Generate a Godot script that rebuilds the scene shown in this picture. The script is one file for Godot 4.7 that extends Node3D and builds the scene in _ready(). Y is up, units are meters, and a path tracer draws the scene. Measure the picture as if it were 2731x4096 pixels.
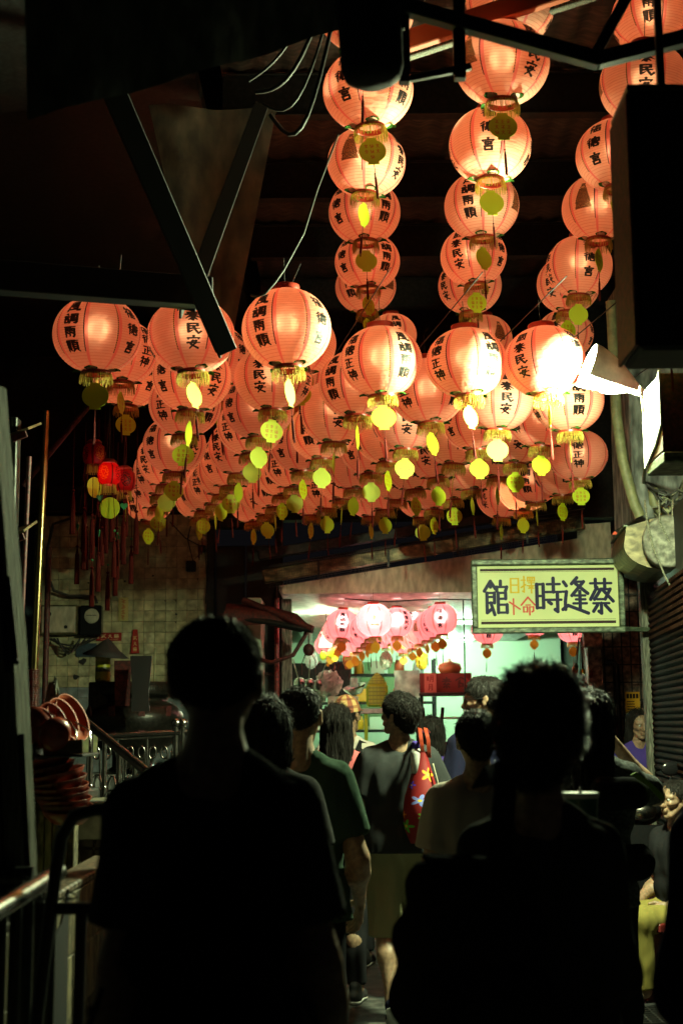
extends Node3D
# A lantern-hung alley at night, seen from behind two people in a queue. Units are metres, y is up, the alley runs towards -z.

var M := {}
var NOI := {}
var rng := RandomNumberGenerator.new()
var used := {}
var shapes := {}


class Geo:
	var v := PackedVector3Array()
	var n := PackedVector3Array()
	var uv := PackedVector2Array()

	func tri(a: Vector3, b: Vector3, c: Vector3, na: Vector3, nb: Vector3, nc: Vector3, ua := Vector2.ZERO, ub := Vector2.ZERO, uc := Vector2.ZERO) -> void:
		if (b - a).cross(c - a).dot(na + nb + nc) > 0.0:
			v.append(a); v.append(c); v.append(b)
			n.append(na); n.append(nc); n.append(nb)
			uv.append(ua); uv.append(uc); uv.append(ub)
		else:
			v.append(a); v.append(b); v.append(c)
			n.append(na); n.append(nb); n.append(nc)
			uv.append(ua); uv.append(ub); uv.append(uc)

	func face(p: Array, out: Vector3, u: Array = []) -> void:
		for i in range(1, p.size() - 1):
			if u.size():
				tri(p[0], p[i], p[i + 1], out, out, out, u[0], u[i], u[i + 1])
			else:
				tri(p[0], p[i], p[i + 1], out, out, out)

	# a box with chamfered edges
	func box(size: Vector3, t := Transform3D(), bev := 0.0) -> Geo:
		var h := size / 2.0
		bev = minf(bev, minf(h.x, minf(h.y, h.z)) * 0.9)
		var b := t.basis.orthonormalized()
		for ax in 3:
			var i := (ax + 1) % 3
			var j := (ax + 2) % 3
			for s in [-1.0, 1.0]:
				var q := []
				for c in [[-1, -1], [1, -1], [1, 1], [-1, 1]]:
					var p := Vector3()
					p[ax] = s * h[ax]
					p[i] = c[0] * (h[i] - bev)
					p[j] = c[1] * (h[j] - bev)
					q.append(t * p)
				var o := Vector3()
				o[ax] = s
				face(q, b * o, [Vector2(0, 0), Vector2(1, 0), Vector2(1, 1), Vector2(0, 1)])
				if bev > 0.0:
					for s2 in [-1.0, 1.0]:
						var e := []
						for w in [-1.0, 1.0]:
							var p1 := Vector3(); var p2 := Vector3()
							p1[ax] = s * h[ax]; p1[i] = s2 * (h[i] - bev); p1[j] = w * (h[j] - bev)
							p2[ax] = s * (h[ax] - bev); p2[i] = s2 * h[i]; p2[j] = w * (h[j] - bev)
							if w < 0: e.append(t * p1); e.append(t * p2)
							else: e.append(t * p2); e.append(t * p1)
						var o2 := Vector3(); o2[ax] = s; o2[i] = s2
						face(e, b * o2.normalized())
		if bev > 0.0:
			for sx in [-1.0, 1.0]:
				for sy in [-1.0, 1.0]:
					for sz in [-1.0, 1.0]:
						var o3 := b * Vector3(sx, sy, sz).normalized()
						face([t * Vector3(sx * h.x, sy * (h.y - bev), sz * (h.z - bev)), t * Vector3(sx * (h.x - bev), sy * h.y, sz * (h.z - bev)), t * Vector3(sx * (h.x - bev), sy * (h.y - bev), sz * h.z)], o3)
		return self

	# a bar of square section between two points
	func bar(a: Vector3, b: Vector3, w: float, d: float, bev := 0.002, up := Vector3.UP) -> Geo:
		var z := (b - a).normalized()
		if absf(z.dot(up)) > 0.98: up = Vector3.BACK
		var x := up.cross(z).normalized()
		var t := Transform3D(Basis(x, z.cross(x), z), (a + b) / 2.0)
		return box(Vector3(w, d, a.distance_to(b)), t, bev)

	# a round tube along points; r is a number or one number per point
	func tube(p: Array, r: Variant, seg := 8, caps := true) -> Geo:
		var m := p.size()
		var prev := []
		var side := Vector3.ZERO
		for k in m:
			var d: Vector3 = (p[mini(k + 1, m - 1)] - p[maxi(k - 1, 0)]).normalized()
			if side == Vector3.ZERO:
				side = d.cross(Vector3.UP if absf(d.y) < 0.9 else Vector3.RIGHT).normalized()
			else:
				side = (side - d * side.dot(d)).normalized()
			var o := d.cross(side)
			var rad: float = r[k] if r is Array else r
			var ring := []
			for s in seg + 1:
				var an := TAU * s / seg
				var dir := side * cos(an) + o * sin(an)
				ring.append([p[k] + dir * rad, dir])
			if k:
				for s in seg:
					var a = prev[s]; var b = prev[s + 1]; var c = ring[s + 1]; var e = ring[s]
					tri(a[0], b[0], c[0], a[1], b[1], c[1]); tri(a[0], c[0], e[0], a[1], c[1], e[1])
			if caps and (k == 0 or k == m - 1) and rad > 0.0004:
				var out := -d if k == 0 else d
				for s in seg:
					tri(p[k], ring[s][0], ring[s + 1][0], out, out, out)
			prev = ring
		return self

	# profile (radius, height) turned round the y axis; uv runs round and from top to bottom
	func lathe(pr: Array, seg := 24, t := Transform3D(), flat := false) -> Geo:
		var m := pr.size()
		var nr := []
		for k in m:
			var d: Vector2 = pr[mini(k + 1, m - 1)] - pr[maxi(k - 1, 0)]
			nr.append(Vector2(-d.y, d.x).normalized())
		var b := t.basis.orthonormalized()
		for k in m - 1:
			var n0: Vector2 = nr[k]; var n1: Vector2 = nr[k + 1]
			if flat:
				var d2: Vector2 = pr[k + 1] - pr[k]
				n0 = Vector2(-d2.y, d2.x).normalized(); n1 = n0
			for s in seg:
				var a0 := TAU * s / seg; var a1 := TAU * (s + 1) / seg
				var c0 := Vector3(cos(a0), 0, sin(a0)); var c1 := Vector3(cos(a1), 0, sin(a1))
				var q := []; var qn := []; var qu := []
				for w in [[k, c0, n0, s], [k, c1, n0, s + 1], [k + 1, c1, n1, s + 1], [k + 1, c0, n1, s]]:
					var pp: Vector2 = pr[w[0]]
					q.append(t * (w[1] * pp.x + Vector3(0, pp.y, 0)))
					qn.append(b * (w[1] * w[2].x + Vector3(0, w[2].y, 0)).normalized())
					qu.append(Vector2(1.0 - float(w[3]) / seg, float(w[0]) / (m - 1)))
				tri(q[0], q[1], q[2], qn[0], qn[1], qn[2], qu[0], qu[1], qu[2])
				tri(q[0], q[2], q[3], qn[0], qn[2], qn[3], qu[0], qu[2], qu[3])
		return self

	# a flat outline given thickness; the outline lies in x-y
	func prism(poly: PackedVector2Array, depth: float, t := Transform3D(), smooth := false) -> Geo:
		var idx := Geometry2D.triangulate_polygon(poly)
		var b := t.basis.orthonormalized()
		var lo := Vector2(1e9, 1e9); var hi := -lo
		for p in poly: lo = lo.min(p); hi = hi.max(p)
		for s in [-1.0, 1.0]:
			for i in range(0, idx.size(), 3):
				var q := []; var u := []
				for k in 3:
					var p := poly[idx[i + k]]
					q.append(t * Vector3(p.x, p.y, s * depth / 2))
					u.append(Vector2((p.x - lo.x) / (hi.x - lo.x), (hi.y - p.y) / (hi.y - lo.y)))
				face(q, b * Vector3(0, 0, s), u)
		var m := poly.size()
		var area := 0.0
		for i in m: area += poly[i].cross(poly[(i + 1) % m])
		for i in m:
			var p0 := poly[i]; var p1 := poly[(i + 1) % m]
			var d := p1 - p0
			var out := Vector3(d.y, -d.x, 0).normalized() * signf(area)
			face([t * Vector3(p0.x, p0.y, -depth / 2), t * Vector3(p1.x, p1.y, -depth / 2), t * Vector3(p1.x, p1.y, depth / 2), t * Vector3(p0.x, p0.y, depth / 2)], b * out)
		return self

	func ball(c: Vector3, r: Vector3, seg := 14, rings := 8) -> Geo:
		for k in rings:
			for s in seg:
				var q := []; var qn := []
				for w in [[k, s], [k, s + 1], [k + 1, s + 1], [k + 1, s]]:
					var th: float = PI * w[0] / rings; var ph: float = TAU * w[1] / seg
					var d := Vector3(sin(th) * cos(ph), cos(th), sin(th) * sin(ph))
					q.append(c + d * r); qn.append((d / r).normalized())
				tri(q[0], q[1], q[2], qn[0], qn[1], qn[2]); tri(q[0], q[2], q[3], qn[0], qn[2], qn[3])
		return self

	# a sheet through a grid of points (rows of equal length), given thickness
	func sheet(rows: Array, thick := 0.0) -> Geo:
		var nr := rows.size(); var nc: int = rows[0].size()
		var no := []
		for i in nr:
			var line := []
			for j in nc:
				var du: Vector3 = rows[i][mini(j + 1, nc - 1)] - rows[i][maxi(j - 1, 0)]
				var dv: Vector3 = rows[mini(i + 1, nr - 1)][j] - rows[maxi(i - 1, 0)][j]
				line.append(du.cross(dv).normalized())
			no.append(line)
		for side in ([0.5, -0.5] if thick > 0.0 else [0.0]):
			var f := 1.0 if side >= 0 else -1.0
			for i in nr - 1:
				for j in nc - 1:
					var q := []; var qn := []; var qu := []
					for w in [[i, j], [i, j + 1], [i + 1, j + 1], [i + 1, j]]:
						var nn: Vector3 = no[w[0]][w[1]]
						q.append(rows[w[0]][w[1]] + nn * thick * side); qn.append(nn * f); qu.append(Vector2(float(w[1]) / (nc - 1), float(w[0]) / (nr - 1)))
					tri(q[0], q[1], q[2], qn[0], qn[1], qn[2], qu[0], qu[1], qu[2]); tri(q[0], q[2], q[3], qn[0], qn[2], qn[3], qu[0], qu[2], qu[3])
		if thick > 0.0:
			var rim := []
			for j in nc: rim.append([0, j])
			for i in range(1, nr): rim.append([i, nc - 1])
			for j in range(nc - 2, -1, -1): rim.append([nr - 1, j])
			for i in range(nr - 2, 0, -1): rim.append([i, 0])
			var mid: Vector3 = (rows[0][0] + rows[nr - 1][nc - 1]) / 2.0
			for k in rim.size():
				var a = rim[k]; var b = rim[(k + 1) % rim.size()]
				var pa: Vector3 = rows[a[0]][a[1]]; var pb: Vector3 = rows[b[0]][b[1]]
				var na: Vector3 = no[a[0]][a[1]] * thick / 2; var nb: Vector3 = no[b[0]][b[1]] * thick / 2
				var out := (pb - pa).cross(na).normalized()
				if out.dot((pa + pb) / 2 - mid) < 0: out = -out
				face([pa - na, pb - nb, pb + nb, pa + na], out)
		return self

	func mesh() -> ArrayMesh:
		var a := []
		a.resize(Mesh.ARRAY_MAX)
		a[Mesh.ARRAY_VERTEX] = v; a[Mesh.ARRAY_NORMAL] = n; a[Mesh.ARRAY_TEX_UV] = uv
		var m := ArrayMesh.new()
		m.add_surface_from_arrays(Mesh.PRIMITIVE_TRIANGLES, a)
		return m


# ---- names, things and parts
func numbered(called: String) -> String:
	used[called] = used.get(called, -1) + 1
	return called if used[called] == 0 else "%s_%03d" % [called, used[called]]

func tag(o: Node3D, label: String, category := "", group := "", kind := "") -> Node3D:
	o.set_meta("label", label)
	if category: o.set_meta("category", category)
	if group: o.set_meta("group", group)
	if kind: o.set_meta("kind", kind)
	return o

func thing(called: String, label: String, category: String, at := Vector3.ZERO, turn := 0.0, group := "") -> Node3D:
	var o := Node3D.new()
	o.name = numbered(called)
	add_child(o)
	o.position = at
	o.rotation.y = turn
	tag(o, label, category, group)
	return o

func part(called: String, g: Variant, m: Material, parent: Node3D, at := Vector3.ZERO, rot := Vector3.ZERO) -> MeshInstance3D:
	var o := MeshInstance3D.new()
	o.mesh = g.mesh() if g is Geo else g
	o.material_override = m
	o.position = at
	o.rotation = rot
	var key := str(parent.get_instance_id()) + called
	used[key] = used.get(key, -1) + 1
	o.name = called if used[key] == 0 else "%s_%03d" % [called, used[key]]
	parent.add_child(o, true)
	return o

func single(called: String, g: Variant, m: Material, label: String, category: String, at := Vector3.ZERO, rot := Vector3.ZERO, group := "") -> MeshInstance3D:
	var o := MeshInstance3D.new()
	o.mesh = g.mesh() if g is Geo else g
	o.material_override = m
	o.position = at
	o.rotation = rot
	o.name = numbered(called)
	add_child(o)
	tag(o, label, category, group)
	return o

func structure(called: String, g: Variant, m: Material, label: String, category := "") -> MeshInstance3D:
	var o := single(called, g, m, label, category)
	o.set_meta("kind", "structure")
	return o

func lin(r: float, g: float, b: float, a := 1.0) -> Color:
	var c := Color(r, g, b).linear_to_srgb()
	c.a = a
	return c

func noise_tex(freq: float, oct: int, lo: float, hi: float, type := FastNoiseLite.TYPE_SIMPLEX_SMOOTH, seed_ := 1) -> NoiseTexture2D:
	var f := FastNoiseLite.new()
	f.noise_type = type
	f.frequency = freq
	f.fractal_octaves = oct
	f.seed = seed_
	var t := NoiseTexture2D.new()
	t.width = 512; t.height = 512; t.seamless = true; t.noise = f
	var g := Gradient.new()
	g.set_color(0, Color(lo, lo, lo)); g.set_color(1, Color(hi, hi, hi))
	t.color_ramp = g
	return t

# a plain material; tex names a noise whose tone multiplies the colour, scale is repeats per metre
func mat(called: String, c: Color, rough := 0.8, metal := 0.0, tex := "", scale := Vector3.ONE, bump := 0.0, world := true) -> StandardMaterial3D:
	var m := StandardMaterial3D.new()
	m.resource_name = called
	m.albedo_color = c
	m.roughness = rough
	m.metallic = metal
	if tex:
		m.albedo_texture = NOI[tex]
		m.uv1_triplanar = true
		m.uv1_world_triplanar = world
		m.uv1_scale = scale
		if bump > 0.0:
			m.heightmap_enabled = true
			m.heightmap_texture = NOI[tex]
			m.heightmap_scale = bump
	M[called] = m
	return m


# ---- writing: brush strokes on a 20 by 20 grid, two letters per point (x, then y), strokes set apart by blanks
const GLYPHS := {
	"feng": "42434a2j 42g2gchikikg d475 77d7db7b77 a4ag 6gegfh dedg", "tiao": "4264 1686 2888 2a7a 2c7c7h2h2c b3bb9j b3j3jhijgi d6h6 f4fa c9i9 dchchfdfdc",
	"yu": "33h3 464j 46g6ghfj a3ai 688a 6c8e c8ea ccee", "shun": "333b2j 535h 737i a3j3 e3c6 b6i6ifbfb6 b9i9 bcic dg9j gfkj",
	"guo": "33333i 33h3hi 3hhh 56f6 6999 9c6c69 699c 5faf b4cbff d4e5 e99f", "tai": "44g4 56f6 28i8 a2982f a8jf aaaj8i 7c9d 9f5i dcbd befi",
	"min": "43f3f747 434h9e 4bhb a7cdgjjg", "an": "a1a3 3436 34h4g6 986d8fgj d8cc4j 2bib",
	"fu": "4254 25751c 5a5j 6b8d a3j3 b5i5i8b8b5 abjbjiaiab ebei aeje", "de": "5215 5619 484j 93j3 d1d5 95j5j99995 c5c9 f5f9 8bkb 8d7h adbihihg dcee gdjg",
	"gong": "a1a3 3436 34h4g6 67e7ea6a67 aa8d 5dfdfi5i5d", "zheng": "34h4 a4ai abga 595i 2iii", "shen": "4254 25751c 5a5j 6b8d a5i5idada5 a9i9 e2ej",
	"guan": "7227 72b6 6475 48a8ad4d 484i8g 4aaa 7daj f2f4 c5c7 c5k5j7 d8j8jbdb d8di dekekidi", "ri": "53f3fi5i53 5afa",
	"ze": "1575 515i3h 1d7a a2j2j6a6a2 d2d6 g2g6 b8j8 f6fb 9bkb ccdd hcgd beie fbfj", "bu": "838i 36gd", "ming": "a119 a1j9 79d9 4b9b9g4g4b cbhbhffg cbcj",
	"shi": "14646g1g14 1a6a 94j4 e1e8 88k8 8ckc h9hifh adce", "feng2": "2345 18483d3h 1h5fkj c184 a3h38a b4k9 aaia bcic 9eje e8eh",
	"cai": "24i4 6266 d2d6 762c 77a75c d7h7dc b7jd 7cdc 4ege aeaj8i 7f4i dfhi", "mie": "2345 1739 1h5b 73737b5h 73i3 8ada c4dcjiig g1h2 9e9a", "huo": "a2a93i aaii 5567 e5d7",
	"qi": "3282883832 c2h2h8c8c2 2aia aajc aa2c 3dcd 3c8c8i3i3c cchchicicc", "su": "44g4 56f6 28i8 a1a8 8a5d cbfd 6dfd aeaj 7g5i dgfi", "shi2": "a116 a1j6 7696 6888 6ceceg6g 68ee 6a6i", "wang": "34h4 4bgb 2ihi a4ai",
	"wen": "a1a4 25i5 e54i 66hi", "lin": "1676 424i 4817 487b 9gi6 d2di d88f d8jf", "li": "25i5 a1a9 9638 b6i9 6adb dbad adai 2fif",
	"ming2": "15555f1f15 1a5a b2bb9j b2i2iigj b7i7 bcic", "yue": "636b4j 63f3fidj 68f8 6dfd",
	"zhang": "2383 8323 2828 8d3d b2bi b8j3 b8ji 7fc9",
}

func cell(s: String, i: int) -> Vector2:
	return Vector2("0123456789abcdefghijk".find(s[i]), "0123456789abcdefghijk".find(s[i + 1]))

# one glyph into a picture: at is the top left corner, size its box, wide the brush in grid units, brushy whether strokes swell and taper
func write(im: Image, which: String, at: Vector2, size: Vector2, wide: float, ink: Color, brushy := true) -> void:
	var k := size / 20.0
	for st in GLYPHS[which].split(" "):
		var pts := []
		var i := 0
		while i + 1 < st.length():
			pts.append(at + cell(st, i) * k)
			i += 2
		var rad := wide * minf(k.x, k.y) * 0.5
		for s in pts.size() - 1:
			var a: Vector2 = pts[s]; var b: Vector2 = pts[s + 1]
			var r0 := rad; var r1 := rad
			if brushy:
				r0 = rad * (1.15 if s == 0 else 0.95)
				r1 = rad * (0.6 if s == pts.size() - 2 and pts.size() < 4 else 1.0)
			elif absf(a.y - b.y) < absf(a.x - b.x) * 0.2:
				r0 *= 0.72; r1 *= 0.72
			var lo := a.min(b) - Vector2(rad, rad) * 1.4
			var hi := a.max(b) + Vector2(rad, rad) * 1.4
			var d := b - a
			var l2 := maxf(d.length_squared(), 0.001)
			for y in range(maxi(0, int(lo.y)), mini(im.get_height() - 1, int(hi.y)) + 1):
				for x in range(maxi(0, int(lo.x)), mini(im.get_width() - 1, int(hi.x)) + 1):
					var p := Vector2(x + 0.5, y + 0.5)
					var t := clampf((p - a).dot(d) / l2, 0.0, 1.0)
					var e := (p - a - d * t).length() - lerpf(r0, r1, t)
					if e < 0.5:
						im.set_pixel(x, y, im.get_pixel(x, y).lerp(ink, clampf(0.5 - e, 0.0, 1.0)))

func img(w: int, h: int, c: Color) -> Image:
	var im := Image.create_empty(w, h, false, Image.FORMAT_RGBA8)
	im.fill(c)
	return im

func printed(called: String, im: Image, rough := 0.7) -> StandardMaterial3D:
	var m := StandardMaterial3D.new()
	m.resource_name = called
	m.albedo_texture = ImageTexture.create_from_image(im)
	m.roughness = rough
	M[called] = m
	return m

func bl(v: Array) -> Vector3:
	return Vector3(v[0], v[1], v[2])

func euler(x: float, y: float, z: float) -> Basis:
	return Basis.from_euler(Vector3(deg_to_rad(x), deg_to_rad(y), deg_to_rad(z)))


func _ready() -> void:
	rng.seed = 7
	# ---- camera, sky, exposure
	var cam := Camera3D.new()
	cam.name = "camera"
	var lens := CameraAttributesPhysical.new()
	lens.frustum_focal_length = 33.33
	lens.frustum_focus_distance = 8.2
	lens.frustum_near = 0.05
	lens.frustum_far = 200.0
	lens.exposure_aperture = 2.6
	cam.attributes = lens
	cam.keep_aspect = Camera3D.KEEP_HEIGHT
	cam.fov = 39.6
	cam.near = 0.05
	cam.far = 200.0
	cam.position = Vector3(0, 1.55, 0)
	cam.basis = Basis(Vector3.RIGHT, deg_to_rad(8.43)) * Basis(Vector3.BACK, deg_to_rad(-0.5))
	add_child(cam)
	cam.current = true
	var env := Environment.new()
	env.background_mode = Environment.BG_SKY
	var sky := Sky.new()
	var night := ProceduralSkyMaterial.new()
	night.sky_top_color = Color(0.006, 0.007, 0.012)
	night.sky_horizon_color = Color(0.018, 0.016, 0.016)
	night.ground_bottom_color = Color(0.006, 0.006, 0.006)
	night.ground_horizon_color = Color(0.014, 0.012, 0.012)
	night.sun_angle_max = 0.0
	sky.sky_material = night
	env.sky = sky
	env.background_energy_multiplier = 3.0
	env.tonemap_mode = Environment.TONE_MAPPER_LINEAR
	env.tonemap_exposure = 1.0
	env.sdfgi_enabled = true
	env.ssao_enabled = true
	env.ssil_enabled = true
	var we := WorldEnvironment.new()
	we.name = "night_air"
	we.environment = env
	add_child(we)

	materials()
	setting()
	lanterns()
	lamp_and_right_side()
	stall()
	left_side()
	overhead()
	people()


func materials() -> void:
	NOI["soft"] = noise_tex(0.012, 4, 0.62, 1.0)
	NOI["grime"] = noise_tex(0.02, 5, 0.32, 1.05, FastNoiseLite.TYPE_SIMPLEX_SMOOTH, 5)
	NOI["grain"] = noise_tex(0.06, 3, 0.7, 1.0, FastNoiseLite.TYPE_SIMPLEX_SMOOTH, 9)
	NOI["speck"] = noise_tex(0.25, 2, 0.55, 1.0, FastNoiseLite.TYPE_SIMPLEX_SMOOTH, 11)
	NOI["crease"] = noise_tex(0.03, 4, 0.0, 1.0, FastNoiseLite.TYPE_SIMPLEX_SMOOTH, 21)
	NOI["weave"] = noise_tex(0.18, 2, 0.8, 1.0, FastNoiseLite.TYPE_CELLULAR, 12)
	mat("concrete", lin(0.10, 0.10, 0.092), 0.9, 0.0, "grime", Vector3.ONE * 0.7, 0.25)
	mat("pillar", lin(0.34, 0.36, 0.34), 0.9, 0.0, "grime", Vector3(1.1, 0.35, 1.1), 0.06)
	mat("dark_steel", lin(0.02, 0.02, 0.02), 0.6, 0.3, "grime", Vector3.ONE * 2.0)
	mat("black_metal", lin(0.012, 0.012, 0.014), 0.42, 0.3)
	mat("worn_steel", lin(0.05, 0.055, 0.048), 0.42, 0.6, "grime", Vector3(6, 1.2, 6), 0.15)
	mat("roof_sheet", lin(0.12, 0.085, 0.07), 0.55, 0.35, "grime", Vector3(0.5, 0.5, 2.0), 0.1)
	mat("stainless", lin(0.55, 0.53, 0.50), 0.24, 1.0, "soft", Vector3.ONE * 3.0)
	mat("brass", lin(0.62, 0.48, 0.20), 0.26, 1.0, "soft", Vector3(4, 1, 4))
	mat("canvas_dark", lin(0.16, 0.17, 0.12), 0.9, 0.0, "grime", Vector3(1.2, 0.6, 1.2), 0.1)
	mat("canvas_brown", lin(0.16, 0.12, 0.08), 0.9, 0.0, "grime", Vector3(0.7, 0.3, 0.7), 0.2)
	mat("wood_grey", lin(0.27, 0.27, 0.19), 0.85, 0.0, "grime", Vector3(14, 0.5, 14), 0.5)
	mat("wood_post", lin(0.30, 0.30, 0.24), 0.85, 0.0, "grime", Vector3(9, 0.8, 9), 0.4)
	mat("grout", lin(0.24, 0.20, 0.11), 0.95, 0.0, "grime", Vector3.ONE * 2.0)
	mat("tile_cream", lin(0.66, 0.62, 0.37), 0.28, 0.0, "soft", Vector3.ONE * 1.1)
	mat("tile_cream_worn", lin(0.60, 0.56, 0.33), 0.34, 0.0, "soft", Vector3.ONE * 1.4)
	mat("tile_cream_pale", lin(0.70, 0.67, 0.43), 0.25, 0.0, "soft", Vector3.ONE * 1.7)
	mat("tile_blue", lin(0.30, 0.36, 0.38), 0.3, 0.0, "soft", Vector3.ONE * 1.3)
	mat("tile_blue_pale", lin(0.35, 0.40, 0.42), 0.3, 0.0, "soft", Vector3.ONE * 1.6)
	mat("tile_brown", lin(0.075, 0.035, 0.022), 0.35, 0.0, "soft", Vector3.ONE * 4.0)
	mat("tile_brown_pale", lin(0.09, 0.045, 0.028), 0.4, 0.0, "soft", Vector3.ONE * 5.0)
	mat("strip_tile", lin(0.33, 0.27, 0.15), 0.6, 0.0, "grime", Vector3(5, 1.5, 5))
	mat("strip_tile_pale", lin(0.39, 0.32, 0.18), 0.6, 0.0, "soft", Vector3(5, 1.5, 5))
	mat("coping", lin(0.30, 0.22, 0.14), 0.6, 0.0, "grime", Vector3.ONE * 4.0)
	mat("mosaic_green", lin(0.20, 0.30, 0.12), 0.4)
	mat("mosaic_brown", lin(0.12, 0.09, 0.04), 0.5)
	mat("black", lin(0.008, 0.008, 0.009), 0.6)
	mat("rubber", lin(0.014, 0.014, 0.015), 0.75)
	mat("black_gloss", lin(0.01, 0.01, 0.011), 0.2)
	mat("red_plastic", lin(0.40, 0.055, 0.025), 0.32, 0.0, "soft", Vector3.ONE * 5.0)
	mat("red_plastic_dull", lin(0.30, 0.06, 0.035), 0.42, 0.0, "grime", Vector3.ONE * 5.0)
	mat("red_paint", lin(0.33, 0.03, 0.025), 0.5, 0.0, "grime", Vector3.ONE * 3.0)
	mat("red_dark", lin(0.12, 0.016, 0.014), 0.6, 0.0, "grime", Vector3.ONE * 3.0)
	mat("orange_red", lin(0.45, 0.09, 0.03), 0.5)
	mat("white_paint", lin(0.72, 0.72, 0.68), 0.6, 0.0, "soft", Vector3.ONE * 1.5)
	mat("cream_paint", lin(0.64, 0.58, 0.43), 0.75, 0.0, "grain", Vector3(0.5, 0.2, 0.5))
	mat("mint_paint", lin(0.52, 0.63, 0.48), 0.7)
	mat("pink_wall", lin(0.55, 0.36, 0.28), 0.75, 0.0, "grime", Vector3.ONE * 1.4)
	mat("shutter", lin(0.034, 0.014, 0.009), 0.9, 0.0, "grime", Vector3(1.5, 3, 1.5))
	M.shutter.metallic_specular = 0.12
	mat("hood_metal", lin(0.30, 0.25, 0.13), 0.42, 0.4, "grime", Vector3(0.8, 1.5, 0.8))
	mat("drum", lin(0.42, 0.42, 0.34), 0.8, 0.0, "grime", Vector3.ONE * 1.6, 0.03)
	mat("cable", lin(0.03, 0.028, 0.026), 0.6)
	mat("cable_pale", lin(0.38, 0.38, 0.26), 0.6, 0.0, "grime", Vector3.ONE * 8.0)
	mat("pipe_pale", lin(0.30, 0.30, 0.15), 0.55, 0.0, "soft", Vector3.ONE * 2.0)
	mat("sign_frame", lin(0.20, 0.26, 0.17), 0.5, 0.3, "grime", Vector3(1.5, 3, 1.5), 0.03)
	mat("gold_thread", lin(0.42, 0.30, 0.03), 0.45, 0.35)
	mat("leaf_cloth", lin(0.035, 0.10, 0.02), 0.7)
	mat("card", lin(0.52, 0.62, 0.02), 0.55)
	M.card.backlight_enabled = true
	M.card.backlight = Color(0.22, 0.2, 0.02)
	mat("stall_card", lin(0.70, 0.38, 0.02), 0.55)
	M.stall_card.backlight_enabled = true
	M.stall_card.backlight = Color(0.5, 0.3, 0.02)
	mat("tassel", lin(0.075, 0.008, 0.006), 0.7)
	M.tassel.metallic_specular = 0.2
	mat("jade", lin(0.06, 0.35, 0.14), 0.25)
	mat("ring_red", lin(0.34, 0.03, 0.015), 0.35)
	mat("skin", lin(0.48, 0.30, 0.19), 0.5, 0.0, "soft", Vector3.ONE * 6.0, 0.0, false)
	M.skin.subsurf_scatter_enabled = true
	M.skin.subsurf_scatter_strength = 0.12
	mat("hair", lin(0.012, 0.010, 0.009), 0.55)
	M.hair.metallic_specular = 0.32
	mat("urn", lin(0.035, 0.032, 0.026), 0.35, 0.35, "grime", Vector3.ONE * 3.0, 0.15)
	mat("net", lin(0.05, 0.045, 0.03), 0.8)


func paper_print(order: Array, base: Color) -> Image:
	var w := 1024
	var h := 512
	var im := img(w, h, base)
	var f := FastNoiseLite.new()
	f.frequency = 0.02
	f.seed = 3
	for y in h:
		for x in w:
			var c := im.get_pixel(x, y)
			var q := 1.0 + 0.03 * f.get_noise_2d(x, y * 2.0)
			im.set_pixel(x, y, Color(c.r * q, c.g * q, c.b * q))
	# wire hoops under the paper
	for k in range(1, 30):
		var y := int(k * h / 30.0)
		im.fill_rect(Rect2i(0, y, w, 2), Color(0.86, 0.48, 0.42))
	# pasted seams between the eight gores, with a stitched black and gold thread beside each
	for k in 8:
		var x0 := int((k + 0.5) * w / 8.0)
		im.fill_rect(Rect2i(x0 - 7, 0, 15, h), Color(0.93, 0.45, 0.44))
		for y in range(int(h * 0.13), int(h * 0.82)):
			var gold := k % 2 == 0 and (y / 5) % 3 == 0
			im.fill_rect(Rect2i(x0 - 10, y, 4, 1), Color(0.75, 0.6, 0.12) if gold else Color(0.06, 0.03, 0.03))
	var ink := Color(0.02, 0.012, 0.012)
	for k in 4:
		var xc := (k + 0.5) * w / 4.0
		var words: Array = {"fde": ["fu", "de", "gong"], "fdz": ["fu", "de", "zheng", "shen"], "fty": ["feng", "tiao", "yu", "shun"], "gtm": ["guo", "tai", "min", "an"], "figure": []}[order[k]]
		var n := words.size()
		if n == 0:
			figure_print(im, Vector2(xc, h * 0.47))
		for i in n:
			var gap := 0.70 * h / n
			var y := h * 0.13 + gap * (i + 0.5)
			var sz := Vector2(62, minf(gap * 0.9, 82))
			write(im, words[i], Vector2(xc - sz.x / 2, y - sz.y / 2), sz, 3.5, ink)
	return im


# a seated robed elder on a throne, printed in brown line and tone
func figure_print(im: Image, c: Vector2) -> void:
	var f := FastNoiseLite.new()
	f.frequency = 0.09
	for y in range(int(c.y) - 110, int(c.y) + 110):
		for x in range(int(c.x) - 50, int(c.x) + 50):
			var p := Vector2(x - c.x, y - c.y)
			var inside := p.distance_to(Vector2(0, -72)) < 15 or Rect2(-11, -104, 22, 18).has_point(p)
			inside = inside or (p.y > -60 and p.y < 60 and absf(p.x) < 18 + (p.y + 60) * 0.17)
			inside = inside or (p.y > 55 and p.y < 100 and absf(p.x) < 34 + floorf((p.y - 55) / 15) * 4)
			if inside:
				var t := 0.5 + 0.5 * f.get_noise_2d(p.x * 2.2, p.y * 1.6)
				var face := p.distance_to(Vector2(0, -70)) < 10
				var dark := t > 0.48 and not face
				im.set_pixel(x, y, Color(0.14, 0.07, 0.04) if dark else Color(0.55, 0.36, 0.2).lerp(Color(0.9, 0.66, 0.5), 0.7 if face else 0.15))


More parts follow.
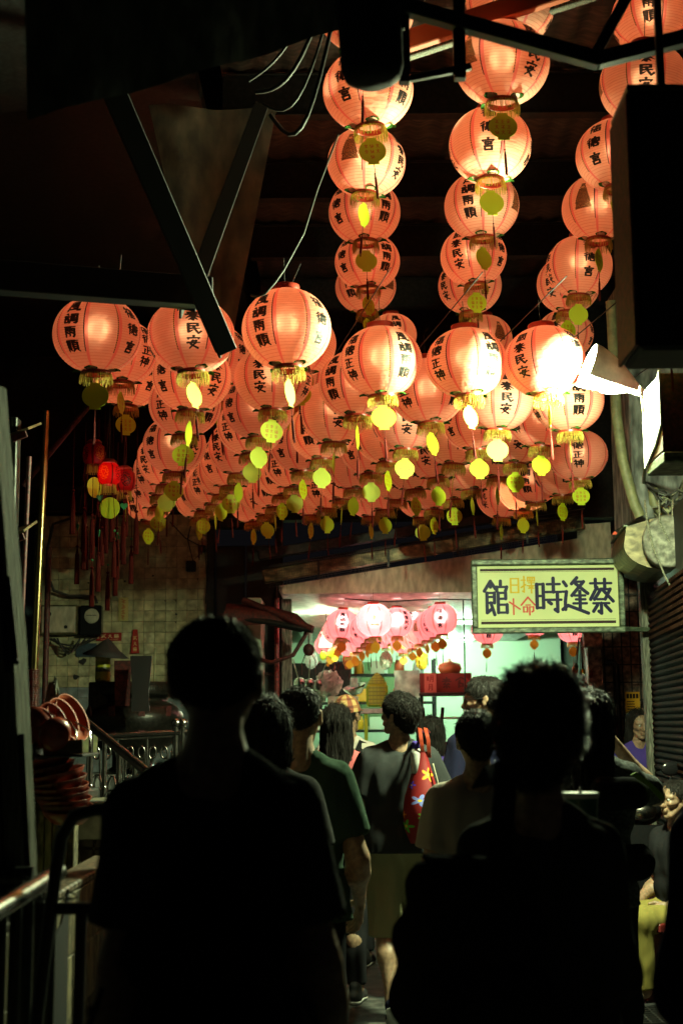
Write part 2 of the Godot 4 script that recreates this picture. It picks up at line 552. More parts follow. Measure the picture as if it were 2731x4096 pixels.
func card_print(words: Array) -> Image:
	var im := img(128, 128, Color(0.75, 0.81, 0.10))
	for col in 3:
		for i in 3:
			var k: String = words[(col * 2 + i * 3) % words.size()]
			if col == 1 or i < 2 or words.size() > 3:
				write(im, k, Vector2(26 + col * 27, 28 + i * 26), Vector2(20, 22), 2.2, Color(0.72, 0.38, 0.04), false)
	return im


func lanterns() -> void:
	var papers := []
	for spec in [[["fdz", "fty", "fde", "gtm"], Color(0.965, 0.705, 0.605)], [["fde", "fty", "figure", "gtm"], Color(0.965, 0.705, 0.605)], [["fde", "fty", "figure", "gtm"], Color(0.97, 0.64, 0.66)], [["fdz", "fty", "fde", "gtm"], Color(0.94, 0.66, 0.585)]]:
		var m := printed("lantern_paper", paper_print(spec[0], spec[1]), 0.52)
		m.albedo_color = Color(1, 1, 1, 0.70)
		m.refraction_enabled = true
		m.refraction_scale = 0.03
		m.backlight_enabled = true
		m.backlight = Color(0.6, 0.6, 0.6)
		m.heightmap_enabled = true
		m.heightmap_texture = NOI.crease
		m.heightmap_scale = 0.22
		papers.append(m)
	var cards := [M.card]
	for words in [["li", "wen", "lin"], ["zhang", "lin", "wang", "wen", "an"], ["wang", "wen", "li", "fu"]]:
		var m := printed("written_card", card_print(words), 0.55)
		m.backlight_enabled = true
		m.backlight = Color(0.22, 0.2, 0.02)
		cards.append(m)

	# the body: paper stretched over thirty hoops
	var pr := []
	for k in 61:
		var t := k / 60.0
		var y := lerpf(0.87, -0.87, t)
		var ry := sqrt(1.0 - pow(y / 0.915, 2.0))
		pr.append(Vector2((ry * (1.0 if k % 2 == 0 else 0.985)), y * 0.99) * 0.5)
	var shades := {}   # one body per turn of the print, so that the body itself keeps its axes
	var ring := Geo.new().lathe([Vector2(0.15, 0.035), Vector2(0.165, 0.035), Vector2(0.168, 0.02), Vector2(0.168, -0.025), Vector2(0.155, -0.03), Vector2(0.15, -0.02), Vector2(0.15, 0.035)], 24).mesh()
	var cap := Geo.new().lathe([Vector2(0.11, 0.05), Vector2(0.16, 0.05), Vector2(0.165, 0.04), Vector2(0.165, -0.03), Vector2(0.14, -0.03)], 24).mesh()
	var fringes := []
	for v in 2:
		var g := Geo.new()
		for s in 84:
			var a := TAU * (s + rng.randf() * 0.7) / 84
			var d := Vector3(cos(a), 0, sin(a))
			var len := rng.randf_range(0.09, 0.135)
			var o := d * 0.172
			var q := d * (0.176 + rng.randf() * 0.012)
			g.tube([o + Vector3(0, 0.0, 0), q + Vector3(0, -len * 0.5, 0), q + Vector3(0, -len, 0) + d.cross(Vector3.UP) * rng.randf_range(-0.01, 0.01)], [0.0042, 0.004, 0.003], 3, false)
		fringes.append(g.mesh())
	var lf := []
	for i in 7:
		var row := []
		for j in 5:
			var t := i / 6.0
			var w := sin(pow(t, 0.75) * PI) * 0.075 + 0.004
			row.append(Vector3((j / 2.0 - 1.0) * w, 0.02 + 0.035 * sin(t * 2.4) - absf(j / 2.0 - 1.0) * 0.018, t * 0.15))
		lf.append(row)
	var leaf := Geo.new().sheet(lf, 0.003).mesh()
	var outline := PackedVector2Array()
	for q in [[-0.055, 0.0], [0.055, 0.0], [0.055, -0.026]]: outline.append(Vector2(q[0], q[1]))
	for k in range(0, 17):
		var a := lerpf(PI * 0.5 - 0.40, -PI * 0.5 + 0.40, k / 16.0)
		outline.append(Vector2(cos(a) * 0.152, -0.155 + sin(a) * 0.135))
	for q in [[0.06, -0.286], [0.065, -0.31], [-0.065, -0.31], [-0.06, -0.286]]: outline.append(Vector2(q[0], q[1]))
	for k in range(0, 17):
		var a := lerpf(-PI * 0.5 + 0.40, PI * 0.5 - 0.40, k / 16.0)
		outline.append(Vector2(-cos(a) * 0.152, -0.155 + sin(a) * 0.135))
	outline.append(Vector2(-0.055, -0.026))
	var plate := Geo.new().prism(outline, 0.004).mesh()
	var tas := Geo.new()
	tas.tube([Vector3(0, 0, 0), Vector3(0.004, -0.06, 0), Vector3(0, -0.11, 0)], 0.0035, 5)
	tas.ball(Vector3(0, -0.115, 0), Vector3(0.010, 0.012, 0.010), 8, 6)
	for s in 14:
		var a := TAU * s / 14
		var d := Vector3(cos(a), 0, sin(a)) * rng.randf_range(0.004, 0.011)
		tas.tube([Vector3(0, -0.12, 0), d + Vector3(0, -0.17, 0), d * 1.5 + Vector3(0, -rng.randf_range(0.36, 0.42), 0)], [0.004, 0.005, 0.0035], 4, false)
	var tassel := tas.mesh()
	var wire := Geo.new().tube([Vector3(0, 0.49, 0), Vector3(0, 0.82, 0)], 0.004, 5).mesh()

	var glow := StandardMaterial3D.new()
	glow.resource_name = "bulb_glass"
	glow.albedo_color = Color(1.0, 0.9, 0.75)
	glow.emission_enabled = true
	glow.emission = Color(1.0, 0.86, 0.62)
	glow.emission_energy_multiplier = 3.0
	var globe := Geo.new().ball(Vector3(0, 0.06, 0), Vector3(0.075, 0.085, 0.075), 12, 8).mesh()
	var rows := lantern_rows()
	for i in rows.size():
		var r = rows[i]
		var d: float = r[5]
		var at := Vector3(r[0], r[1], r[2])
		var stall_kind := d < 0.32
		var grp := "small pink lanterns under the stall roof" if stall_kind else "pink paper lanterns hung over the alley"
		var t := thing("paper_lantern", r[8], "lantern", at, 0, grp)
		t.scale = Vector3(1.0, rng.randf_range(0.955, 1.035), 1.0) * d
		t.rotation = Vector3(rng.randf_range(-0.06, 0.06), 0, rng.randf_range(-0.06, 0.06))
		var turned := int(round(r[3] / 9.0)) % 40
		if not shades.has(turned): shades[turned] = Geo.new().lathe(pr, 40, Transform3D(Basis(Vector3.UP, turned * TAU / 40.0), Vector3.ZERO)).mesh()
		part("shade", shades[turned], papers[2 if stall_kind else (3 if r[4] == 0 and rng.randf() < 0.4 else r[4])], t)
		part("light_bulb", globe, glow, t)
		part("top_ring", cap, M.ring_red, t, Vector3(0, 0.445, 0))
		part("bottom_ring", ring, M.ring_red, t, Vector3(0, -0.445, 0))
		part("hanging_wire", wire, M.cable, t)
		var warm := stall_kind
		part("fringe", fringes[i % 2], M.gold_thread, t, Vector3(0, -0.455, 0))
		if not stall_kind:
			var a0 := rng.randf() * TAU
			for k in 4:
				part("leaf", leaf, M.leaf_cloth, t, Vector3(sin(a0 + k * PI / 2), 0, cos(a0 + k * PI / 2)) * 0.13 + Vector3(0, -0.44, 0), Vector3(0.15, a0 + k * PI / 2, 0))
		var tg := part("name_card", plate, cards[(i * 7) % 4 if i % 3 else 0], t, Vector3(0, -0.56, 0), Vector3(rng.randf_range(-0.06, 0.06), deg_to_rad(r[6]), rng.randf_range(-0.07, 0.07)))
		if stall_kind: tg.material_override = M.stall_card
		part("tassel", tassel, M.tassel, tg, Vector3(0.0, -0.305, 0))
		var l := OmniLight3D.new()
		l.name = "bulb"
		l.light_color = Color(1.0, 0.81, 0.565) if not stall_kind else Color(1.0, 0.88, 0.86)
		l.light_energy = (0.050 if not stall_kind else 0.085) * r[7] * rng.randf_range(0.78, 1.2)
		l.light_size = 0.035
		l.omni_range = 12.0
		l.omni_attenuation = 2.0
		l.shadow_enabled = true
		l.position = Vector3(0, 0.06, 0)
		t.add_child(l)
# where each lantern hangs: x, y, z, turn in degrees, print, diameter, turn of its card, strength of its bulb, label
func lantern_rows() -> Array:
	return [
		[-1.15, 3.38, -6.55, 104, 0, 0.42, 0, 1.0, "pink paper lantern, frontmost in the first hanging line from the tiled wall"],
		[-1.23, 3.62, -7.78, 278, 0, 0.42, 80, 1.0, "pink paper lantern, second from the front in the first hanging line from the tiled wall"],
		[-1.30, 3.65, -8.50, 103, 0, 0.42, 25, 1.0, "pink paper lantern, rearmost in the first hanging line from the tiled wall"],
		[-0.71, 3.38, -6.59, 321, 0, 0.42, 62, 1.0, "pink paper lantern, frontmost in the second hanging line from the tiled wall"],
		[-0.79, 3.38, -7.39, 1, 0, 0.42, 80, 1.0, "pink paper lantern, second from the front in the second hanging line from the tiled wall"],
		[-0.90, 3.38, -8.06, 186, 0, 0.42, 10, 1.0, "pink paper lantern, third from the front in the second hanging line from the tiled wall"],
		[-0.76, 3.73, -8.27, 110, 0, 0.42, 70, 1.0, "pink paper lantern, fourth from the front in the second hanging line from the tiled wall"],
		[-1.10, 3.38, -9.25, 356, 0, 0.42, 15, 1.0, "pink paper lantern, fifth from the front in the second hanging line from the tiled wall"],
		[-1.21, 3.38, -9.74, 272, 0, 0.42, 20, 1.0, "pink paper lantern, sixth from the front in the second hanging line from the tiled wall"],
		[-1.31, 3.38, -10.25, 182, 0, 0.42, 67, 1.0, "pink paper lantern, seventh from the front in the second hanging line from the tiled wall"],
		[-1.42, 3.38, -10.82, 182, 0, 0.42, 14, 1.0, "pink paper lantern, eighth from the front in the second hanging line from the tiled wall"],
		[-1.58, 3.38, -11.55, 97, 0, 0.42, 51, 1.0, "pink paper lantern, rearmost in the second hanging line from the tiled wall"],
		[-0.25, 3.38, -6.48, 95, 0, 0.42, 70, 1.0, "pink paper lantern, frontmost in the third hanging line from the tiled wall"],
		[-0.36, 3.38, -7.44, 297, 0, 0.42, 25, 1.0, "pink paper lantern, second from the front in the third hanging line from the tiled wall"],
		[-0.23, 3.66, -7.78, 76, 0, 0.42, 0, 1.0, "pink paper lantern, third from the front in the third hanging line from the tiled wall"],
		[-0.48, 3.38, -8.16, 353, 0, 0.42, 40, 1.0, "pink paper lantern, fourth from the front in the third hanging line from the tiled wall"],
		[-0.56, 3.38, -8.68, 178, 0, 0.42, 30, 1.0, "pink paper lantern, fifth from the front in the third hanging line from the tiled wall"],
		[-0.81, 3.80, -9.07, 20, 0, 0.42, 68, 1.0, "pink paper lantern, sixth from the front in the third hanging line from the tiled wall"],
		[-0.68, 3.38, -9.37, 274, 0, 0.42, 67, 1.0, "pink paper lantern, seventh from the front in the third hanging line from the tiled wall"],
		[-0.78, 3.38, -9.84, 359, 0, 0.42, 14, 1.0, "pink paper lantern, eighth from the front in the third hanging line from the tiled wall"],
		[-0.86, 3.38, -10.28, 149, 0, 0.42, 51, 1.0, "pink paper lantern, ninth from the front in the third hanging line from the tiled wall"],
		[-0.95, 3.38, -10.68, 180, 0, 0.42, 88, 1.0, "pink paper lantern, tenth from the front in the third hanging line from the tiled wall"],
		[-1.07, 3.38, -11.08, 70, 0, 0.42, 35, 1.0, "pink paper lantern, eleventh from the front in the third hanging line from the tiled wall"],
		[-1.16, 3.38, -11.48, 140, 0, 0.42, 72, 1.0, "pink paper lantern, rearmost in the third hanging line from the tiled wall"],
		[0.21, 3.38, -7.10, 173, 0, 0.42, 10, 1.0, "pink paper lantern, frontmost in the fourth hanging line from the tiled wall"],
		[0.09, 3.38, -7.59, 89, 0, 0.42, 82, 1.0, "pink paper lantern, second from the front in the fourth hanging line from the tiled wall"],
		[-0.04, 3.38, -8.29, 320, 0, 0.42, 85, 1.0, "pink paper lantern, third from the front in the fourth hanging line from the tiled wall"],
		[-0.12, 3.38, -8.87, 105, 0, 0.42, 25, 1.0, "pink paper lantern, fourth from the front in the fourth hanging line from the tiled wall"],
		[-0.27, 3.75, -8.95, 106, 0, 0.42, 0, 1.0, "pink paper lantern, fifth from the front in the fourth hanging line from the tiled wall"],
		[-0.26, 3.38, -9.26, 356, 0, 0.42, 67, 1.0, "pink paper lantern, sixth from the front in the fourth hanging line from the tiled wall"],
		[-0.34, 3.38, -9.92, 186, 0, 0.42, 14, 1.0, "pink paper lantern, seventh from the front in the fourth hanging line from the tiled wall"],
		[-0.43, 3.38, -10.32, 107, 0, 0.42, 51, 1.0, "pink paper lantern, eighth from the front in the fourth hanging line from the tiled wall"],
		[-0.52, 3.38, -10.85, 117, 0, 0.42, 88, 1.0, "pink paper lantern, ninth from the front in the fourth hanging line from the tiled wall"],
		[-0.61, 3.38, -11.26, 288, 0, 0.42, 35, 1.0, "pink paper lantern, tenth from the front in the fourth hanging line from the tiled wall"],
		[-0.73, 3.38, -11.66, 48, 0, 0.42, 72, 1.0, "pink paper lantern, rearmost in the fourth hanging line from the tiled wall"],
		[0.65, 3.38, -7.14, 169, 0, 0.42, 50, 1.0, "pink paper lantern, frontmost in the fifth hanging line from the tiled wall"],
		[0.49, 3.38, -7.79, 176, 0, 0.42, 55, 1.0, "pink paper lantern, second from the front in the fifth hanging line from the tiled wall"],
		[0.40, 3.38, -8.57, 312, 0, 0.42, 15, 1.0, "pink paper lantern, third from the front in the fifth hanging line from the tiled wall"],
		[0.30, 3.38, -8.99, 148, 0, 0.42, 67, 1.0, "pink paper lantern, fourth from the front in the fifth hanging line from the tiled wall"],
		[0.20, 3.38, -9.41, 3, 0, 0.42, 14, 1.0, "pink paper lantern, fifth from the front in the fifth hanging line from the tiled wall"],
		[0.10, 3.38, -9.98, 144, 0, 0.42, 51, 1.0, "pink paper lantern, sixth from the front in the fifth hanging line from the tiled wall"],
		[0.01, 3.38, -10.54, 294, 0, 0.42, 88, 1.0, "pink paper lantern, seventh from the front in the fifth hanging line from the tiled wall"],
		[-0.11, 3.38, -10.93, 195, 0, 0.42, 35, 1.0, "pink paper lantern, eighth from the front in the fifth hanging line from the tiled wall"],
		[-0.23, 3.38, -11.35, 316, 0, 0.42, 72, 1.0, "pink paper lantern, rearmost in the fifth hanging line from the tiled wall"],
		[1.05, 3.38, -7.13, 271, 0, 0.42, 88, 1.0, "pink paper lantern, frontmost in the sixth hanging line from the tiled wall"],
		[0.90, 3.38, -7.98, 328, 0, 0.42, 5, 1.0, "pink paper lantern, second from the front in the sixth hanging line from the tiled wall"],
		[0.84, 3.38, -8.61, 344, 0, 0.42, 15, 1.0, "pink paper lantern, third from the front in the sixth hanging line from the tiled wall"],
		[0.74, 3.38, -9.09, 230, 0, 0.42, 88, 1.0, "pink paper lantern, fourth from the front in the sixth hanging line from the tiled wall"],
		[0.65, 3.38, -9.57, 286, 0, 0.42, 35, 1.0, "pink paper lantern, fifth from the front in the sixth hanging line from the tiled wall"],
		[0.52, 3.38, -10.06, 312, 0, 0.42, 51, 1.0, "pink paper lantern, sixth from the front in the sixth hanging line from the tiled wall"],
		[0.43, 3.38, -10.58, 302, 0, 0.42, 88, 1.0, "pink paper lantern, seventh from the front in the sixth hanging line from the tiled wall"],
		[0.33, 3.38, -11.01, 193, 0, 0.42, 35, 1.0, "pink paper lantern, eighth from the front in the sixth hanging line from the tiled wall"],
		[0.24, 3.38, -11.46, 133, 0, 0.42, 72, 1.0, "pink paper lantern, rearmost in the sixth hanging line from the tiled wall"],
		[1.31, 3.38, -8.03, 140, 0, 0.42, 80, 1.0, "pink paper lantern, frontmost in the seventh hanging line from the tiled wall"],
		[1.23, 3.38, -8.53, 166, 0, 0.42, 20, 1.0, "pink paper lantern, second from the front in the seventh hanging line from the tiled wall"],
		[1.13, 3.38, -9.05, 312, 0, 0.42, 20, 1.0, "pink paper lantern, third from the front in the seventh hanging line from the tiled wall"],
		[1.07, 3.38, -9.59, 128, 0, 0.42, 72, 1.0, "pink paper lantern, fourth from the front in the seventh hanging line from the tiled wall"],
		[0.93, 3.38, -10.13, 69, 0, 0.42, 72, 1.0, "pink paper lantern, fifth from the front in the seventh hanging line from the tiled wall"],
		[0.83, 3.38, -10.53, 320, 0, 0.42, 19, 1.0, "pink paper lantern, sixth from the front in the seventh hanging line from the tiled wall"],
		[0.73, 3.38, -11.04, 331, 0, 0.42, 56, 1.0, "pink paper lantern, seventh from the front in the seventh hanging line from the tiled wall"],
		[0.65, 3.38, -11.44, 111, 0, 0.42, 3, 1.0, "pink paper lantern, rearmost in the seventh hanging line from the tiled wall"],
		[1.65, 3.38, -9.76, 215, 0, 0.42, 10, 1.0, "pink paper lantern, frontmost in the eighth hanging line from the tiled wall"],
		[1.63, 3.38, -10.38, 46, 0, 0.42, 45, 1.0, "pink paper lantern, second from the front in the eighth hanging line from the tiled wall"],
		[1.48, 3.38, -10.77, 107, 0, 0.42, 77, 1.0, "pink paper lantern, third from the front in the eighth hanging line from the tiled wall"],
		[1.45, 3.38, -11.18, 307, 0, 0.42, 35, 8.0, "pink paper lantern, fourth from the front in the eighth hanging line from the tiled wall"],
		[1.32, 3.38, -11.57, 258, 0, 0.42, 72, 1.0, "pink paper lantern, rearmost in the eighth hanging line from the tiled wall"],
		[0.12, 4.54, -5.64, 183, 1, 0.42, 5, 1.0, "pink lantern, topmost in the overhead column nearest the canvas canopy"],
		[0.14, 4.45, -6.24, 193, 1, 0.42, 5, 1.0, "pink lantern, second from the top in the overhead column nearest the canvas canopy"],
		[0.15, 4.52, -7.27, 18, 1, 0.42, 62, 1.0, "pink lantern, third from the top in the overhead column nearest the canvas canopy"],
		[0.15, 4.50, -7.97, 175, 1, 0.42, 8, 1.0, "pink lantern, fourth from the top in the overhead column nearest the canvas canopy"],
		[0.18, 4.48, -8.81, 175, 1, 0.42, 52, 1.0, "pink lantern, fifth from the top in the overhead column nearest the canvas canopy"],
		[0.18, 4.52, -9.47, 103, 1, 0.42, 55, 1.0, "pink lantern, sixth from the top in the overhead column nearest the canvas canopy"],
		[0.44, 4.79, -11.69, 144, 1, 0.42, 66, 1.0, "pink lantern, lowest in the overhead column nearest the canvas canopy"],
		[0.81, 4.87, -6.27, 227, 1, 0.42, 5, 1.0, "pink lantern, topmost in the middle overhead column"],
		[0.73, 4.44, -5.96, 353, 1, 0.42, 3, 1.0, "pink lantern, second from the top in the middle overhead column"],
		[0.77, 4.44, -6.87, 218, 1, 0.42, 10, 1.0, "pink lantern, third from the top in the middle overhead column"],
		[0.80, 4.41, -7.64, 108, 1, 0.42, 42, 1.0, "pink lantern, fourth from the top in the middle overhead column"],
		[0.85, 4.47, -8.69, 279, 1, 0.42, 12, 1.0, "pink lantern, fifth from the top in the middle overhead column"],
		[0.86, 4.40, -9.08, 254, 1, 0.42, 70, 1.0, "pink lantern, sixth from the top in the middle overhead column"],
		[1.13, 4.49, -10.75, 74, 1, 0.42, 5, 1.0, "pink lantern, lowest in the middle overhead column"],
		[1.60, 5.08, -6.78, 121, 1, 0.42, 30, 1.0, "pink lantern, topmost in the overhead column beside the hanging dark box"],
		[1.44, 4.51, -6.33, 302, 1, 0.42, 0, 1.0, "pink lantern, second from the top in the overhead column beside the hanging dark box"],
		[1.44, 4.45, -7.03, 178, 1, 0.42, 40, 1.0, "pink lantern, third from the top in the overhead column beside the hanging dark box"],
		[1.49, 4.46, -7.83, 9, 1, 0.42, 60, 1.0, "pink lantern, fourth from the top in the overhead column beside the hanging dark box"],
		[1.52, 4.40, -8.70, 230, 1, 0.42, 10, 1.0, "pink lantern, fifth from the top in the overhead column beside the hanging dark box"],
		[1.52, 4.42, -9.14, 270, 1, 0.42, 30, 1.0, "pink lantern, sixth from the top in the overhead column beside the hanging dark box"],
		[1.64, 4.34, -10.09, 285, 1, 0.42, 8, 1.0, "pink lantern, lowest in the overhead column beside the hanging dark box"],
		[1.48, 3.54, -6.25, 31, 1, 0.42, 12, 1.0, "overhead pink lantern half hidden by the hanging dark box, with yellow tag below it"],
		[2.73, 3.24, -13.44, 20, 1, 0.34, 30, 1.0, "pink lantern behind the roller shutter housing, apart from the others"],
		[-0.00, 2.45, -13.08, 135, 1, 0.30, 0, 1.4, "small pink stall lantern, front in the first row from the hooks"],
		[-0.02, 2.45, -13.56, 202, 1, 0.30, 53, 1.4, "small pink stall lantern, second from the front in the first row from the hooks"],
		[-0.05, 2.45, -14.16, 269, 1, 0.30, 36, 1.4, "small pink stall lantern, third from the front in the first row from the hooks"],
		[-0.09, 2.45, -14.87, 156, 1, 0.30, 19, 1.4, "small pink stall lantern, fourth from the front in the first row from the hooks"],
		[-0.13, 2.45, -15.71, 223, 1, 0.30, 2, 1.4, "small pink stall lantern, fifth from the front in the first row from the hooks"],
		[-0.18, 2.45, -16.67, 290, 1, 0.30, 55, 1.4, "small pink stall lantern, rearmost in the first row from the hooks"],
		[0.26, 2.38, -11.67, 48, 1, 0.30, 31, 4.0, "small pink stall lantern, front in the second row from the hooks"],
		[0.24, 2.38, -12.15, 115, 1, 0.30, 14, 1.4, "small pink stall lantern, second from the front in the second row from the hooks"],
		[0.21, 2.38, -12.75, 183, 1, 0.30, 67, 1.4, "small pink stall lantern, third from the front in the second row from the hooks"],
		[0.17, 2.38, -13.47, 70, 1, 0.30, 50, 1.4, "small pink stall lantern, fourth from the front in the second row from the hooks"],
		[0.13, 2.38, -14.31, 137, 1, 0.30, 33, 1.4, "small pink stall lantern, fifth from the front in the second row from the hooks"],
		[0.08, 2.38, -15.27, 204, 1, 0.30, 16, 1.4, "small pink stall lantern, rearmost in the second row from the hooks"],
		[0.73, 2.63, -14.85, 307, 1, 0.30, 62, 1.4, "small pink stall lantern, front in the third row from the hooks"],
		[0.71, 2.63, -15.33, 14, 1, 0.30, 45, 1.4, "small pink stall lantern, second from the front in the third row from the hooks"],
		[0.68, 2.63, -15.93, 81, 1, 0.30, 28, 1.4, "small pink stall lantern, third from the front in the third row from the hooks"],
		[0.64, 2.63, -16.65, 328, 1, 0.30, 11, 1.4, "small pink stall lantern, fourth from the front in the third row from the hooks"],
		[0.60, 2.63, -17.49, 36, 1, 0.30, 64, 1.4, "small pink stall lantern, fifth from the front in the third row from the hooks"],
		[0.55, 2.63, -18.45, 103, 1, 0.30, 47, 1.4, "small pink stall lantern, rearmost in the third row from the hooks"],
		[0.87, 2.45, -12.57, 216, 1, 0.30, 23, 1.4, "small pink stall lantern, front in the fourth row from the hooks"],
		[0.84, 2.45, -13.05, 283, 1, 0.30, 6, 1.4, "small pink stall lantern, second from the front in the fourth row from the hooks"],
		[0.81, 2.45, -13.65, 350, 1, 0.30, 59, 1.4, "small pink stall lantern, third from the front in the fourth row from the hooks"],
		[0.78, 2.45, -14.37, 237, 1, 0.30, 42, 1.4, "small pink stall lantern, fourth from the front in the fourth row from the hooks"],
		[0.74, 2.45, -15.21, 305, 1, 0.30, 25, 1.4, "small pink stall lantern, fifth from the front in the fourth row from the hooks"],
		[0.69, 2.45, -16.16, 12, 1, 0.30, 8, 1.4, "small pink stall lantern, rearmost in the fourth row from the hooks"],
		[0.50, 2.46, -13.08, 350, 1, 0.30, 20, 2.2, "small pink stall lantern with a seated figure print, in front of the second row"],
		[1.33, 2.39, -13.09, 135, 1, 0.30, 20, 1.2, "stall lantern behind the wide lettered sign, above the curly haired person"],
		[1.76, 2.45, -13.08, 135, 1, 0.30, 20, 1.2, "stall lantern hidden behind the middle of the wide lettered sign"],
		[2.11, 2.39, -13.09, 135, 1, 0.30, 20, 1.2, "stall lantern behind the wide lettered sign, nearest the window grille"],
	]


func setting() -> void:
	structure("ground", Geo.new().box(Vector3(70, 0.4, 70), Transform3D(Basis(), Vector3(0, -0.2, -20))), M.concrete, "grey concrete floor of the alley, worn and dusty")
	# roof: corrugated sheets with the wave running along the alley
	var g := Geo.new()
	var rows := []
	for z in [-5.2, -7.0, -9.0, -11.0, -12.9]:
		var row := []
		for k in 145:
			var x := lerpf(-0.72, 3.2, k / 144.0)
			row.append(Vector3(x, 5.55 + 0.012 * sin(k * TAU / 6.0), z))
		rows.append(row)
	g.sheet(rows, 0.004)
	structure("roof", g, M.roof_sheet, "dim corrugated metal roof high above the lanterns")
	var ord := ["nearest to the queue", "second from the queue", "third from the queue", "fourth from the queue", "farthest from the queue"]
	for i in 5:
		var z: float = [-6.9, -8.3, -9.7, -11.0, -12.4][i]
		var b := Geo.new()
		b.box(Vector3(3.9, 0.25, 0.012), Transform3D(Basis(), Vector3(0, 0, 0)), 0.002)
		b.box(Vector3(3.9, 0.012, 0.09), Transform3D(Basis(), Vector3(0, -0.131, -0.02)), 0.002)
		b.box(Vector3(3.9, 0.012, 0.09), Transform3D(Basis(), Vector3(0, 0.131, -0.02)), 0.002)
		single("roof_beam", b, M.dark_steel, "dark steel beam under the corrugated roof, " + ord[i], "beam", Vector3(1.24, 5.38, z), Vector3.ZERO, "steel beams under the roof")
	# support cables that the lower lanterns hang from
	for i in 8:
		var lat: float = [0.12, 0.55, 0.97, 1.41, 1.87, 2.3, 2.7, 3.38][i]
		var p := []
		for k in 7:
			var al := lerpf(6.5, 12.6, k / 6.0)
			p.append(Vector3(lat * cos(0.1763) - al * sin(0.1763), 3.73 - 0.03 * sin(k / 6.0 * PI), -lat * sin(0.1763) - al * cos(0.1763)))
		single("support_cable", Geo.new().tube(p, 0.003, 6), M.black, "black steel cable carrying the %s hanging lantern line from the tiled wall" % ["first", "second", "third", "fourth", "fifth", "sixth", "seventh", "eighth"][i], "cable", Vector3.ZERO, Vector3.ZERO, "cables that carry the lanterns")
	# what closes the view: dark roof and walls of the buildings round the alley
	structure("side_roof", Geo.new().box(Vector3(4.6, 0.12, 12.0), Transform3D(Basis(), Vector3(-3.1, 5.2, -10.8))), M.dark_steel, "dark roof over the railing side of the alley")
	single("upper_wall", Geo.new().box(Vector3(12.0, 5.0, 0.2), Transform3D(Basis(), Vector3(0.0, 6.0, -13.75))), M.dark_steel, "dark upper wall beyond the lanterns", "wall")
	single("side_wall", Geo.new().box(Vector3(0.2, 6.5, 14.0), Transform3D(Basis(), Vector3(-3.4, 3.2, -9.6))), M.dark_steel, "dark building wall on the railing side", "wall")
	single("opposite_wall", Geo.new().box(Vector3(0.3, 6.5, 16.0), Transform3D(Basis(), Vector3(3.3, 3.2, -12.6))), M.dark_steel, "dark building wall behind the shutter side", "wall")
	tiled_wall()


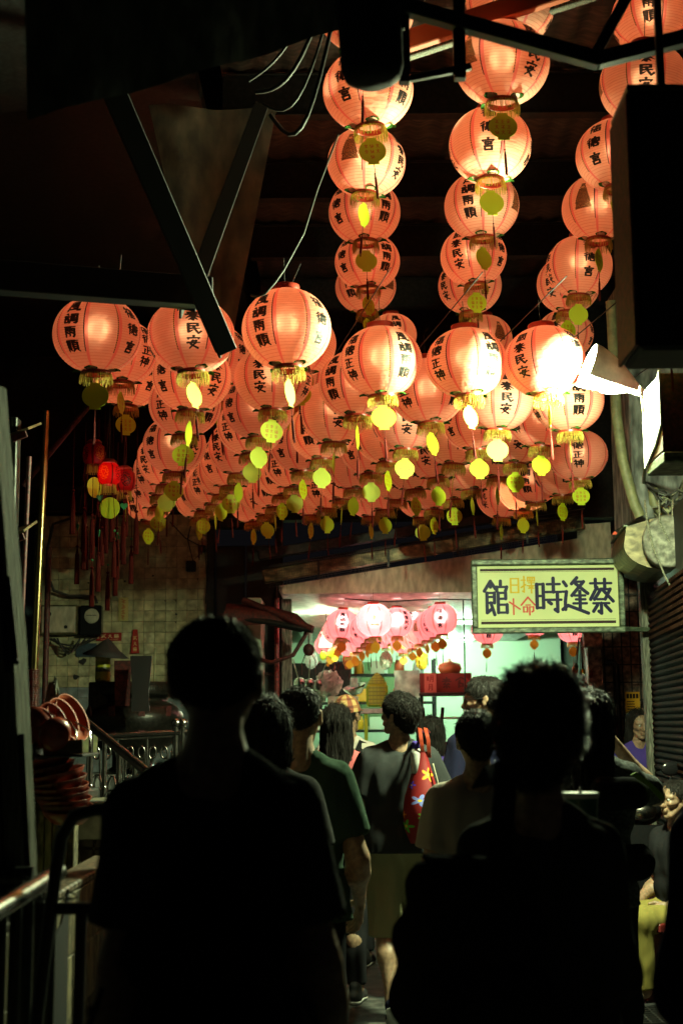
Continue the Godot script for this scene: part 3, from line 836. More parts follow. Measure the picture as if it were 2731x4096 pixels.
func tiled_wall() -> void:
	var t := thing("tiled_wall", "stained cream tiled wall with a grey blue band below", "wall", Vector3(-2.04, 0, -13.2))
	part("wall_body", Geo.new().box(Vector3(1.66, 3.50, 0.16), Transform3D(Basis(), Vector3(0, 1.75, -0.095)), 0.004), M.grout, t)
	var q := 0.1
	var tile := Geo.new().box(Vector3(q - 0.003, q - 0.003, 0.014), Transform3D(), 0.0022).mesh()
	var chipped := Geo.new().prism(PackedVector2Array([Vector2(-0.0478, -0.0478), Vector2(0.0478, -0.0478), Vector2(0.0478, 0.031), Vector2(0.033, 0.0478), Vector2(-0.0478, 0.0478)]), 0.014).mesh()
	var rest := Geo.new()
	var rest_blue := Geo.new()
	var count := 0
	for row in range(34, -1, -1):
		for col in 16:
			var at := Vector3(-0.75 + col * q, 0.045 + row * q, -0.009 + rng.randf_range(-0.0012, 0.0012))
			var blue := row < 19
			var hidden := row < 14 or (row < 18 and col > 8)
			if count < 298 and not hidden:
				count += 1
				var m: Material = M.tile_blue if blue else M.tile_cream
				if rng.randf() < 0.25: m = M.tile_blue_pale if blue else M.tile_cream_worn
				elif rng.randf() < 0.2 and not blue: m = M.tile_cream_pale
				part("tile", chipped if rng.randf() < 0.03 else tile, m, t, at, Vector3(rng.randf_range(-0.012, 0.012), rng.randf_range(-0.012, 0.012), 0))
			else:
				(rest_blue if blue else rest).box(Vector3(q - 0.003, q - 0.003, 0.014), Transform3D(Basis(), at))
	if rest.v.size(): part("lower_tiles", rest, M.tile_cream, t).set_meta("kind", "stuff")
	part("lower_blue_tiles", rest_blue, M.tile_blue, t).set_meta("kind", "stuff")
	# dark spots where fittings were pulled out
	for s in [[-0.36, 2.13, 0.035], [-0.13, 2.10, 0.012], [-0.42, 1.99, 0.03], [0.1, 1.87, 0.018], [-0.32, 2.86, 0.01], [0.02, 2.87, 0.011], [0.28, 2.92, 0.01], [0.02, 2.72, 0.01], [0.5, 2.56, 0.011]]:
		var poly := PackedVector2Array()
		for k in 9: poly.append(Vector2(cos(TAU * k / 9), sin(TAU * k / 9) * 0.8) * s[2] * rng.randf_range(0.7, 1.3))
		part("wall_scar", Geo.new().prism(poly, 0.004), M.rubber, t, Vector3(s[0], s[1], 0.0035))
	single("timber_fascia", Geo.new().box(Vector3(2.6, 0.24, 0.1), Transform3D(), 0.006), M.dark_steel, "dark fascia board along the top of the tiled wall", "board", Vector3(-1.7, 3.64, -13.16))
	# the dark doorway right of the tiles
	var d := thing("dark_doorway", "dark timber double door beside the tiled wall", "door", Vector3(-0.9, 0, -13.2))
	for s in [-1.0, 1.0]:
		part("door_leaf", Geo.new().box(Vector3(0.27, 3.2, 0.05), Transform3D(), 0.006), M.black, d, Vector3(s * 0.14, 1.6, -0.06))
		part("door_post", Geo.new().box(Vector3(0.07, 3.35, 0.14), Transform3D(), 0.006), M.dark_steel, d, Vector3(s * 0.315, 1.68, 0))
	part("lintel", Geo.new().box(Vector3(0.70, 0.09, 0.15), Transform3D(), 0.006), M.dark_steel, d, Vector3(0, 3.4, 0))
	for k in 4:
		part("panel_rail", Geo.new().box(Vector3(0.5, 0.03, 0.02), Transform3D(), 0.004), M.red_dark, d, Vector3(0, 0.9 + k * 0.55, -0.02))
	# things fixed on the tiled wall
	var e := thing("fuse_box", "pale metal fuse box with round marks, on the tiled wall", "electric box", Vector3(-2.60, 2.51, -13.12))
	part("case", Geo.new().box(Vector3(0.34, 0.27, 0.13), Transform3D(), 0.008), M.hood_metal, e)
	part("lid", Geo.new().box(Vector3(0.31, 0.24, 0.012), Transform3D(), 0.005), M.cream_paint, e, Vector3(0, 0, 0.072))
	part("lock", Geo.new().tube([Vector3(0.07, -0.07, 0.078), Vector3(0.07, -0.07, 0.09)], 0.016, 12), M.stainless, e)
	part("round_mark", Geo.new().tube([Vector3(-0.09, 0.05, 0.078), Vector3(-0.09, 0.05, 0.083)], 0.024, 14), M.black, e)
	var mt := thing("power_meter", "black square power meter with a round glass dial beside the fuse box", "meter", Vector3(-2.31, 2.50, -13.12))
	part("case", Geo.new().box(Vector3(0.2, 0.28, 0.12), Transform3D(), 0.012), M.black_gloss, mt)
	part("dial", Geo.new().lathe([Vector2(0.0, 0.012), Vector2(0.06, 0.01), Vector2(0.068, 0.0), Vector2(0.07, -0.015)], 20, Transform3D(euler(90, 0, 0), Vector3(0.01, 0.04, 0.065))), M.cream_paint, mt)
	part("dial_bar", Geo.new().box(Vector3(0.09, 0.006, 0.004)), M.black, mt, Vector3(0.01, 0.045, 0.078))
	var loops := thing("meter_cables", "black cables drooping below the fuse box and meter", "cable", Vector3(-2.5, 2.36, -13.08))
	for k in 4:
		var p := []
		for s in 9:
			var u := s / 8.0
			p.append(Vector3(lerpf(-0.2 + k * 0.03, 0.25 - k * 0.05, u), -0.02 - (0.07 + k * 0.025) * sin(u * PI), 0.01 * k))
		part("cable", Geo.new().tube(p, 0.009, 6), M.cable, loops)
	var up := []
	for q2 in [[-2.26, 2.66], [-2.28, 2.72], [-2.38, 2.73], [-2.52, 2.73], [-2.66, 2.78], [-2.71, 2.9], [-2.72, 3.2], [-2.68, 3.4], [-2.5, 3.46]]: up.append(Vector3(q2[0], q2[1], -13.1))
	single("wall_conduit", Geo.new().tube(up, 0.014, 8), M.cable, "thick black conduit climbing from the meter up the tiled wall edge", "cable")
	# a wall box with two bent wires
	var w := thing("wall_socket_box", "small black box with crossing wires high on the tiled wall", "electric box", Vector3(-1.40, 3.0, -13.14))
	part("box", Geo.new().box(Vector3(0.09, 0.10, 0.07), Transform3D(), 0.01), M.black, w, Vector3(0, 0.0, 0))
	part("upper_box", Geo.new().box(Vector3(0.07, 0.07, 0.06), Transform3D(), 0.01), M.rubber, w, Vector3(0.1, 0.16, 0))
	part("wire", Geo.new().tube([Vector3(-0.2, 0.42, 0), Vector3(-0.05, 0.26, 0.02), Vector3(0.08, 0.19, 0.01)], 0.006, 6), M.cable, w)
	part("wire", Geo.new().tube([Vector3(0.02, 0.5, 0), Vector3(-0.03, 0.25, 0.02), Vector3(0.02, 0.05, 0.03), Vector3(0.12, 0.14, 0.02)], 0.006, 6), M.cable, w)
	part("wire", Geo.new().tube([Vector3(0.13, 0.14, 0), Vector3(0.15, -0.1, 0.01), Vector3(0.14, -0.35, 0)], 0.005, 6), M.cable, w)
	# notices
	var im := img(160, 64, Color(0.55, 0.05, 0.04))
	im.fill_rect(Rect2i(12, 14, 5, 30), Color(0.85, 0.8, 0.6)); im.fill_rect(Rect2i(8, 38, 13, 5), Color(0.85, 0.8, 0.6))
	for k in 3: write(im, ["mie", "huo", "qi"][k], Vector2(32 + k * 40, 10), Vector2(32, 34), 2.4, Color(0.85, 0.8, 0.6), false)
	im.fill_rect(Rect2i(30, 52, 110, 3), Color(0.8, 0.7, 0.5))
	single("extinguisher_sign", Geo.new().prism(rect(0.235, 0.075), 0.005), printed("extinguisher_print", im), "red fire extinguisher notice with white characters on the tiled wall", "sign", Vector3(-2.16, 2.355, -13.185))
	var im2 := img(48, 128, Color(0.72, 0.66, 0.42))
	for k in 4:   # worn red print, too faint to read
		for j in 4: im2.fill_rect(Rect2i(14 + (j * 5 + k * 3) % 9, 10 + k * 29 + j * 6, 9 + (j * 7 + k) % 8, 3), Color(0.65, 0.12, 0.06))
	single("paper_notice", Geo.new().prism(rect(0.09, 0.22), 0.003), printed("paper_notice_print", im2, 0.9), "narrow cream notice with a column of red characters on the tiled wall", "notice", Vector3(-2.03, 2.61, -13.188))
	var im3 := img(48, 128, Color(0.60, 0.10, 0.06))
	for k in 3: write(im3, ["mie", "huo", "qi"][k], Vector2(13, 34 + k * 30), Vector2(22, 24), 2.6, Color(0.82, 0.74, 0.5), false)
	single("wedge_sign", Geo.new().prism(PackedVector2Array([Vector2(-0.04, -0.11), Vector2(0.04, -0.11), Vector2(0.02, 0.11), Vector2(-0.02, 0.11)]), 0.02), printed("wedge_print", im3), "red wedge shaped extinguisher notice right of the red strip notice", "sign", Vector3(-1.915, 2.31, -13.18))
	single("blue_plate", Geo.new().prism(rect(0.19, 0.125), 0.006), mat("plate_blue", lin(0.035, 0.075, 0.11), 0.5, 0.0, "soft", Vector3.ONE * 4.0), "dark blue enamel plate below the power meter", "plate", Vector3(-2.365, 2.235, -13.184))


func rect(w: float, h: float) -> PackedVector2Array:
	return PackedVector2Array([Vector2(-w / 2, -h / 2), Vector2(w / 2, -h / 2), Vector2(w / 2, h / 2), Vector2(-w / 2, h / 2)])


func lamp_and_right_side() -> void:
	# the bare flood lamp on its arm
	var glow := StandardMaterial3D.new()
	glow.resource_name = "lamp_glass"
	glow.albedo_color = lin(0.9, 0.92, 0.85)
	glow.emission_enabled = true
	glow.emission = Color(0.95, 1.0, 0.88)
	glow.emission_energy_multiplier = 14.0
	var axis := (Vector3(1.12, 3.30, -6.87) - Vector3(1.45, 3.18, -6.9)).normalized()
	var side := axis.cross(Vector3.BACK).normalized()
	var fr := Transform3D(Basis(side, axis, side.cross(axis)), Vector3(1.45, 3.18, -6.9))
	var t := thing("flood_lamp", "glaring white bell shaped flood lamp on a thin arm beside the pillar", "lamp", fr.origin)
	var inv := Transform3D(fr.basis, Vector3.ZERO)
	part("lamp_bulb", Geo.new().lathe([Vector2(0.0, 0.20), Vector2(0.035, 0.195), Vector2(0.062, 0.175), Vector2(0.074, 0.145), Vector2(0.070, 0.11), Vector2(0.050, 0.06), Vector2(0.028, 0.02), Vector2(0.024, 0.0)], 28, inv), glow, t)
	var hd := []
	for k in 9:
		var u := k / 8.0
		var row := []
		for s in 13:
			var a := lerpf(-0.35, PI + 0.35, s / 12.0)
			row.append(inv * (Vector3(sin(a), 0, cos(a)) * (0.03 + 0.115 * sin(u * 1.45)) + Vector3(0, u * 0.27 - 0.02, 0)))
		hd.append(row)
	part("reflector", Geo.new().sheet(hd, 0.004), M.white_paint, t)
	part("socket", Geo.new().lathe([Vector2(0.0, 0.0), Vector2(0.026, 0.0), Vector2(0.026, -0.04), Vector2(0.018, -0.055), Vector2(0.0, -0.055)], 16, inv), M.white_paint, t)
	part("arm", Geo.new().tube([inv * Vector3(0, -0.05, 0), Vector3(0.12, -0.07, -0.3), Vector3(0.4, -0.05, -1.6), Vector3(0.62, -0.02, -2.72)], 0.012, 8), M.pipe_pale, t)
	var l := OmniLight3D.new()
	l.name = "flood_light"
	l.light_color = Color(0.92, 1.0, 0.77)
	l.light_energy = 27.0
	l.light_size = 0.10
	l.omni_range = 40.0
	l.omni_attenuation = 2.0
	l.shadow_enabled = true
	l.position = inv * Vector3(0, 0.12, 0)
	t.add_child(l)

	# concrete pillar with pipe and cables
	single("concrete_pillar", Geo.new().box(Vector3(0.9, 1.75, 0.7), Transform3D(), 0.012), M.pillar, "weathered grey concrete pillar behind the lamp, above the shutter housing", "pillar", Vector3(2.44, 3.78, -9.95))
	single("down_pipe", Geo.new().tube([Vector3(1.83, 4.35, -9.3), Vector3(1.84, 3.55, -9.3), Vector3(1.87, 3.25, -9.3), Vector3(1.93, 2.98, -9.3), Vector3(1.97, 2.88, -9.3)], 0.036, 12), M.pipe_pale, "pale yellowish pipe running down beside the concrete pillar", "pipe")
	single("elbow_pipe", Geo.new().tube([Vector3(2.05, 3.06, -9.25), Vector3(2.055, 2.96, -9.25), Vector3(2.09, 2.915, -9.25), Vector3(2.2, 2.89, -9.2), Vector3(2.6, 2.84, -9.1)], 0.034, 12), M.pipe_pale, "pale elbow pipe turning along the bottom of the concrete pillar", "pipe")
	var cb := thing("cable_tangle", "tangle of grey and black cables below the concrete pillar", "cables", Vector3(2.1, 3.0, -9.2))
	for k in 12:
		var p := []
		var a := Vector3(rng.randf_range(-0.12, 0.05), rng.randf_range(-0.2, 0.1), rng.randf_range(-0.1, 0.12))
		var b := Vector3(rng.randf_range(0.2, 0.5), rng.randf_range(-0.1, 0.45), rng.randf_range(-0.1, 0.15))
		for s in 9:
			var u := s / 8.0
			p.append(a.lerp(b, u) + Vector3(0, -rng.randf_range(0.05, 0.16) * sin(u * PI), 0.04 * sin(u * 7.0 + k)))
		part("cable", Geo.new().tube(p, rng.randf_range(0.005, 0.011), 6), M.cable_pale if k % 3 == 0 else M.cable, cb)
	for k in 3:
		part("hanging_cable", Geo.new().tube([Vector3(-0.15 + k * 0.09, -0.05, 0.15), Vector3(-0.15 + k * 0.08, -0.2, 0.2), Vector3(-0.12 + k * 0.12, -0.36, 0.2), Vector3(-0.05 + k * 0.2, -0.55 + k * 0.1, 0.2), Vector3(0.05 + k * 0.25, -0.75 + k * 0.2, 0.2)], 0.007, 6), M.cable_pale, cb)

	# shutter wall, turned five degrees
	var yaw := deg_to_rad(-5.2)
	var base := Vector3(2.2, 0, -10.2)
	var sh := thing("roller_shutter", "closed brown roller shutter along the alley, upper slats perforated", "shutter", base, yaw)
	var prof := PackedVector2Array()
	for k in 9:
		var u := k / 8.0
		prof.append(Vector2(-0.004 - 0.014 * sin(u * PI), u * 0.0395))
	prof.append(Vector2(0.004, 0.041)); prof.append(Vector2(0.004, -0.002))
	var slat := Geo.new().prism(prof, 2.6).mesh()
	var lou := Geo.new()
	for k in 56:
		part("slat", slat, M.shutter, sh, Vector3(rng.randf_range(-0.002, 0.002), 0.06 + k * 0.0425, 1.35))
		if k > 47:
			for s in 28:
				var tr := Transform3D(euler(0, 90, 0), Vector3(-0.022, 0.06 + k * 0.0425 + 0.022, 0.12 + s * 0.075 + (k % 2) * 0.03))
				lou.prism(PackedVector2Array([Vector2(-0.016, -0.010), Vector2(0.016, -0.010), Vector2(0.0, 0.013)]), 0.012, tr)
	part("punched_louvres", lou, M.shutter, sh).set_meta("kind", "stuff")
	single("shutter_wall", Geo.new().box(Vector3(0.2, 2.9, 2.7), Transform3D(), 0.01), M.dark_steel, "dark wall behind the roller shutter", "wall", base + Vector3(0.125 - 0.12, 1.45, 1.35), Vector3(0, yaw, 0))
	single("shutter_post", Geo.new().box(Vector3(0.115, 2.72, 0.09), Transform3D(), 0.006), M.wood_post, "weathered pale post at the end of the roller shutter, holding the lettered sign", "post", Vector3(2.205, 1.36, -10.22), Vector3(0, 0, 0.012))
	var hood := thing("shutter_housing", "rusty brown shutter housing with a curved bright underside above the post", "housing", Vector3(2.12, 2.7, -9.9), yaw)
	var hp := PackedVector2Array([Vector2(0.12, 0.19), Vector2(-0.20, 0.10), Vector2(-0.22, -0.02)])
	for k in 7: hp.append(Vector2(-0.22 + 0.3 * (1 - cos(k * PI / 12.0)), -0.03 - 0.16 * sin(k * PI / 12.0)))
	hp.append(Vector2(0.12, -0.19))
	part("housing_cover", Geo.new().prism(hp, 0.9, Transform3D(Basis(), Vector3(0, 0, 0.28))), M.hood_metal, hood)
	part("top_strip", Geo.new().bar(Vector3(-0.205, 0.105, -0.17), Vector3(-0.205, 0.105, 0.73), 0.03, 0.012), M.sign_frame, hood)
	single("shutter_drum", Geo.new().lathe([Vector2(0.0, 0.16), Vector2(0.15, 0.155), Vector2(0.175, 0.12), Vector2(0.175, -0.2), Vector2(0.0, -0.2)], 28, Transform3D(euler(90, -12, 0), Vector3.ZERO)), M.drum, "mottled pale drum end beside the shutter housing", "drum", Vector3(2.12, 2.68, -9.15))

	# the lettered sign board
	sign_board()
	var lb := thing("box_sign", "white sided sign box with a dark front, lit by the flood lamp", "sign", Vector3(1.63, 2.93, -6.48))
	part("box", Geo.new().box(Vector3(0.36, 0.36, 0.36), Transform3D(), 0.004), M.red_dark, lb)
	part("side_panel", Geo.new().prism(PackedVector2Array([Vector2(-0.18, -0.2), Vector2(0.06, -0.13), Vector2(0.19, -0.06), Vector2(0.19, 0.19), Vector2(0.08, 0.12), Vector2(-0.18, 0.06)]), 0.008, Transform3D(euler(0, 90, 0), Vector3(-0.186, 0, 0)) * Transform3D(Basis(Vector3(-1, 0, 0), Vector3.UP, Vector3(0, 0, -1)), Vector3.ZERO)), M.white_paint, lb)
	part("bottom_tray", Geo.new().box(Vector3(0.40, 0.05, 0.36), Transform3D(), 0.006), M.sign_frame, lb, Vector3(0.02, -0.21, 0.01))

	# drain, scooter
	var dr := thing("drain_grate", "rusty square mesh drain grate in the floor", "grate", Vector3(1.62, 0.012, -7.78))
	for k in 9:
		part("grate_bar", Geo.new().box(Vector3(0.5, 0.02, 0.012)), M.dark_steel, dr, Vector3(0, 0, -0.2 + k * 0.05))
	for k in 9:
		part("cross_bar", Geo.new().box(Vector3(0.012, 0.018, 0.42)), M.dark_steel, dr, Vector3(-0.24 + k * 0.06, 0, 0))
	scooter()


func sign_board() -> void:
	var t := thing("sign_board", "wide cream sign with large navy characters in a mossy metal frame", "sign", Vector3(1.445, 2.42, -10.0), deg_to_rad(-1.5))
	part("case", Geo.new().box(Vector3(1.05, 0.50, 0.14), Transform3D(), 0.006), M.sign_frame, t, Vector3(0, 0, -0.08))
	for s in [-1.0, 1.0]:
		part("frame_rail", Geo.new().box(Vector3(1.07, 0.042, 0.05), Transform3D(), 0.008), M.sign_frame, t, Vector3(0, s * 0.24, 0.012))
		part("frame_stile", Geo.new().box(Vector3(0.042, 0.438, 0.05), Transform3D(), 0.008), M.sign_frame, t, Vector3(s * 0.514, 0, 0.011))
	var im := img(1024, 452, Color(0.80, 0.84, 0.62))
	var bar := Color(0.19, 0.10, 0.11)
	for y in [[22, 18], [46, 2], [396, 2], [408, 20]]:
		im.fill_rect(Rect2i(22, y[0], 980, y[1]), bar)
	var navy := Color(0.045, 0.045, 0.24)
	write(im, "guan", Vector2(32, 84), Vector2(182, 288), 2.7, navy, false)
	write(im, "ri", Vector2(216, 76), Vector2(112, 134), 2.4, Color(0.80, 0.67, 0.06), false)
	write(im, "ze", Vector2(314, 74), Vector2(108, 134), 2.1, Color(0.80, 0.67, 0.06), false)
	write(im, "bu", Vector2(214, 222), Vector2(118, 150), 2.0, Color(0.80, 0.30, 0.26), false)
	write(im, "ming", Vector2(312, 226), Vector2(110, 142), 2.3, Color(0.80, 0.30, 0.26), false)
	write(im, "shi", Vector2(424, 82), Vector2(186, 286), 2.8, navy, false)
	write(im, "feng2", Vector2(610, 80), Vector2(194, 288), 2.6, navy, false)
	write(im, "cai", Vector2(804, 78), Vector2(192, 292), 2.6, navy, false)
	var face := printed("sign_face_print", im, 0.5)
	face.metallic_specular = 0.3
	part("face", Geo.new().prism(rect(0.985, 0.436), 0.012), face, t, Vector3(0, 0, 0.0))
	part("bracket", Geo.new().bar(Vector3(0.52, -0.235, -0.02), Vector3(0.74, -0.235, -0.12), 0.04, 0.03), M.sign_frame, t)
	part("bracket", Geo.new().bar(Vector3(0.52, 0.235, -0.05), Vector3(0.74, 0.235, -0.15), 0.04, 0.03), M.sign_frame, t)


func scooter() -> void:
	var t := thing("scooter", "dark motor scooter with a red rimmed headlight cowl parked behind the seated person", "scooter", Vector3(1.80, 0, -8.95), deg_to_rad(8))
	part("cowl", Geo.new().ball(Vector3(0, 1.02, 0), Vector3(0.17, 0.12, 0.16), 18, 12), M.black_gloss, t)
	part("windshield_rim", Geo.new().tube([Vector3(-0.15, 1.08, 0.08), Vector3(-0.08, 1.15, 0.1), Vector3(0.05, 1.17, 0.1), Vector3(0.16, 1.12, 0.08)], 0.016, 8), M.red_paint, t)
	part("handlebar", Geo.new().tube([Vector3(-0.36, 1.06, -0.05), Vector3(-0.15, 1.04, 0), Vector3(0.15, 1.04, 0), Vector3(0.36, 1.06, -0.05)], 0.015, 8), M.black_metal, t)
	for s in [-1.0, 1.0]:
		part("grip", Geo.new().tube([Vector3(s * 0.25, 1.05, -0.03), Vector3(s * 0.37, 1.06, -0.05)], 0.02, 8), M.rubber, t)
		var mi := part("mirror", Geo.new().ball(Vector3.ZERO, Vector3(0.065, 0.045, 0.02), 14, 8), M.black_gloss, t, Vector3(s * 0.24, 1.25, -0.02))
		part("stalk", Geo.new().tube([Vector3(0, -0.03, 0), Vector3(-s * 0.03, -0.2, 0)], 0.006, 6), M.black_metal, mi)
	part("headlight", Geo.new().ball(Vector3(0, 1.0, 0.12), Vector3(0.09, 0.06, 0.06), 14, 8), M.stainless, t)
	part("leg_shield", Geo.new().sheet([[Vector3(-0.17, 0.92, 0.1), Vector3(0, 0.92, 0.15), Vector3(0.17, 0.92, 0.1)], [Vector3(-0.2, 0.6, 0.12), Vector3(0, 0.6, 0.2), Vector3(0.2, 0.6, 0.12)], [Vector3(-0.14, 0.32, 0.1), Vector3(0, 0.32, 0.18), Vector3(0.14, 0.32, 0.1)]], 0.02), M.black_gloss, t)
	part("front_fender", Geo.new().sheet([[Vector3(-0.06, 0.40, 0.05), Vector3(0, 0.44, 0.05), Vector3(0.06, 0.40, 0.05)], [Vector3(-0.07, 0.48, 0.28), Vector3(0, 0.52, 0.28), Vector3(0.07, 0.48, 0.28)], [Vector3(-0.05, 0.40, 0.5), Vector3(0, 0.43, 0.5), Vector3(0.05, 0.40, 0.5)]], 0.012), M.red_paint, t)
	for z in [0.28, -0.95]:
		var wh := part("wheel", Geo.new().lathe([Vector2(0.19, -0.045), Vector2(0.235, -0.04), Vector2(0.245, 0), Vector2(0.235, 0.04), Vector2(0.19, 0.045), Vector2(0.19, -0.045)], 26, Transform3D(euler(0, 0, 90), Vector3.ZERO)), M.rubber, t, Vector3(0, 0.245, z))
		part("rim", Geo.new().lathe([Vector2(0.19, 0.03), Vector2(0.15, 0.02), Vector2(0.04, 0.03), Vector2(0.0, 0.03)], 18, Transform3D(euler(0, 0, 90), Vector3.ZERO)), M.stainless, wh)
		part("fork", Geo.new().bar(Vector3(0.065, 0, 0), Vector3(0.05, 0.5, -0.1 if z > 0 else 0.2), 0.03, 0.03), M.black_metal, wh)
	part("floorboard", Geo.new().box(Vector3(0.3, 0.06, 0.45), Transform3D(), 0.015), M.black_metal, t, Vector3(0, 0.32, -0.15))
	part("rear_body", Geo.new().ball(Vector3(0, 0.58, -0.72), Vector3(0.17, 0.22, 0.48), 18, 12), M.red_paint, t)
	part("saddle", Geo.new().ball(Vector3(0, 0.80, -0.68), Vector3(0.14, 0.07, 0.42), 18, 10), M.rubber, t)


func stall() -> void:
	# roof of the stall, its cream front panel and gutter
	single("stall_fascia", Geo.new().prism(PackedVector2Array([Vector2(-0.52, 2.66), Vector2(2.34, 2.66), Vector2(2.34, 3.26), Vector2(2.05, 3.24), Vector2(2.05, 3.12), Vector2(0.7, 2.92), Vector2(-0.52, 2.73)]), 0.03), M.cream_paint, "long cream panel across the front of the stall, rising to one side", "panel", Vector3(0, 0, -12.3))
	var gt := thing("stall_gutter", "slanted metal gutter over the cream stall panel", "gutter", Vector3(0, 0, -12.22))
	part("channel", Geo.new().bar(Vector3(-0.68, 2.80, 0), Vector3(2.1, 3.25, 0), 0.05, 0.12, 0.01), M.hood_metal, gt)
	part("lip", Geo.new().bar(Vector3(-0.68, 2.872, 0.04), Vector3(2.1, 3.322, 0.04), 0.03, 0.02, 0.004), M.dark_steel, gt)
	part("upper_beam", Geo.new().bar(Vector3(-0.72, 2.98, 0.06), Vector3(2.1, 3.41, 0.06), 0.08, 0.09, 0.01), M.dark_steel, gt)
	for k in 4:
		part("strap", Geo.new().bar(Vector3(-0.2 + k * 0.6, 2.78 + k * 0.097, 0.032), Vector3(-0.2 + k * 0.6, 2.93 + k * 0.097, 0.032), 0.02, 0.008), M.black_metal, gt)
	var nets := [[-0.62, 0.42, 2.70, 2.84, 0.17], [0.95, 2.05, 3.02, 3.1, 0.17]]
	for i in 2:
		var nn = nets[i]
		var g := Geo.new()
		var cols := 52
		for c in cols + 1:
			var x := lerpf(nn[0], nn[1], float(c) / cols)
			var top: float = 2.86 + (x + 0.68) * 0.162 + 0.02
			var low: float = top - nn[4] - 0.05 * sin(c * 0.35) - (0.03 if c % 7 == 0 else 0.0)
			g.tube([Vector3(x, top, 0.0), Vector3(x + 0.01, (top + low) / 2, 0.03 * sin(c * 0.5)), Vector3(x + 0.015 * sin(c), low, 0.01)], 0.0016, 3, false)
		for r in 10:
			var p := []
			for c in 27:
				var x := lerpf(nn[0], nn[1], c / 26.0)
				var top: float = 2.86 + (x + 0.68) * 0.162 + 0.02
				p.append(Vector3(x, top - (nn[4] + 0.03) * r / 9.5, 0.03 * sin(c) * sin(r * 0.4)))
			g.tube(p, 0.0016, 3, false)
		var o := single("shade_net", g, M.net, ["torn dark netting hanging over the gutter on the doorway side", "dark netting draped along the gutter above the lettered sign"][i], "net", Vector3(0, 0, -12.12))
		o.set_meta("kind", "thing")
	single("stall_ceiling", Geo.new().box(Vector3(3.0, 0.05, 8.1), Transform3D(), 0.004), M.white_paint, "pale board ceiling of the stall, glowing pink from its lanterns", "ceiling", Vector3(0.95, 2.715, -16.4)).set_meta("kind", "structure")
	var cg := Geo.new()
	for k in 66: cg.box(Vector3(2.98, 0.012, 0.112), Transform3D(Basis(), Vector3(0.95, 2.684, -12.45 - k * 0.12)), 0.003)
	single("ceiling_boards", cg, M.white_paint, "narrow pale boards under the stall ceiling", "boards").set_meta("kind", "stuff")
	single("stall_back_wall", Geo.new().box(Vector3(4.2, 2.9, 0.12), Transform3D(), 0.004), M.mint_paint, "pale green back wall of the stall", "wall", Vector3(1.0, 1.45, -20.4))
	single("stall_side_wall", Geo.new().box(Vector3(0.12, 2.65, 7.8), Transform3D(), 0.004), M.mint_paint, "side wall of the stall on the doorway side", "wall", Vector3(-0.78, 1.33, -16.5))
	# lit fittings: a tube behind the lanterns and a small bell lamp
	var glow := StandardMaterial3D.new()
	glow.resource_name = "tube_glow"
	glow.albedo_color = Color(0.9, 1.0, 0.92)
	glow.emission_enabled = true
	glow.emission = Color(0.72, 1.0, 0.80)
	glow.emission_energy_multiplier = 3.0
	for i in 2:
		var tl := thing("tube_lamp", ["fluorescent tube lamp on the stall ceiling behind the small lanterns", "fluorescent tube lamp near the green back wall of the stall"][i], "lamp", [Vector3(1.2, 2.62, -15.6), Vector3(1.5, 2.62, -19.2)][i])
		part("lamp_tube", Geo.new().tube([Vector3(-0.24, 0, 0), Vector3(0.24, 0, 0)], 0.016, 10), glow, tl)
		part("batten", Geo.new().box(Vector3(0.56, 0.03, 0.06), Transform3D(), 0.006), M.white_paint, tl, Vector3(0, 0.035, 0))
		for k in 3:
			var l := OmniLight3D.new()
			l.name = "tube_light"
			l.light_color = Color(0.78, 1.0, 0.82)
			l.light_energy = 1.4
			l.light_size = 0.03
			l.omni_range = 12.0
			l.omni_attenuation = 2.0
			l.shadow_enabled = true
			l.position = Vector3(-0.16 + k * 0.16, -0.0, 0)
			tl.add_child(l)
	var bl_ := thing("bell_lamp", "small white bell lamp with two yellow cards hanging below it", "lamp", Vector3(-0.17, 2.37, -14.6))
	part("lamp_shade", Geo.new().lathe([Vector2(0.03, 0.07), Vector2(0.055, 0.03), Vector2(0.078, -0.05), Vector2(0.07, -0.05), Vector2(0.0, -0.045)], 20), glow, bl_)
	part("cord", Geo.new().tube([Vector3(0, 0.07, 0), Vector3(0, 0.3, 0)], 0.004, 6), M.cable, bl_)
	for k in 2:
		part("card", Geo.new().ball(Vector3(-0.03 + k * 0.08, -0.14 + k * 0.02, 0), Vector3(0.036, 0.048, 0.004), 12, 8), M.card, bl_)
	var bul := OmniLight3D.new()
	bul.name = "bell_light"
	bul.light_color = Color(0.85, 1.0, 0.8)
	bul.light_energy = 0.9
	bul.light_size = 0.03
	bul.shadow_enabled = true
	bul.position = Vector3(0, -0.01, 0)
	bl_.add_child(bul)
	stall_goods()
	# grille window and wall to the right
	single("grille_wall", Geo.new().box(Vector3(1.2, 3.2, 0.12), Transform3D(), 0.004), M.pink_wall, "pinkish plaster wall behind the black window grille", "wall", Vector3(2.86, 1.6, -12.72))
	single("red_lit_column", Geo.new().box(Vector3(0.13, 2.7, 0.3), Transform3D(), 0.008), M.pink_wall, "pink lit column between the stall and the window grille", "column", Vector3(2.20, 1.35, -12.62))
	single("column_box", Geo.new().box(Vector3(0.16, 0.30, 0.12), Transform3D(), 0.008), M.pink_wall, "pale pink box fixed on the column beside the window grille", "box", Vector3(2.16, 2.33, -12.38))
	var gr := thing("window_grille", "black square grid window grille on the pink wall", "grille", Vector3(2.55, 0, -12.6))
	for k in 8:
		part("upright_bar", Geo.new().box(Vector3(0.011, 2.2, 0.011)), M.black_metal, gr, Vector3(-0.25 + k * 0.078 + (0.02 if k == 5 else 0.0), 1.9, 0.012))
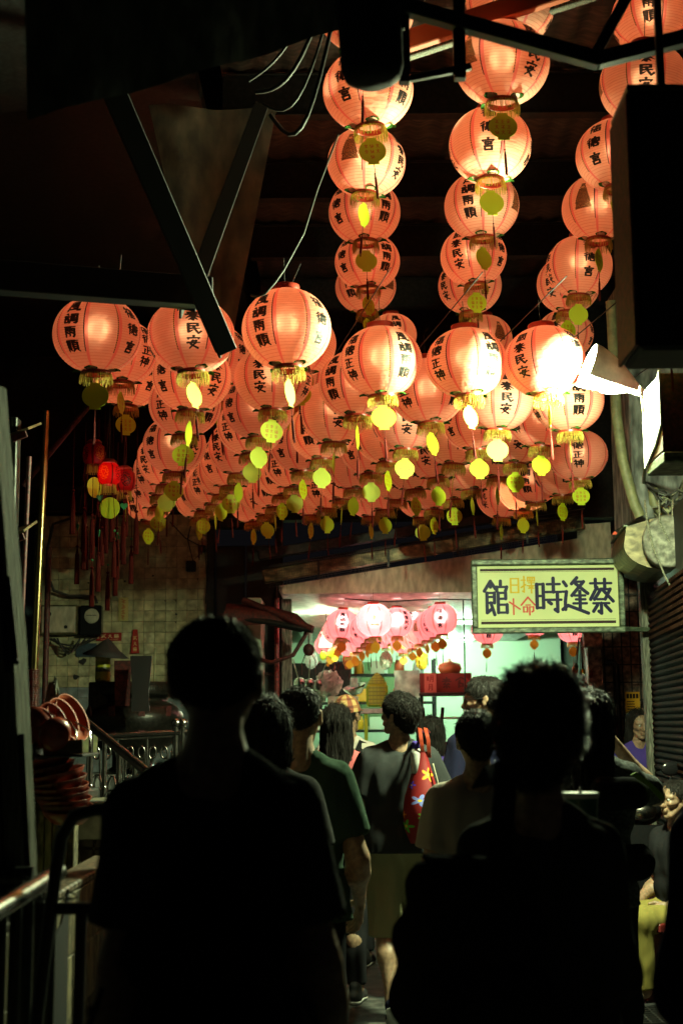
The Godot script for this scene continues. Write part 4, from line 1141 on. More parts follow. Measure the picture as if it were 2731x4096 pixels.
	for k in 14:
		part("cross_bar", Geo.new().box(Vector3(0.62, 0.011, 0.011)), M.black_metal, gr, Vector3(0.03, 0.95 + k * 0.155, 0.024))
	single("grille_pipe", Geo.new().tube([Vector3(2.3, 2.06, -12.5), Vector3(2.36, 2.06, -12.5), Vector3(2.39, 2.03, -12.5), Vector3(2.4, 1.2, -12.5), Vector3(2.4, 0.0, -12.5)], 0.022, 8), M.black_metal, "black pipe with an elbow in front of the window grille", "pipe")
	var im := img(96, 96, Color(0.86, 0.66, 0.16))
	for k in 4: im.fill_rect(Rect2i(8 + k * 21, 8, 16, 20), Color(0.12, 0.08, 0.05))
	for r in 5: im.fill_rect(Rect2i(10, 40 + r * 11, 50 + (r * 29) % 28, 4), Color(0.3, 0.2, 0.08))
	single("yellow_notice", Geo.new().prism(rect(0.125, 0.19), 0.003), printed("yellow_notice_print", im, 0.9), "yellow printed notice tied to the window grille", "notice", Vector3(2.53, 1.70, -12.56))
	var ch := thing("charm_bunch", "bunch of pink and red charms hanging beside the pink column", "ornament", Vector3(2.08, 2.12, -12.45))
	for k in 16:
		var p := Vector3(rng.randf_range(-0.08, 0.08), -rng.randf_range(0.0, 0.42), rng.randf_range(-0.05, 0.05))
		part("charm", Geo.new().ball(Vector3.ZERO, Vector3(0.02, rng.randf_range(0.022, 0.045), 0.02), 10, 7), [M.red_paint, M.pink_wall, M.orange_red, M.stall_card][k % 4], ch, p)
		part("string", Geo.new().tube([p, Vector3(p.x * 0.3, 0.15, 0)], 0.003, 4), M.tassel, ch)


func stall_goods() -> void:
	# shelves, fridge and clutter at the back
	var sr := thing("steel_shelving", "dark steel shelving with three boards at the back of the stall", "shelves", Vector3(0.35, 0, -17.2))
	for k in 3: part("shelf", Geo.new().box(Vector3(1.5, 0.03, 0.4), Transform3D(), 0.004), M.worn_steel, sr, Vector3(0, 1.45 + k * 0.33, 0))
	for s in [[-0.74, 0.18], [0.74, 0.18], [-0.74, -0.18], [0.74, -0.18]]: part("upright", Geo.new().box(Vector3(0.03, 2.3, 0.03)), M.dark_steel, sr, Vector3(s[0], 1.15, s[1]))
	var jar := Geo.new().lathe([Vector2(0, 0.16), Vector2(0.045, 0.16), Vector2(0.05, 0.13), Vector2(0.06, 0.11), Vector2(0.06, 0.005), Vector2(0.0, 0.0)], 14).mesh()
	var carton := Geo.new().box(Vector3(0.17, 0.15, 0.2), Transform3D(Basis(), Vector3(0, 0.075, 0)), 0.005).mesh()
	for k in 18:
		var row := k / 6
		var at := Vector3(-0.28 + (k % 6) * 0.235 + rng.randf_range(-0.03, 0.03), 1.466 + row * 0.33, -17.15 + rng.randf_range(-0.05, 0.08))
		var boxy := (k * 7) % 5 < 2
		single("storage_box" if boxy else "storage_jar", carton if boxy else jar, [M.cream_paint, M.white_paint, M.orange_red, M.mint_paint, M.stall_card, M.plate_blue][(k * 5) % 6], ("carton" if boxy else "jar") + " on the stall shelving, %s place of the %s board" % [["first", "second", "third", "fourth", "fifth", "sixth"][k % 6], ["lowest", "middle", "top"][row]], "box" if boxy else "jar", at, Vector3(0, rng.randf_range(-0.3, 0.3), 0), "goods on the stall shelving")
	var fg := thing("white_fridge", "tall white fridge against the stall back wall behind the red counter box", "fridge", Vector3(1.75, 0, -17.0))
	part("body", Geo.new().box(Vector3(0.62, 1.9, 0.6), Transform3D(), 0.02), M.white_paint, fg, Vector3(0, 0.95, 0))
	part("door", Geo.new().box(Vector3(0.60, 1.2, 0.03), Transform3D(), 0.01), M.white_paint, fg, Vector3(0, 1.28, 0.318))
	part("handle", Geo.new().box(Vector3(0.02, 0.3, 0.03), Transform3D(), 0.006), M.stainless, fg, Vector3(-0.26, 1.2, 0.348))
	for k in 4:
		single("hanging_bag", crumple(Vector3(0.07, 0.10, 0.06), 40 + k).tube([Vector3(0, 0.09, 0), Vector3(0, 0.3, 0)], 0.004, 5), [M.white_paint, M.orange_red, M.cream_paint, M.stall_card][k], "%s plastic bag hanging at the back of the stall" % ["white", "orange", "cream", "amber"][k], "bag", Vector3(-0.35 + k * 0.42, 2.25, -15.9 - k * 0.2))
	single("cutting_block", Geo.new().lathe([Vector2(0, 0.06), Vector2(0.12, 0.06), Vector2(0.125, 0.05), Vector2(0.125, -0.02), Vector2(0, -0.02)], 22), M.wood_post, "round wooden chopping block on the stall table", "block", Vector3(-0.35, 1.705, -14.15))
	single("steamer_basket", Geo.new().lathe([Vector2(0, 0.1), Vector2(0.1, 0.09), Vector2(0.11, 0.07), Vector2(0.11, -0.05), Vector2(0, -0.05)], 22), M.wood_post, "bamboo steamer basket beside the chopping block", "basket", Vector3(-0.28, 1.81, -14.3))
	# red service counter with its lettered front
	var im := img(256, 96, Color(0.50, 0.08, 0.07))
	write(im, "su", Vector2(104, 18), Vector2(56, 60), 2.6, Color(0.30, 0.02, 0.03), false)
	write(im, "shi2", Vector2(176, 18), Vector2(56, 60), 2.6, Color(0.30, 0.02, 0.03), false)
	var rc := thing("red_counter_box", "red counter box with dark red characters, under the small lanterns", "counter", Vector3(1.06, 1.95, -15.0))
	part("box", Geo.new().box(Vector3(0.54, 0.2, 0.4), Transform3D(), 0.006), M.red_paint, rc)
	part("front", Geo.new().prism(rect(0.53, 0.19), 0.006), printed("counter_print", im), rc, Vector3(0, 0, 0.204))
	part("ledge", Geo.new().box(Vector3(0.56, 0.03, 0.46), Transform3D(), 0.006), M.red_dark, rc, Vector3(0, -0.118, 0.02))
	for s in [-1.0, 1.0]:
		part("leg", Geo.new().box(Vector3(0.03, 1.8, 0.03)), M.black_metal, rc, Vector3(s * 0.25, -1.03, 0.2))
		part("leg", Geo.new().box(Vector3(0.03, 1.8, 0.03)), M.black_metal, rc, Vector3(s * 0.25, -1.03, -0.18))
	for k in 3:
		part("shelf", Geo.new().box(Vector3(0.5, 0.025, 0.38), Transform3D(), 0.004), M.mint_paint, rc, Vector3(0, -0.36 - k * 0.3, 0))
	var im2 := img(64, 96, Color(0.85, 0.38, 0.36))
	write(im2, "ming2", Vector2(14, 10), Vector2(36, 34), 2.4, Color(0.6, 0.05, 0.1), false)
	write(im2, "yue", Vector2(16, 50), Vector2(34, 36), 2.4, Color(0.6, 0.05, 0.1), false)
	single("pink_menu_paper", Geo.new().prism(rect(0.125, 0.20), 0.003), printed("menu_print", im2, 0.9), "pink paper with red characters taped on the red counter box", "paper", Vector3(0.90, 1.95, -14.785))
	single("clay_pot", Geo.new().lathe([Vector2(0, 0.11), Vector2(0.03, 0.10), Vector2(0.05, 0.075), Vector2(0.11, 0.05), Vector2(0.125, 0.0), Vector2(0.1, -0.05), Vector2(0, -0.05)], 20), M.orange_red, "brown pot standing on top of the red counter box", "pot", Vector3(1.12, 2.10, -15.0))
	single("white_cloth", Geo.new().sheet([[Vector3(-0.13, 0.13, 0), Vector3(-0.05, 0.13, 0.02), Vector3(0.04, 0.13, -0.01), Vector3(0.13, 0.13, 0.01)], [Vector3(-0.13, 0, 0.02), Vector3(-0.05, 0, 0), Vector3(0.04, 0, 0.03), Vector3(0.13, 0, 0)], [Vector3(-0.13, -0.16, 0), Vector3(-0.05, -0.15, 0.03), Vector3(0.04, -0.16, 0), Vector3(0.13, -0.15, 0.02)]], 0.004), M.white_paint, "white cloth hanging beside the red counter box", "cloth", Vector3(0.66, 1.95, -14.8))
	# work table with bags and bowls
	var wt := thing("work_table", "pale green topped stall table with yellow legs", "table", Vector3(0.16, 0, -14.2))
	part("tabletop", Geo.new().box(Vector3(0.95, 0.05, 0.6), Transform3D(), 0.006), M.mint_paint, wt, Vector3(-0.1, 1.66, 0))
	part("edge_strip", Geo.new().box(Vector3(0.27, 0.05, 0.02), Transform3D(), 0.004), M.white_paint, wt, Vector3(0.14, 1.66, 0.312))
	for s in [[-0.5, 0.26], [0.06, 0.26], [0.33, 0.26], [0.33, -0.26]]:
		part("leg", Geo.new().box(Vector3(0.035, 1.635, 0.035), Transform3D(), 0.003), M.card, wt, Vector3(s[0], 0.8175, s[1]))
	single("goods_box", Geo.new().box(Vector3(0.30, 0.12, 0.3), Transform3D(), 0.008), M.mint_paint, "pale green box on the stall table, below the bowls", "box", Vector3(0.0, 1.745, -14.1))
	single("plastic_bag", crumple(Vector3(0.13, 0.13, 0.1), 3), M.white_paint, "crumpled white plastic bag on the stall table", "bag", Vector3(-0.14, 1.93, -14.05))
	single("steel_bowl", Geo.new().lathe([Vector2(0.0, -0.04), Vector2(0.06, -0.04), Vector2(0.11, 0.02), Vector2(0.115, 0.04), Vector2(0.108, 0.04), Vector2(0.055, -0.03), Vector2(0, -0.03)], 24, Transform3D(euler(12, 0, 15), Vector3.ZERO)), M.stainless, "shallow bright bowl standing on the pale green box", "bowl", Vector3(0.12, 1.87, -14.1))
	single("white_cup", Geo.new().lathe([Vector2(0.0, 0.05), Vector2(0.035, 0.05), Vector2(0.04, -0.045), Vector2(0.0, -0.045)], 16), M.white_paint, "white cup in the bright stall bowl", "cup", Vector3(0.11, 1.94, -14.1))
	for k in 3:
		single("hanging_ladle", Geo.new().ball(Vector3.ZERO, Vector3(0.06, 0.065, 0.04), 16, 10).tube([Vector3(0, 0.06, 0), Vector3(0.01, 0.25, 0)], 0.006, 6), M.stainless, "shiny ladle hanging over the stall table, %s from the red pole" % ["first", "second", "third"][k], "ladle", Vector3(-0.42 + k * 0.09, 1.93 - k * 0.01, -14.0), Vector3(0.2, 0, 0.3 - k * 0.3))
	# plaid bag
	var im3 := img(64, 64, Color(0.62, 0.66, 0.08))
	for k in 5:
		im3.fill_rect(Rect2i(0, 4 + k * 13, 64, 3), Color(0.42, 0.46, 0.04))
		im3.fill_rect(Rect2i(4 + k * 13, 0, 2, 64), Color(0.5, 0.54, 0.05))
	var pb := thing("plaid_bag", "yellow green plaid carrier bag on the stall table", "bag", Vector3(0.33, 1.70, -13.95))
	part("bag_body", Geo.new().box(Vector3(0.21, 0.22, 0.10), Transform3D(Basis(), Vector3(0, 0.11, 0)), 0.02), printed("plaid_print", im3, 0.5), pb)
	part("bag_neck", Geo.new().prism(PackedVector2Array([Vector2(-0.10, 0), Vector2(0.10, 0), Vector2(0.06, 0.07), Vector2(0.0, 0.12), Vector2(-0.05, 0.07)]), 0.05, Transform3D(Basis(), Vector3(0, 0.215, 0))), M.plaid_print, pb)
	single("upturned_stool", Geo.new().bar(Vector3(-0.06, 0, 0), Vector3(-0.09, 0.32, 0.05), 0.03, 0.03).bar(Vector3(0.06, 0, 0), Vector3(0.09, 0.32, 0.05), 0.03, 0.03).bar(Vector3(-0.07, 0.15, 0.02), Vector3(0.07, 0.15, 0.02), 0.02, 0.02).box(Vector3(0.24, 0.03, 0.24)), M.red_dark, "dark stool turned upside down on the stall bench", "stool", Vector3(0.80, 1.36, -12.9))
	single("stall_bench", Geo.new().box(Vector3(0.6, 0.04, 0.5), Transform3D(Basis(), Vector3(0, 1.32, 0)), 0.004).box(Vector3(0.05, 1.3, 0.45), Transform3D(Basis(), Vector3(-0.25, 0.65, 0))).box(Vector3(0.05, 1.3, 0.45), Transform3D(Basis(), Vector3(0.25, 0.65, 0))), M.mint_paint, "green serving bench under the upturned stool", "bench", Vector3(0.95, 0, -12.95))
	var fz := thing("perforated_panel", "pale cabinet with round holes beside the red counter box", "cabinet", Vector3(1.40, 1.7, -14.6))
	part("body", Geo.new().box(Vector3(0.17, 0.6, 0.2), Transform3D(), 0.008), M.pink_wall, fz)
	for k in 10:
		part("hole", Geo.new().tube([Vector3(-0.035 + (k % 2) * 0.07, 0.2 - int(k / 2) * 0.08, 0.099), Vector3(-0.035 + (k % 2) * 0.07, 0.2 - int(k / 2) * 0.08, 0.103)], 0.014, 10), M.rubber, fz)
	single("dark_shelf", Geo.new().box(Vector3(0.8, 0.4, 0.3), Transform3D(), 0.006), M.dark_steel, "dark cooker hood on the stall wall behind the hanging ladles", "hood", Vector3(-0.3, 2.05, -17.0))
	# the doorway side: posts, folded arm of the awning, hose
	single("red_pole", Geo.new().tube([Vector3(-0.58, 0, -12.6), Vector3(-0.58, 2.65, -12.6)], 0.022, 10), M.red_paint, "thin red pole at the doorway side of the stall", "pole")
	single("timber_post", Geo.new().box(Vector3(0.09, 2.65, 0.1), Transform3D(), 0.006), M.wood_post, "pale timber post beside the thin red pole", "post", Vector3(-0.50, 1.33, -12.8))
	var aw := thing("awning_arm", "dark red folding awning frame above the doorway side of the stall", "awning", Vector3(-0.55, 2.45, -12.2))
	part("arm", Geo.new().tube([Vector3(-0.3, 0.15, 0), Vector3(0.0, 0.02, 0.1), Vector3(0.3, -0.12, 0.2)], 0.03, 10), M.red_dark, aw)
	part("arm", Geo.new().tube([Vector3(-0.4, 0.0, 0), Vector3(-0.05, -0.05, 0.1), Vector3(0.3, -0.13, 0.2)], 0.025, 10), M.dark_steel, aw)
	part("cloth_roll", Geo.new().sheet([[Vector3(-0.45, 0.12, -0.1), Vector3(-0.1, 0.10, -0.08), Vector3(0.16, 0.02, 0)], [Vector3(-0.45, 0.06, 0.05), Vector3(-0.1, 0.03, 0.1), Vector3(0.28, -0.1, 0.18)], [Vector3(-0.5, -0.08, 0.0), Vector3(-0.12, -0.06, 0.06), Vector3(0.2, -0.13, 0.1)]], 0.02), M.red_dark, aw)
	single("red_hose", Geo.new().tube([Vector3(-0.75, 2.1, -12.2), Vector3(-0.6, 2.06, -12.1), Vector3(-0.42, 2.12, -12.1), Vector3(-0.32, 2.28, -12.1), Vector3(-0.3, 2.34, -12.1)], 0.018, 8), M.red_dark, "dark red hose looping below the awning frame", "hose")
	single("hook_pulley", Geo.new().ball(Vector3.ZERO, Vector3(0.05, 0.055, 0.03), 12, 8).tube([Vector3(0, 0.05, 0), Vector3(0.0, 0.2, 0)], 0.006, 6).tube([Vector3(-0.03, -0.04, 0), Vector3(-0.06, -0.12, 0), Vector3(-0.06, -0.22, 0)], 0.005, 6).tube([Vector3(0.03, -0.04, 0), Vector3(0.06, -0.1, 0), Vector3(0.06, -0.22, 0)], 0.005, 6), M.red_dark, "dark pulley with two hooks hanging in the stall opening", "pulley", Vector3(-0.30, 2.19, -12.6))
	single("stall_wire", Geo.new().tube([Vector3(0.02, 2.63, -12.5), Vector3(0.4, 2.60, -12.5), Vector3(0.8, 2.62, -12.5), Vector3(1.15, 2.61, -12.5)], 0.006, 5), M.cable, "black wire strung above the small stall lanterns", "cable")
	single("straight_cord", Geo.new().tube([Vector3(1.07, 2.62, -12.6), Vector3(1.075, 2.2, -12.6), Vector3(1.07, 1.75, -12.6)], 0.007, 6), M.cable, "straight black cord hanging beside the stall lanterns", "cord")
	single("rear_window_panel", Geo.new().box(Vector3(0.6, 0.9, 0.05), Transform3D(), 0.006), mat("bottle_green", lin(0.10, 0.16, 0.06), 0.5), "dark green board on the stall back wall behind the lanterns", "board", Vector3(0.55, 1.95, -20.3))


func crumple(size: Vector3, seed_: int) -> Geo:
	var f := FastNoiseLite.new()
	f.seed = seed_
	f.frequency = 1.4
	var g := Geo.new()
	g.ball(Vector3.ZERO, Vector3.ONE, 26, 18)
	for i in g.v.size():
		var p := g.v[i]
		g.v[i] = p * size * (1.0 + 0.32 * f.get_noise_3dv(p * 1.6))
	for i in range(0, g.v.size(), 3):
		var nn := (g.v[i + 2] - g.v[i]).cross(g.v[i + 1] - g.v[i]).normalized()
		for k in 3: g.n[i + k] = nn
	return g


func dish(r: float, h: float, wall := 0.006) -> Geo:
	return Geo.new().lathe([Vector2(0, -h / 2), Vector2(r * 0.62, -h / 2), Vector2(r * 0.9, h * 0.1), Vector2(r, h / 2), Vector2(r - wall, h / 2), Vector2(r * 0.86, h * 0.15), Vector2(r * 0.58, -h / 2 + wall), Vector2(0, -h / 2 + wall)], 28)


func left_side() -> void:
	# leaning timber leg with its folding stay
	var wp := thing("folding_timber_leg", "leaning weathered timber leg with black folding stays, close to the camera", "timber leg", Vector3(-0.82, 0, -3.6))
	var ax := Vector3(-0.29, 0, 0.957)
	part("upper_leg", Geo.new().bar(Vector3(-0.085, 2.42, 0), Vector3(-0.012, 1.72, 0), 0.05, 0.075, 0.004, ax), M.wood_grey, wp)
	part("lower_leg", Geo.new().bar(Vector3(-0.014, 1.735, 0.002), Vector3(0.12, 0.0, 0.05), 0.05, 0.075, 0.004, ax), M.wood_grey, wp)
	part("dark_edge", Geo.new().bar(Vector3(-0.130, 2.42, 0.004), Vector3(-0.058, 1.72, 0.004), 0.034, 0.055, 0.003, ax).bar(Vector3(-0.06, 1.74, 0.008), Vector3(0.072, 0.0, 0.056), 0.034, 0.055, 0.003, ax), M.black, wp)
	for q in [[-0.045, 1.98, -0.012, 1.68], [-0.02, 1.92, 0.008, 1.7], [0.025, 1.53, 0.055, 1.10]]:
		part("stay", Geo.new().bar(Vector3(q[0], q[1], 0.046), Vector3(q[2], q[3], 0.046), 0.016, 0.006, 0.002), M.black_metal, wp)
		part("rivet", Geo.new().ball(Vector3(q[2], q[3] + 0.012, 0.052), Vector3(0.006, 0.006, 0.004), 8, 6), M.worn_steel, wp)

	# shelf of red tableware behind it
	single("plate_shelf", Geo.new().box(Vector3(0.5, 0.03, 0.24), Transform3D(), 0.005), M.wood_post, "pale board shelf under the red plate stacks", "shelf", Vector3(-1.22, 1.545, -4.8))
	for i in 2:
		var st := thing("plate_stack", ["tall stack of small red plates behind the timber leg", "second stack of small red plates, at the picture edge"][i], "plates", Vector3(-1.075 - i * 0.135, 1.562, -4.8 - i * 0.02))
		var pl := Geo.new().lathe([Vector2(0, 0), Vector2(0.045, 0), Vector2(0.06, 0.006), Vector2(0.061, 0.0085), Vector2(0.044, 0.004), Vector2(0, 0.004)], 26).mesh()
		for k in 23 - i * 4:
			part("plate", pl, M.red_plastic if k % 3 else M.red_plastic_dull, st, Vector3(rng.randf_range(-0.0015, 0.0015), k * 0.0075, rng.randf_range(-0.0015, 0.0015)))
	single("mop_head", crumple(Vector3(0.03, 0.12, 0.03), 5), mat("mop_grey", lin(0.16, 0.16, 0.12), 0.95), "grey mop head hanging beside the red plate stack", "mop", Vector3(-0.99, 1.58, -4.9))
	var ord := ["first", "second", "third", "fourth", "fifth"]
	for i in 4:
		var d := single("leaning_tray", dish([0.062, 0.072, 0.080, 0.088][i], 0.032), M.red_plastic if i < 2 else M.orange_red, "round red tray leaning in the wire rack, %s from the camera" % ord[i], "tray", Vector3(-0.975 + i * 0.020, 1.545 + i * 0.008, -4.62 - i * 0.06), Vector3(0, 0, 0), "red trays leaning in the rack")
		d.basis = Basis(Vector3.UP, deg_to_rad(58 + i * 3)) * euler(72 - i * 2, 0, 0)
	var lb := single("labelled_bowl", dish(0.072, 0.045), M.red_plastic, "shiny red bowl with paper labels lying against the leaning trays", "bowl", Vector3(-0.985, 1.535, -4.52))
	lb.basis = euler(-74, -24, 0)
	part("paper_label", Geo.new().prism(rect(0.018, 0.008), 0.001), M.white_paint, lb, Vector3(0.005, -0.0235, 0.012), Vector3(PI / 2, 0, 0.2))
	var ob := single("front_bowl", dish(0.055, 0.03), M.red_plastic, "small glossy red bowl standing on edge at the tray front", "bowl", Vector3(-0.895, 1.52, -4.5))
	ob.basis = euler(-80, 35, 0)
	var rk := thing("wire_rack", "wire plate rack with a perforated tray strip, holding red trays", "rack", Vector3(-0.9, 1.48, -4.58))
	part("front_strip", Geo.new().box(Vector3(0.135, 0.045, 0.012), Transform3D(euler(0, -14, 3), Vector3(0.02, 0, 0.05)), 0.002), M.hood_metal, rk)
	part("side_strip", Geo.new().box(Vector3(0.012, 0.05, 0.24), Transform3D(Basis(), Vector3(-0.06, -0.012, 0.0)), 0.002), M.black_metal, rk)
	part("base", Geo.new().box(Vector3(0.15, 0.008, 0.3), Transform3D(Basis(), Vector3(0.01, -0.025, -0.08)), 0.002), M.black_metal, rk)
	for k in 3:
		part("arch", Geo.new().tube([Vector3(-0.06 + k * 0.045, 0.12 - k * 0.02, -0.02 - k * 0.03), Vector3(-0.02 + k * 0.045, 0.10 - k * 0.02, 0.0 - k * 0.03), Vector3(0.012 + k * 0.04, 0.05, 0.03 - k * 0.02), Vector3(0.022 + k * 0.038, 0.0, 0.045 - k * 0.02)], 0.0028, 6), M.stainless, rk)
	for i in 10:
		var d := single("stacked_dish", dish(0.105 - 0.003 * absf(i - 3), 0.042), M.red_plastic if i % 2 else M.red_plastic_dull, "oval red dish in the slumping pile, %s from the top" % ["first", "second", "third", "fourth", "fifth", "sixth", "seventh", "eighth", "ninth", "tenth"][i], "dish", Vector3(-0.975 + 0.008 * i - (0.02 if i < 3 else 0.0), 1.44 - i * 0.0205, -4.75), Vector3.ZERO, "red dishes in the slumping pile")
		d.basis = euler(-6 + i % 3 * 2, i * 20, 14 - i * 1.2)

	# sink: strip tiled walls, brown tiles, tap, mosaic floor
	var sk := thing("tiled_sink_wall", "strip tiled sink wall with a grey stone counter edge", "wall", Vector3(-1.18, 0, -5.0))
	part("wall_body", Geo.new().box(Vector3(0.5, 1.28, 0.08), Transform3D(Basis(), Vector3(0.0, 0.64, -0.05)), 0.003), M.grout, sk)
	for k in 18:
		part("strip_tile", Geo.new().box(Vector3(0.0235, 0.42, 0.01), Transform3D(), 0.002), M.strip_tile if k % 3 else M.strip_tile_pale, sk, Vector3(-0.235 + k * 0.0265, 1.05, -0.007 + rng.randf_range(-0.001, 0.001)))
	part("counter_slab", Geo.new().box(Vector3(0.52, 0.035, 0.5), Transform3D(euler(0, 0, 0), Vector3(0, 1.30, -0.2)), 0.006), M.worn_steel, sk)
	var tp := thing("water_tap", "old chrome water tap with a clear round handle on the sink wall", "tap", Vector3(-0.99, 1.24, -4.92))
	part("spout", Geo.new().tube([Vector3(-0.03, 0.0, -0.06), Vector3(0.0, 0.0, 0.0), Vector3(0.02, 0.004, 0.03), Vector3(0.035, -0.004, 0.05), Vector3(0.04, -0.03, 0.055)], [0.009, 0.010, 0.011, 0.010, 0.009], 10), M.stainless, tp)
	part("handle", Geo.new().lathe([Vector2(0, 0.03), Vector2(0.018, 0.026), Vector2(0.022, 0.01), Vector2(0.014, 0.0), Vector2(0.006, -0.012)], 16), M.white_paint, tp, Vector3(0.0, 0.022, 0.0))
	var bt := thing("brown_tiled_block", "brown glazed tile block under the red dish pile", "wall", Vector3(-0.92, 0, -5.35))
	part("wall_body", Geo.new().box(Vector3(0.46, 1.27, 0.3), Transform3D(Basis(), Vector3(0, 0.635, -0.16)), 0.004), M.grout, bt)
	var br := Geo.new().box(Vector3(0.108, 0.047, 0.012), Transform3D(), 0.003).mesh()
	for r in 7:
		for c in 4:
			part("tile", br, M.tile_brown if (r + c) % 3 else M.tile_brown_pale, bt, Vector3(-0.17 + c * 0.1125 + (0.0 if r % 2 else 0.004), 0.92 + r * 0.0515, -0.006 + rng.randf_range(-0.001, 0.001)), Vector3(rng.randf_range(-0.01, 0.01), rng.randf_range(-0.01, 0.01), 0))
	single("drain_spout", Geo.new().tube([Vector3(0, 0.01, -0.04), Vector3(0, 0.005, 0.02), Vector3(0.012, -0.03, 0.05), Vector3(0.018, -0.06, 0.06)], 0.015, 10), M.pipe_pale, "short pale plastic pipe sticking out of the brown tiles", "pipe", Vector3(-0.985, 1.115, -5.33))
	single("white_board", Geo.new().box(Vector3(0.28, 0.14, 0.012), Transform3D(), 0.003), M.white_paint, "blank white board leaning above the brown tiles", "board", Vector3(-0.855, 1.205, -5.325))
	var ms := thing("mosaic_basin_floor", "green and brown mosaic floor of the empty basin", "floor", Vector3(-1.06, 1.0, -4.75))
	part("bed", Geo.new().box(Vector3(0.46, 0.08, 0.9), Transform3D(Basis(), Vector3(0, -0.045, 0)), 0.003), M.grout, ms)
	var mo := Geo.new().box(Vector3(0.052, 0.008, 0.052), Transform3D(), 0.0015).mesh()
	for r in 15:
		for c in 8:
			part("mosaic_tile", mo, M.mosaic_green if (r * 3 + c * 2 + (r * c) % 3) % 3 != 0 else M.mosaic_brown, ms, Vector3(-0.2 + c * 0.057, -0.0035, -0.41 + r * 0.057))
	single("red_straw", Geo.new().tube([Vector3(-0.25, 0.012, 0.0), Vector3(0.12, 0.012, 0.04)], 0.006, 6), M.red_plastic, "thin red stick lying on the mosaic basin floor", "stick", Vector3(-1.0, 1.0, -4.65))
	var bw := thing("basin_wall", "low basin wall faced with narrow vertical tiles, coping on top", "wall", Vector3(-0.80, 0, -4.2))
	part("wall_body", Geo.new().box(Vector3(0.08, 1.07, 1.9), Transform3D(Basis(), Vector3(-0.04, 0.535, 0)), 0.003), M.grout, bw)
	for k in 30:
		part("coping_tile", Geo.new().box(Vector3(0.098, 0.022, 0.06), Transform3D(), 0.005), M.coping, bw, Vector3(-0.036, 1.083, -0.91 + k * 0.0625)) if k < 31 else null
		for h in 2:
			part("strip_tile", Geo.new().box(Vector3(0.01, 0.17, 0.029), Transform3D(), 0.002), M.strip_tile_pale if (k * 2 + h) % 3 == 0 else M.strip_tile, bw, Vector3(0.006 + rng.randf_range(-0.001, 0.001), 0.982, -0.925 + (k * 2 + h) * 0.0312))
			part("strip_tile", Geo.new().box(Vector3(0.01, 0.17, 0.029), Transform3D(), 0.002), M.strip_tile if (k + h) % 2 == 0 else M.strip_tile_pale, bw, Vector3(0.006 + rng.randf_range(-0.001, 0.001), 0.807, -0.925 + (k * 2 + h) * 0.0312))
	var torn := PackedVector2Array([Vector2(-0.3, 0.0), Vector2(0.3, 0.0), Vector2(0.3, 0.9), Vector2(0.2, 0.82), Vector2(0.12, 0.80), Vector2(0.05, 0.74), Vector2(-0.06, 0.70), Vector2(-0.12, 0.64), Vector2(-0.3, 0.60)])
	single("torn_black_sheet", Geo.new().prism(torn, 0.006, Transform3D(euler(0, 90, 0), Vector3.ZERO)), M.black, "torn black sheet hung over the strip tiles of the basin wall", "sheet", Vector3(-0.765, 0.2, -3.75))

	# steel guard rail, chain and black tubular barrier
	var gr := thing("guard_rail", "dull stainless guard rail with upright bars by the basin", "railing", Vector3(-0.69, 0, -3.0))
	part("top_rail", Geo.new().tube([Vector3(-0.03, 1.16, 0.9), Vector3(0.0, 1.19, -0.1), Vector3(0.012, 1.205, -0.46)], 0.021, 14), M.stainless, gr)
	part("cross_pipe", Geo.new().tube([Vector3(-0.35, 1.19, -0.5), Vector3(-0.06, 1.19, -0.52)], 0.024, 12), M.worn_steel, gr)
	for k in 8:
		part("upright", Geo.new().tube([Vector3(-0.014 + k * 0.003, 1.17 + k * 0.004, 0.36 - k * 0.11), Vector3(-0.02 + k * 0.003, 0.0, 0.36 - k * 0.11)], 0.013, 10), M.worn_steel, gr)
	var cn := thing("chain", "dark steel chain tying the guard rail to the black barrier", "chain", Vector3(-0.675, 1.19, -3.25))
	for k in 9:
		var c := Vector3(-0.025 + k * 0.012, 0.02 - 0.035 * sin(k / 8.0 * PI) - k * 0.004, 0.02 + 0.02 * sin(k * 0.8))
		var lk := []
		for s in 13: lk.append(Vector3(cos(TAU * s / 12) * 0.013, sin(TAU * s / 12) * 0.007, 0))
		part("link", Geo.new().tube(lk, 0.0022, 6, false), M.worn_steel, cn, c, Vector3(PI / 2 * (k % 2), 0.2, -0.3))
	var bb := thing("black_barrier", "black tubular barrier frame behind the tall person on the railing side", "barrier", Vector3(-0.42, 0, -3.15))
	part("frame_tube", Geo.new().tube([Vector3(-0.30, 0.0, 0), Vector3(-0.235, 0.95, 0), Vector3(-0.205, 1.22, 0), Vector3(-0.192, 1.31, 0), Vector3(-0.165, 1.355, 0), Vector3(-0.12, 1.368, 0), Vector3(0.2, 1.37, 0), Vector3(0.26, 1.34, 0), Vector3(0.28, 1.25, 0), Vector3(0.30, 0.0, 0)], 0.0145, 12), M.black_metal, bb)
	for y in [1.16, 0.90, 0.5]:
		part("cross_bar", Geo.new().tube([Vector3(-0.19 - (1.3 - y) * 0.08, y, 0), Vector3(0.28, y, 0)], 0.0135, 10), M.black_metal, bb)
	part("upright", Geo.new().tube([Vector3(-0.145, 1.16, 0.003), Vector3(-0.165, 0.0, 0.003)], 0.013, 10), M.black_metal, bb)
	part("lock_plate", Geo.new().box(Vector3(0.03, 0.35, 0.02), Transform3D(), 0.004), M.black_metal, bb, Vector3(-0.085, 0.99, -0.02))
	single("chipped_block", Geo.new().box(Vector3(0.09, 0.30, 0.12), Transform3D(), 0.008), M.cream_paint, "chipped cream block at the foot of the guard rail", "block", Vector3(-0.80, 0.76, -2.95))

	# shrine eaves, poles
	var sp := thing("side_pavilion", "dark pavilion with two upswept tiled eaves at the picture edge", "pavilion", Vector3(-1.72, 0, -7.0))
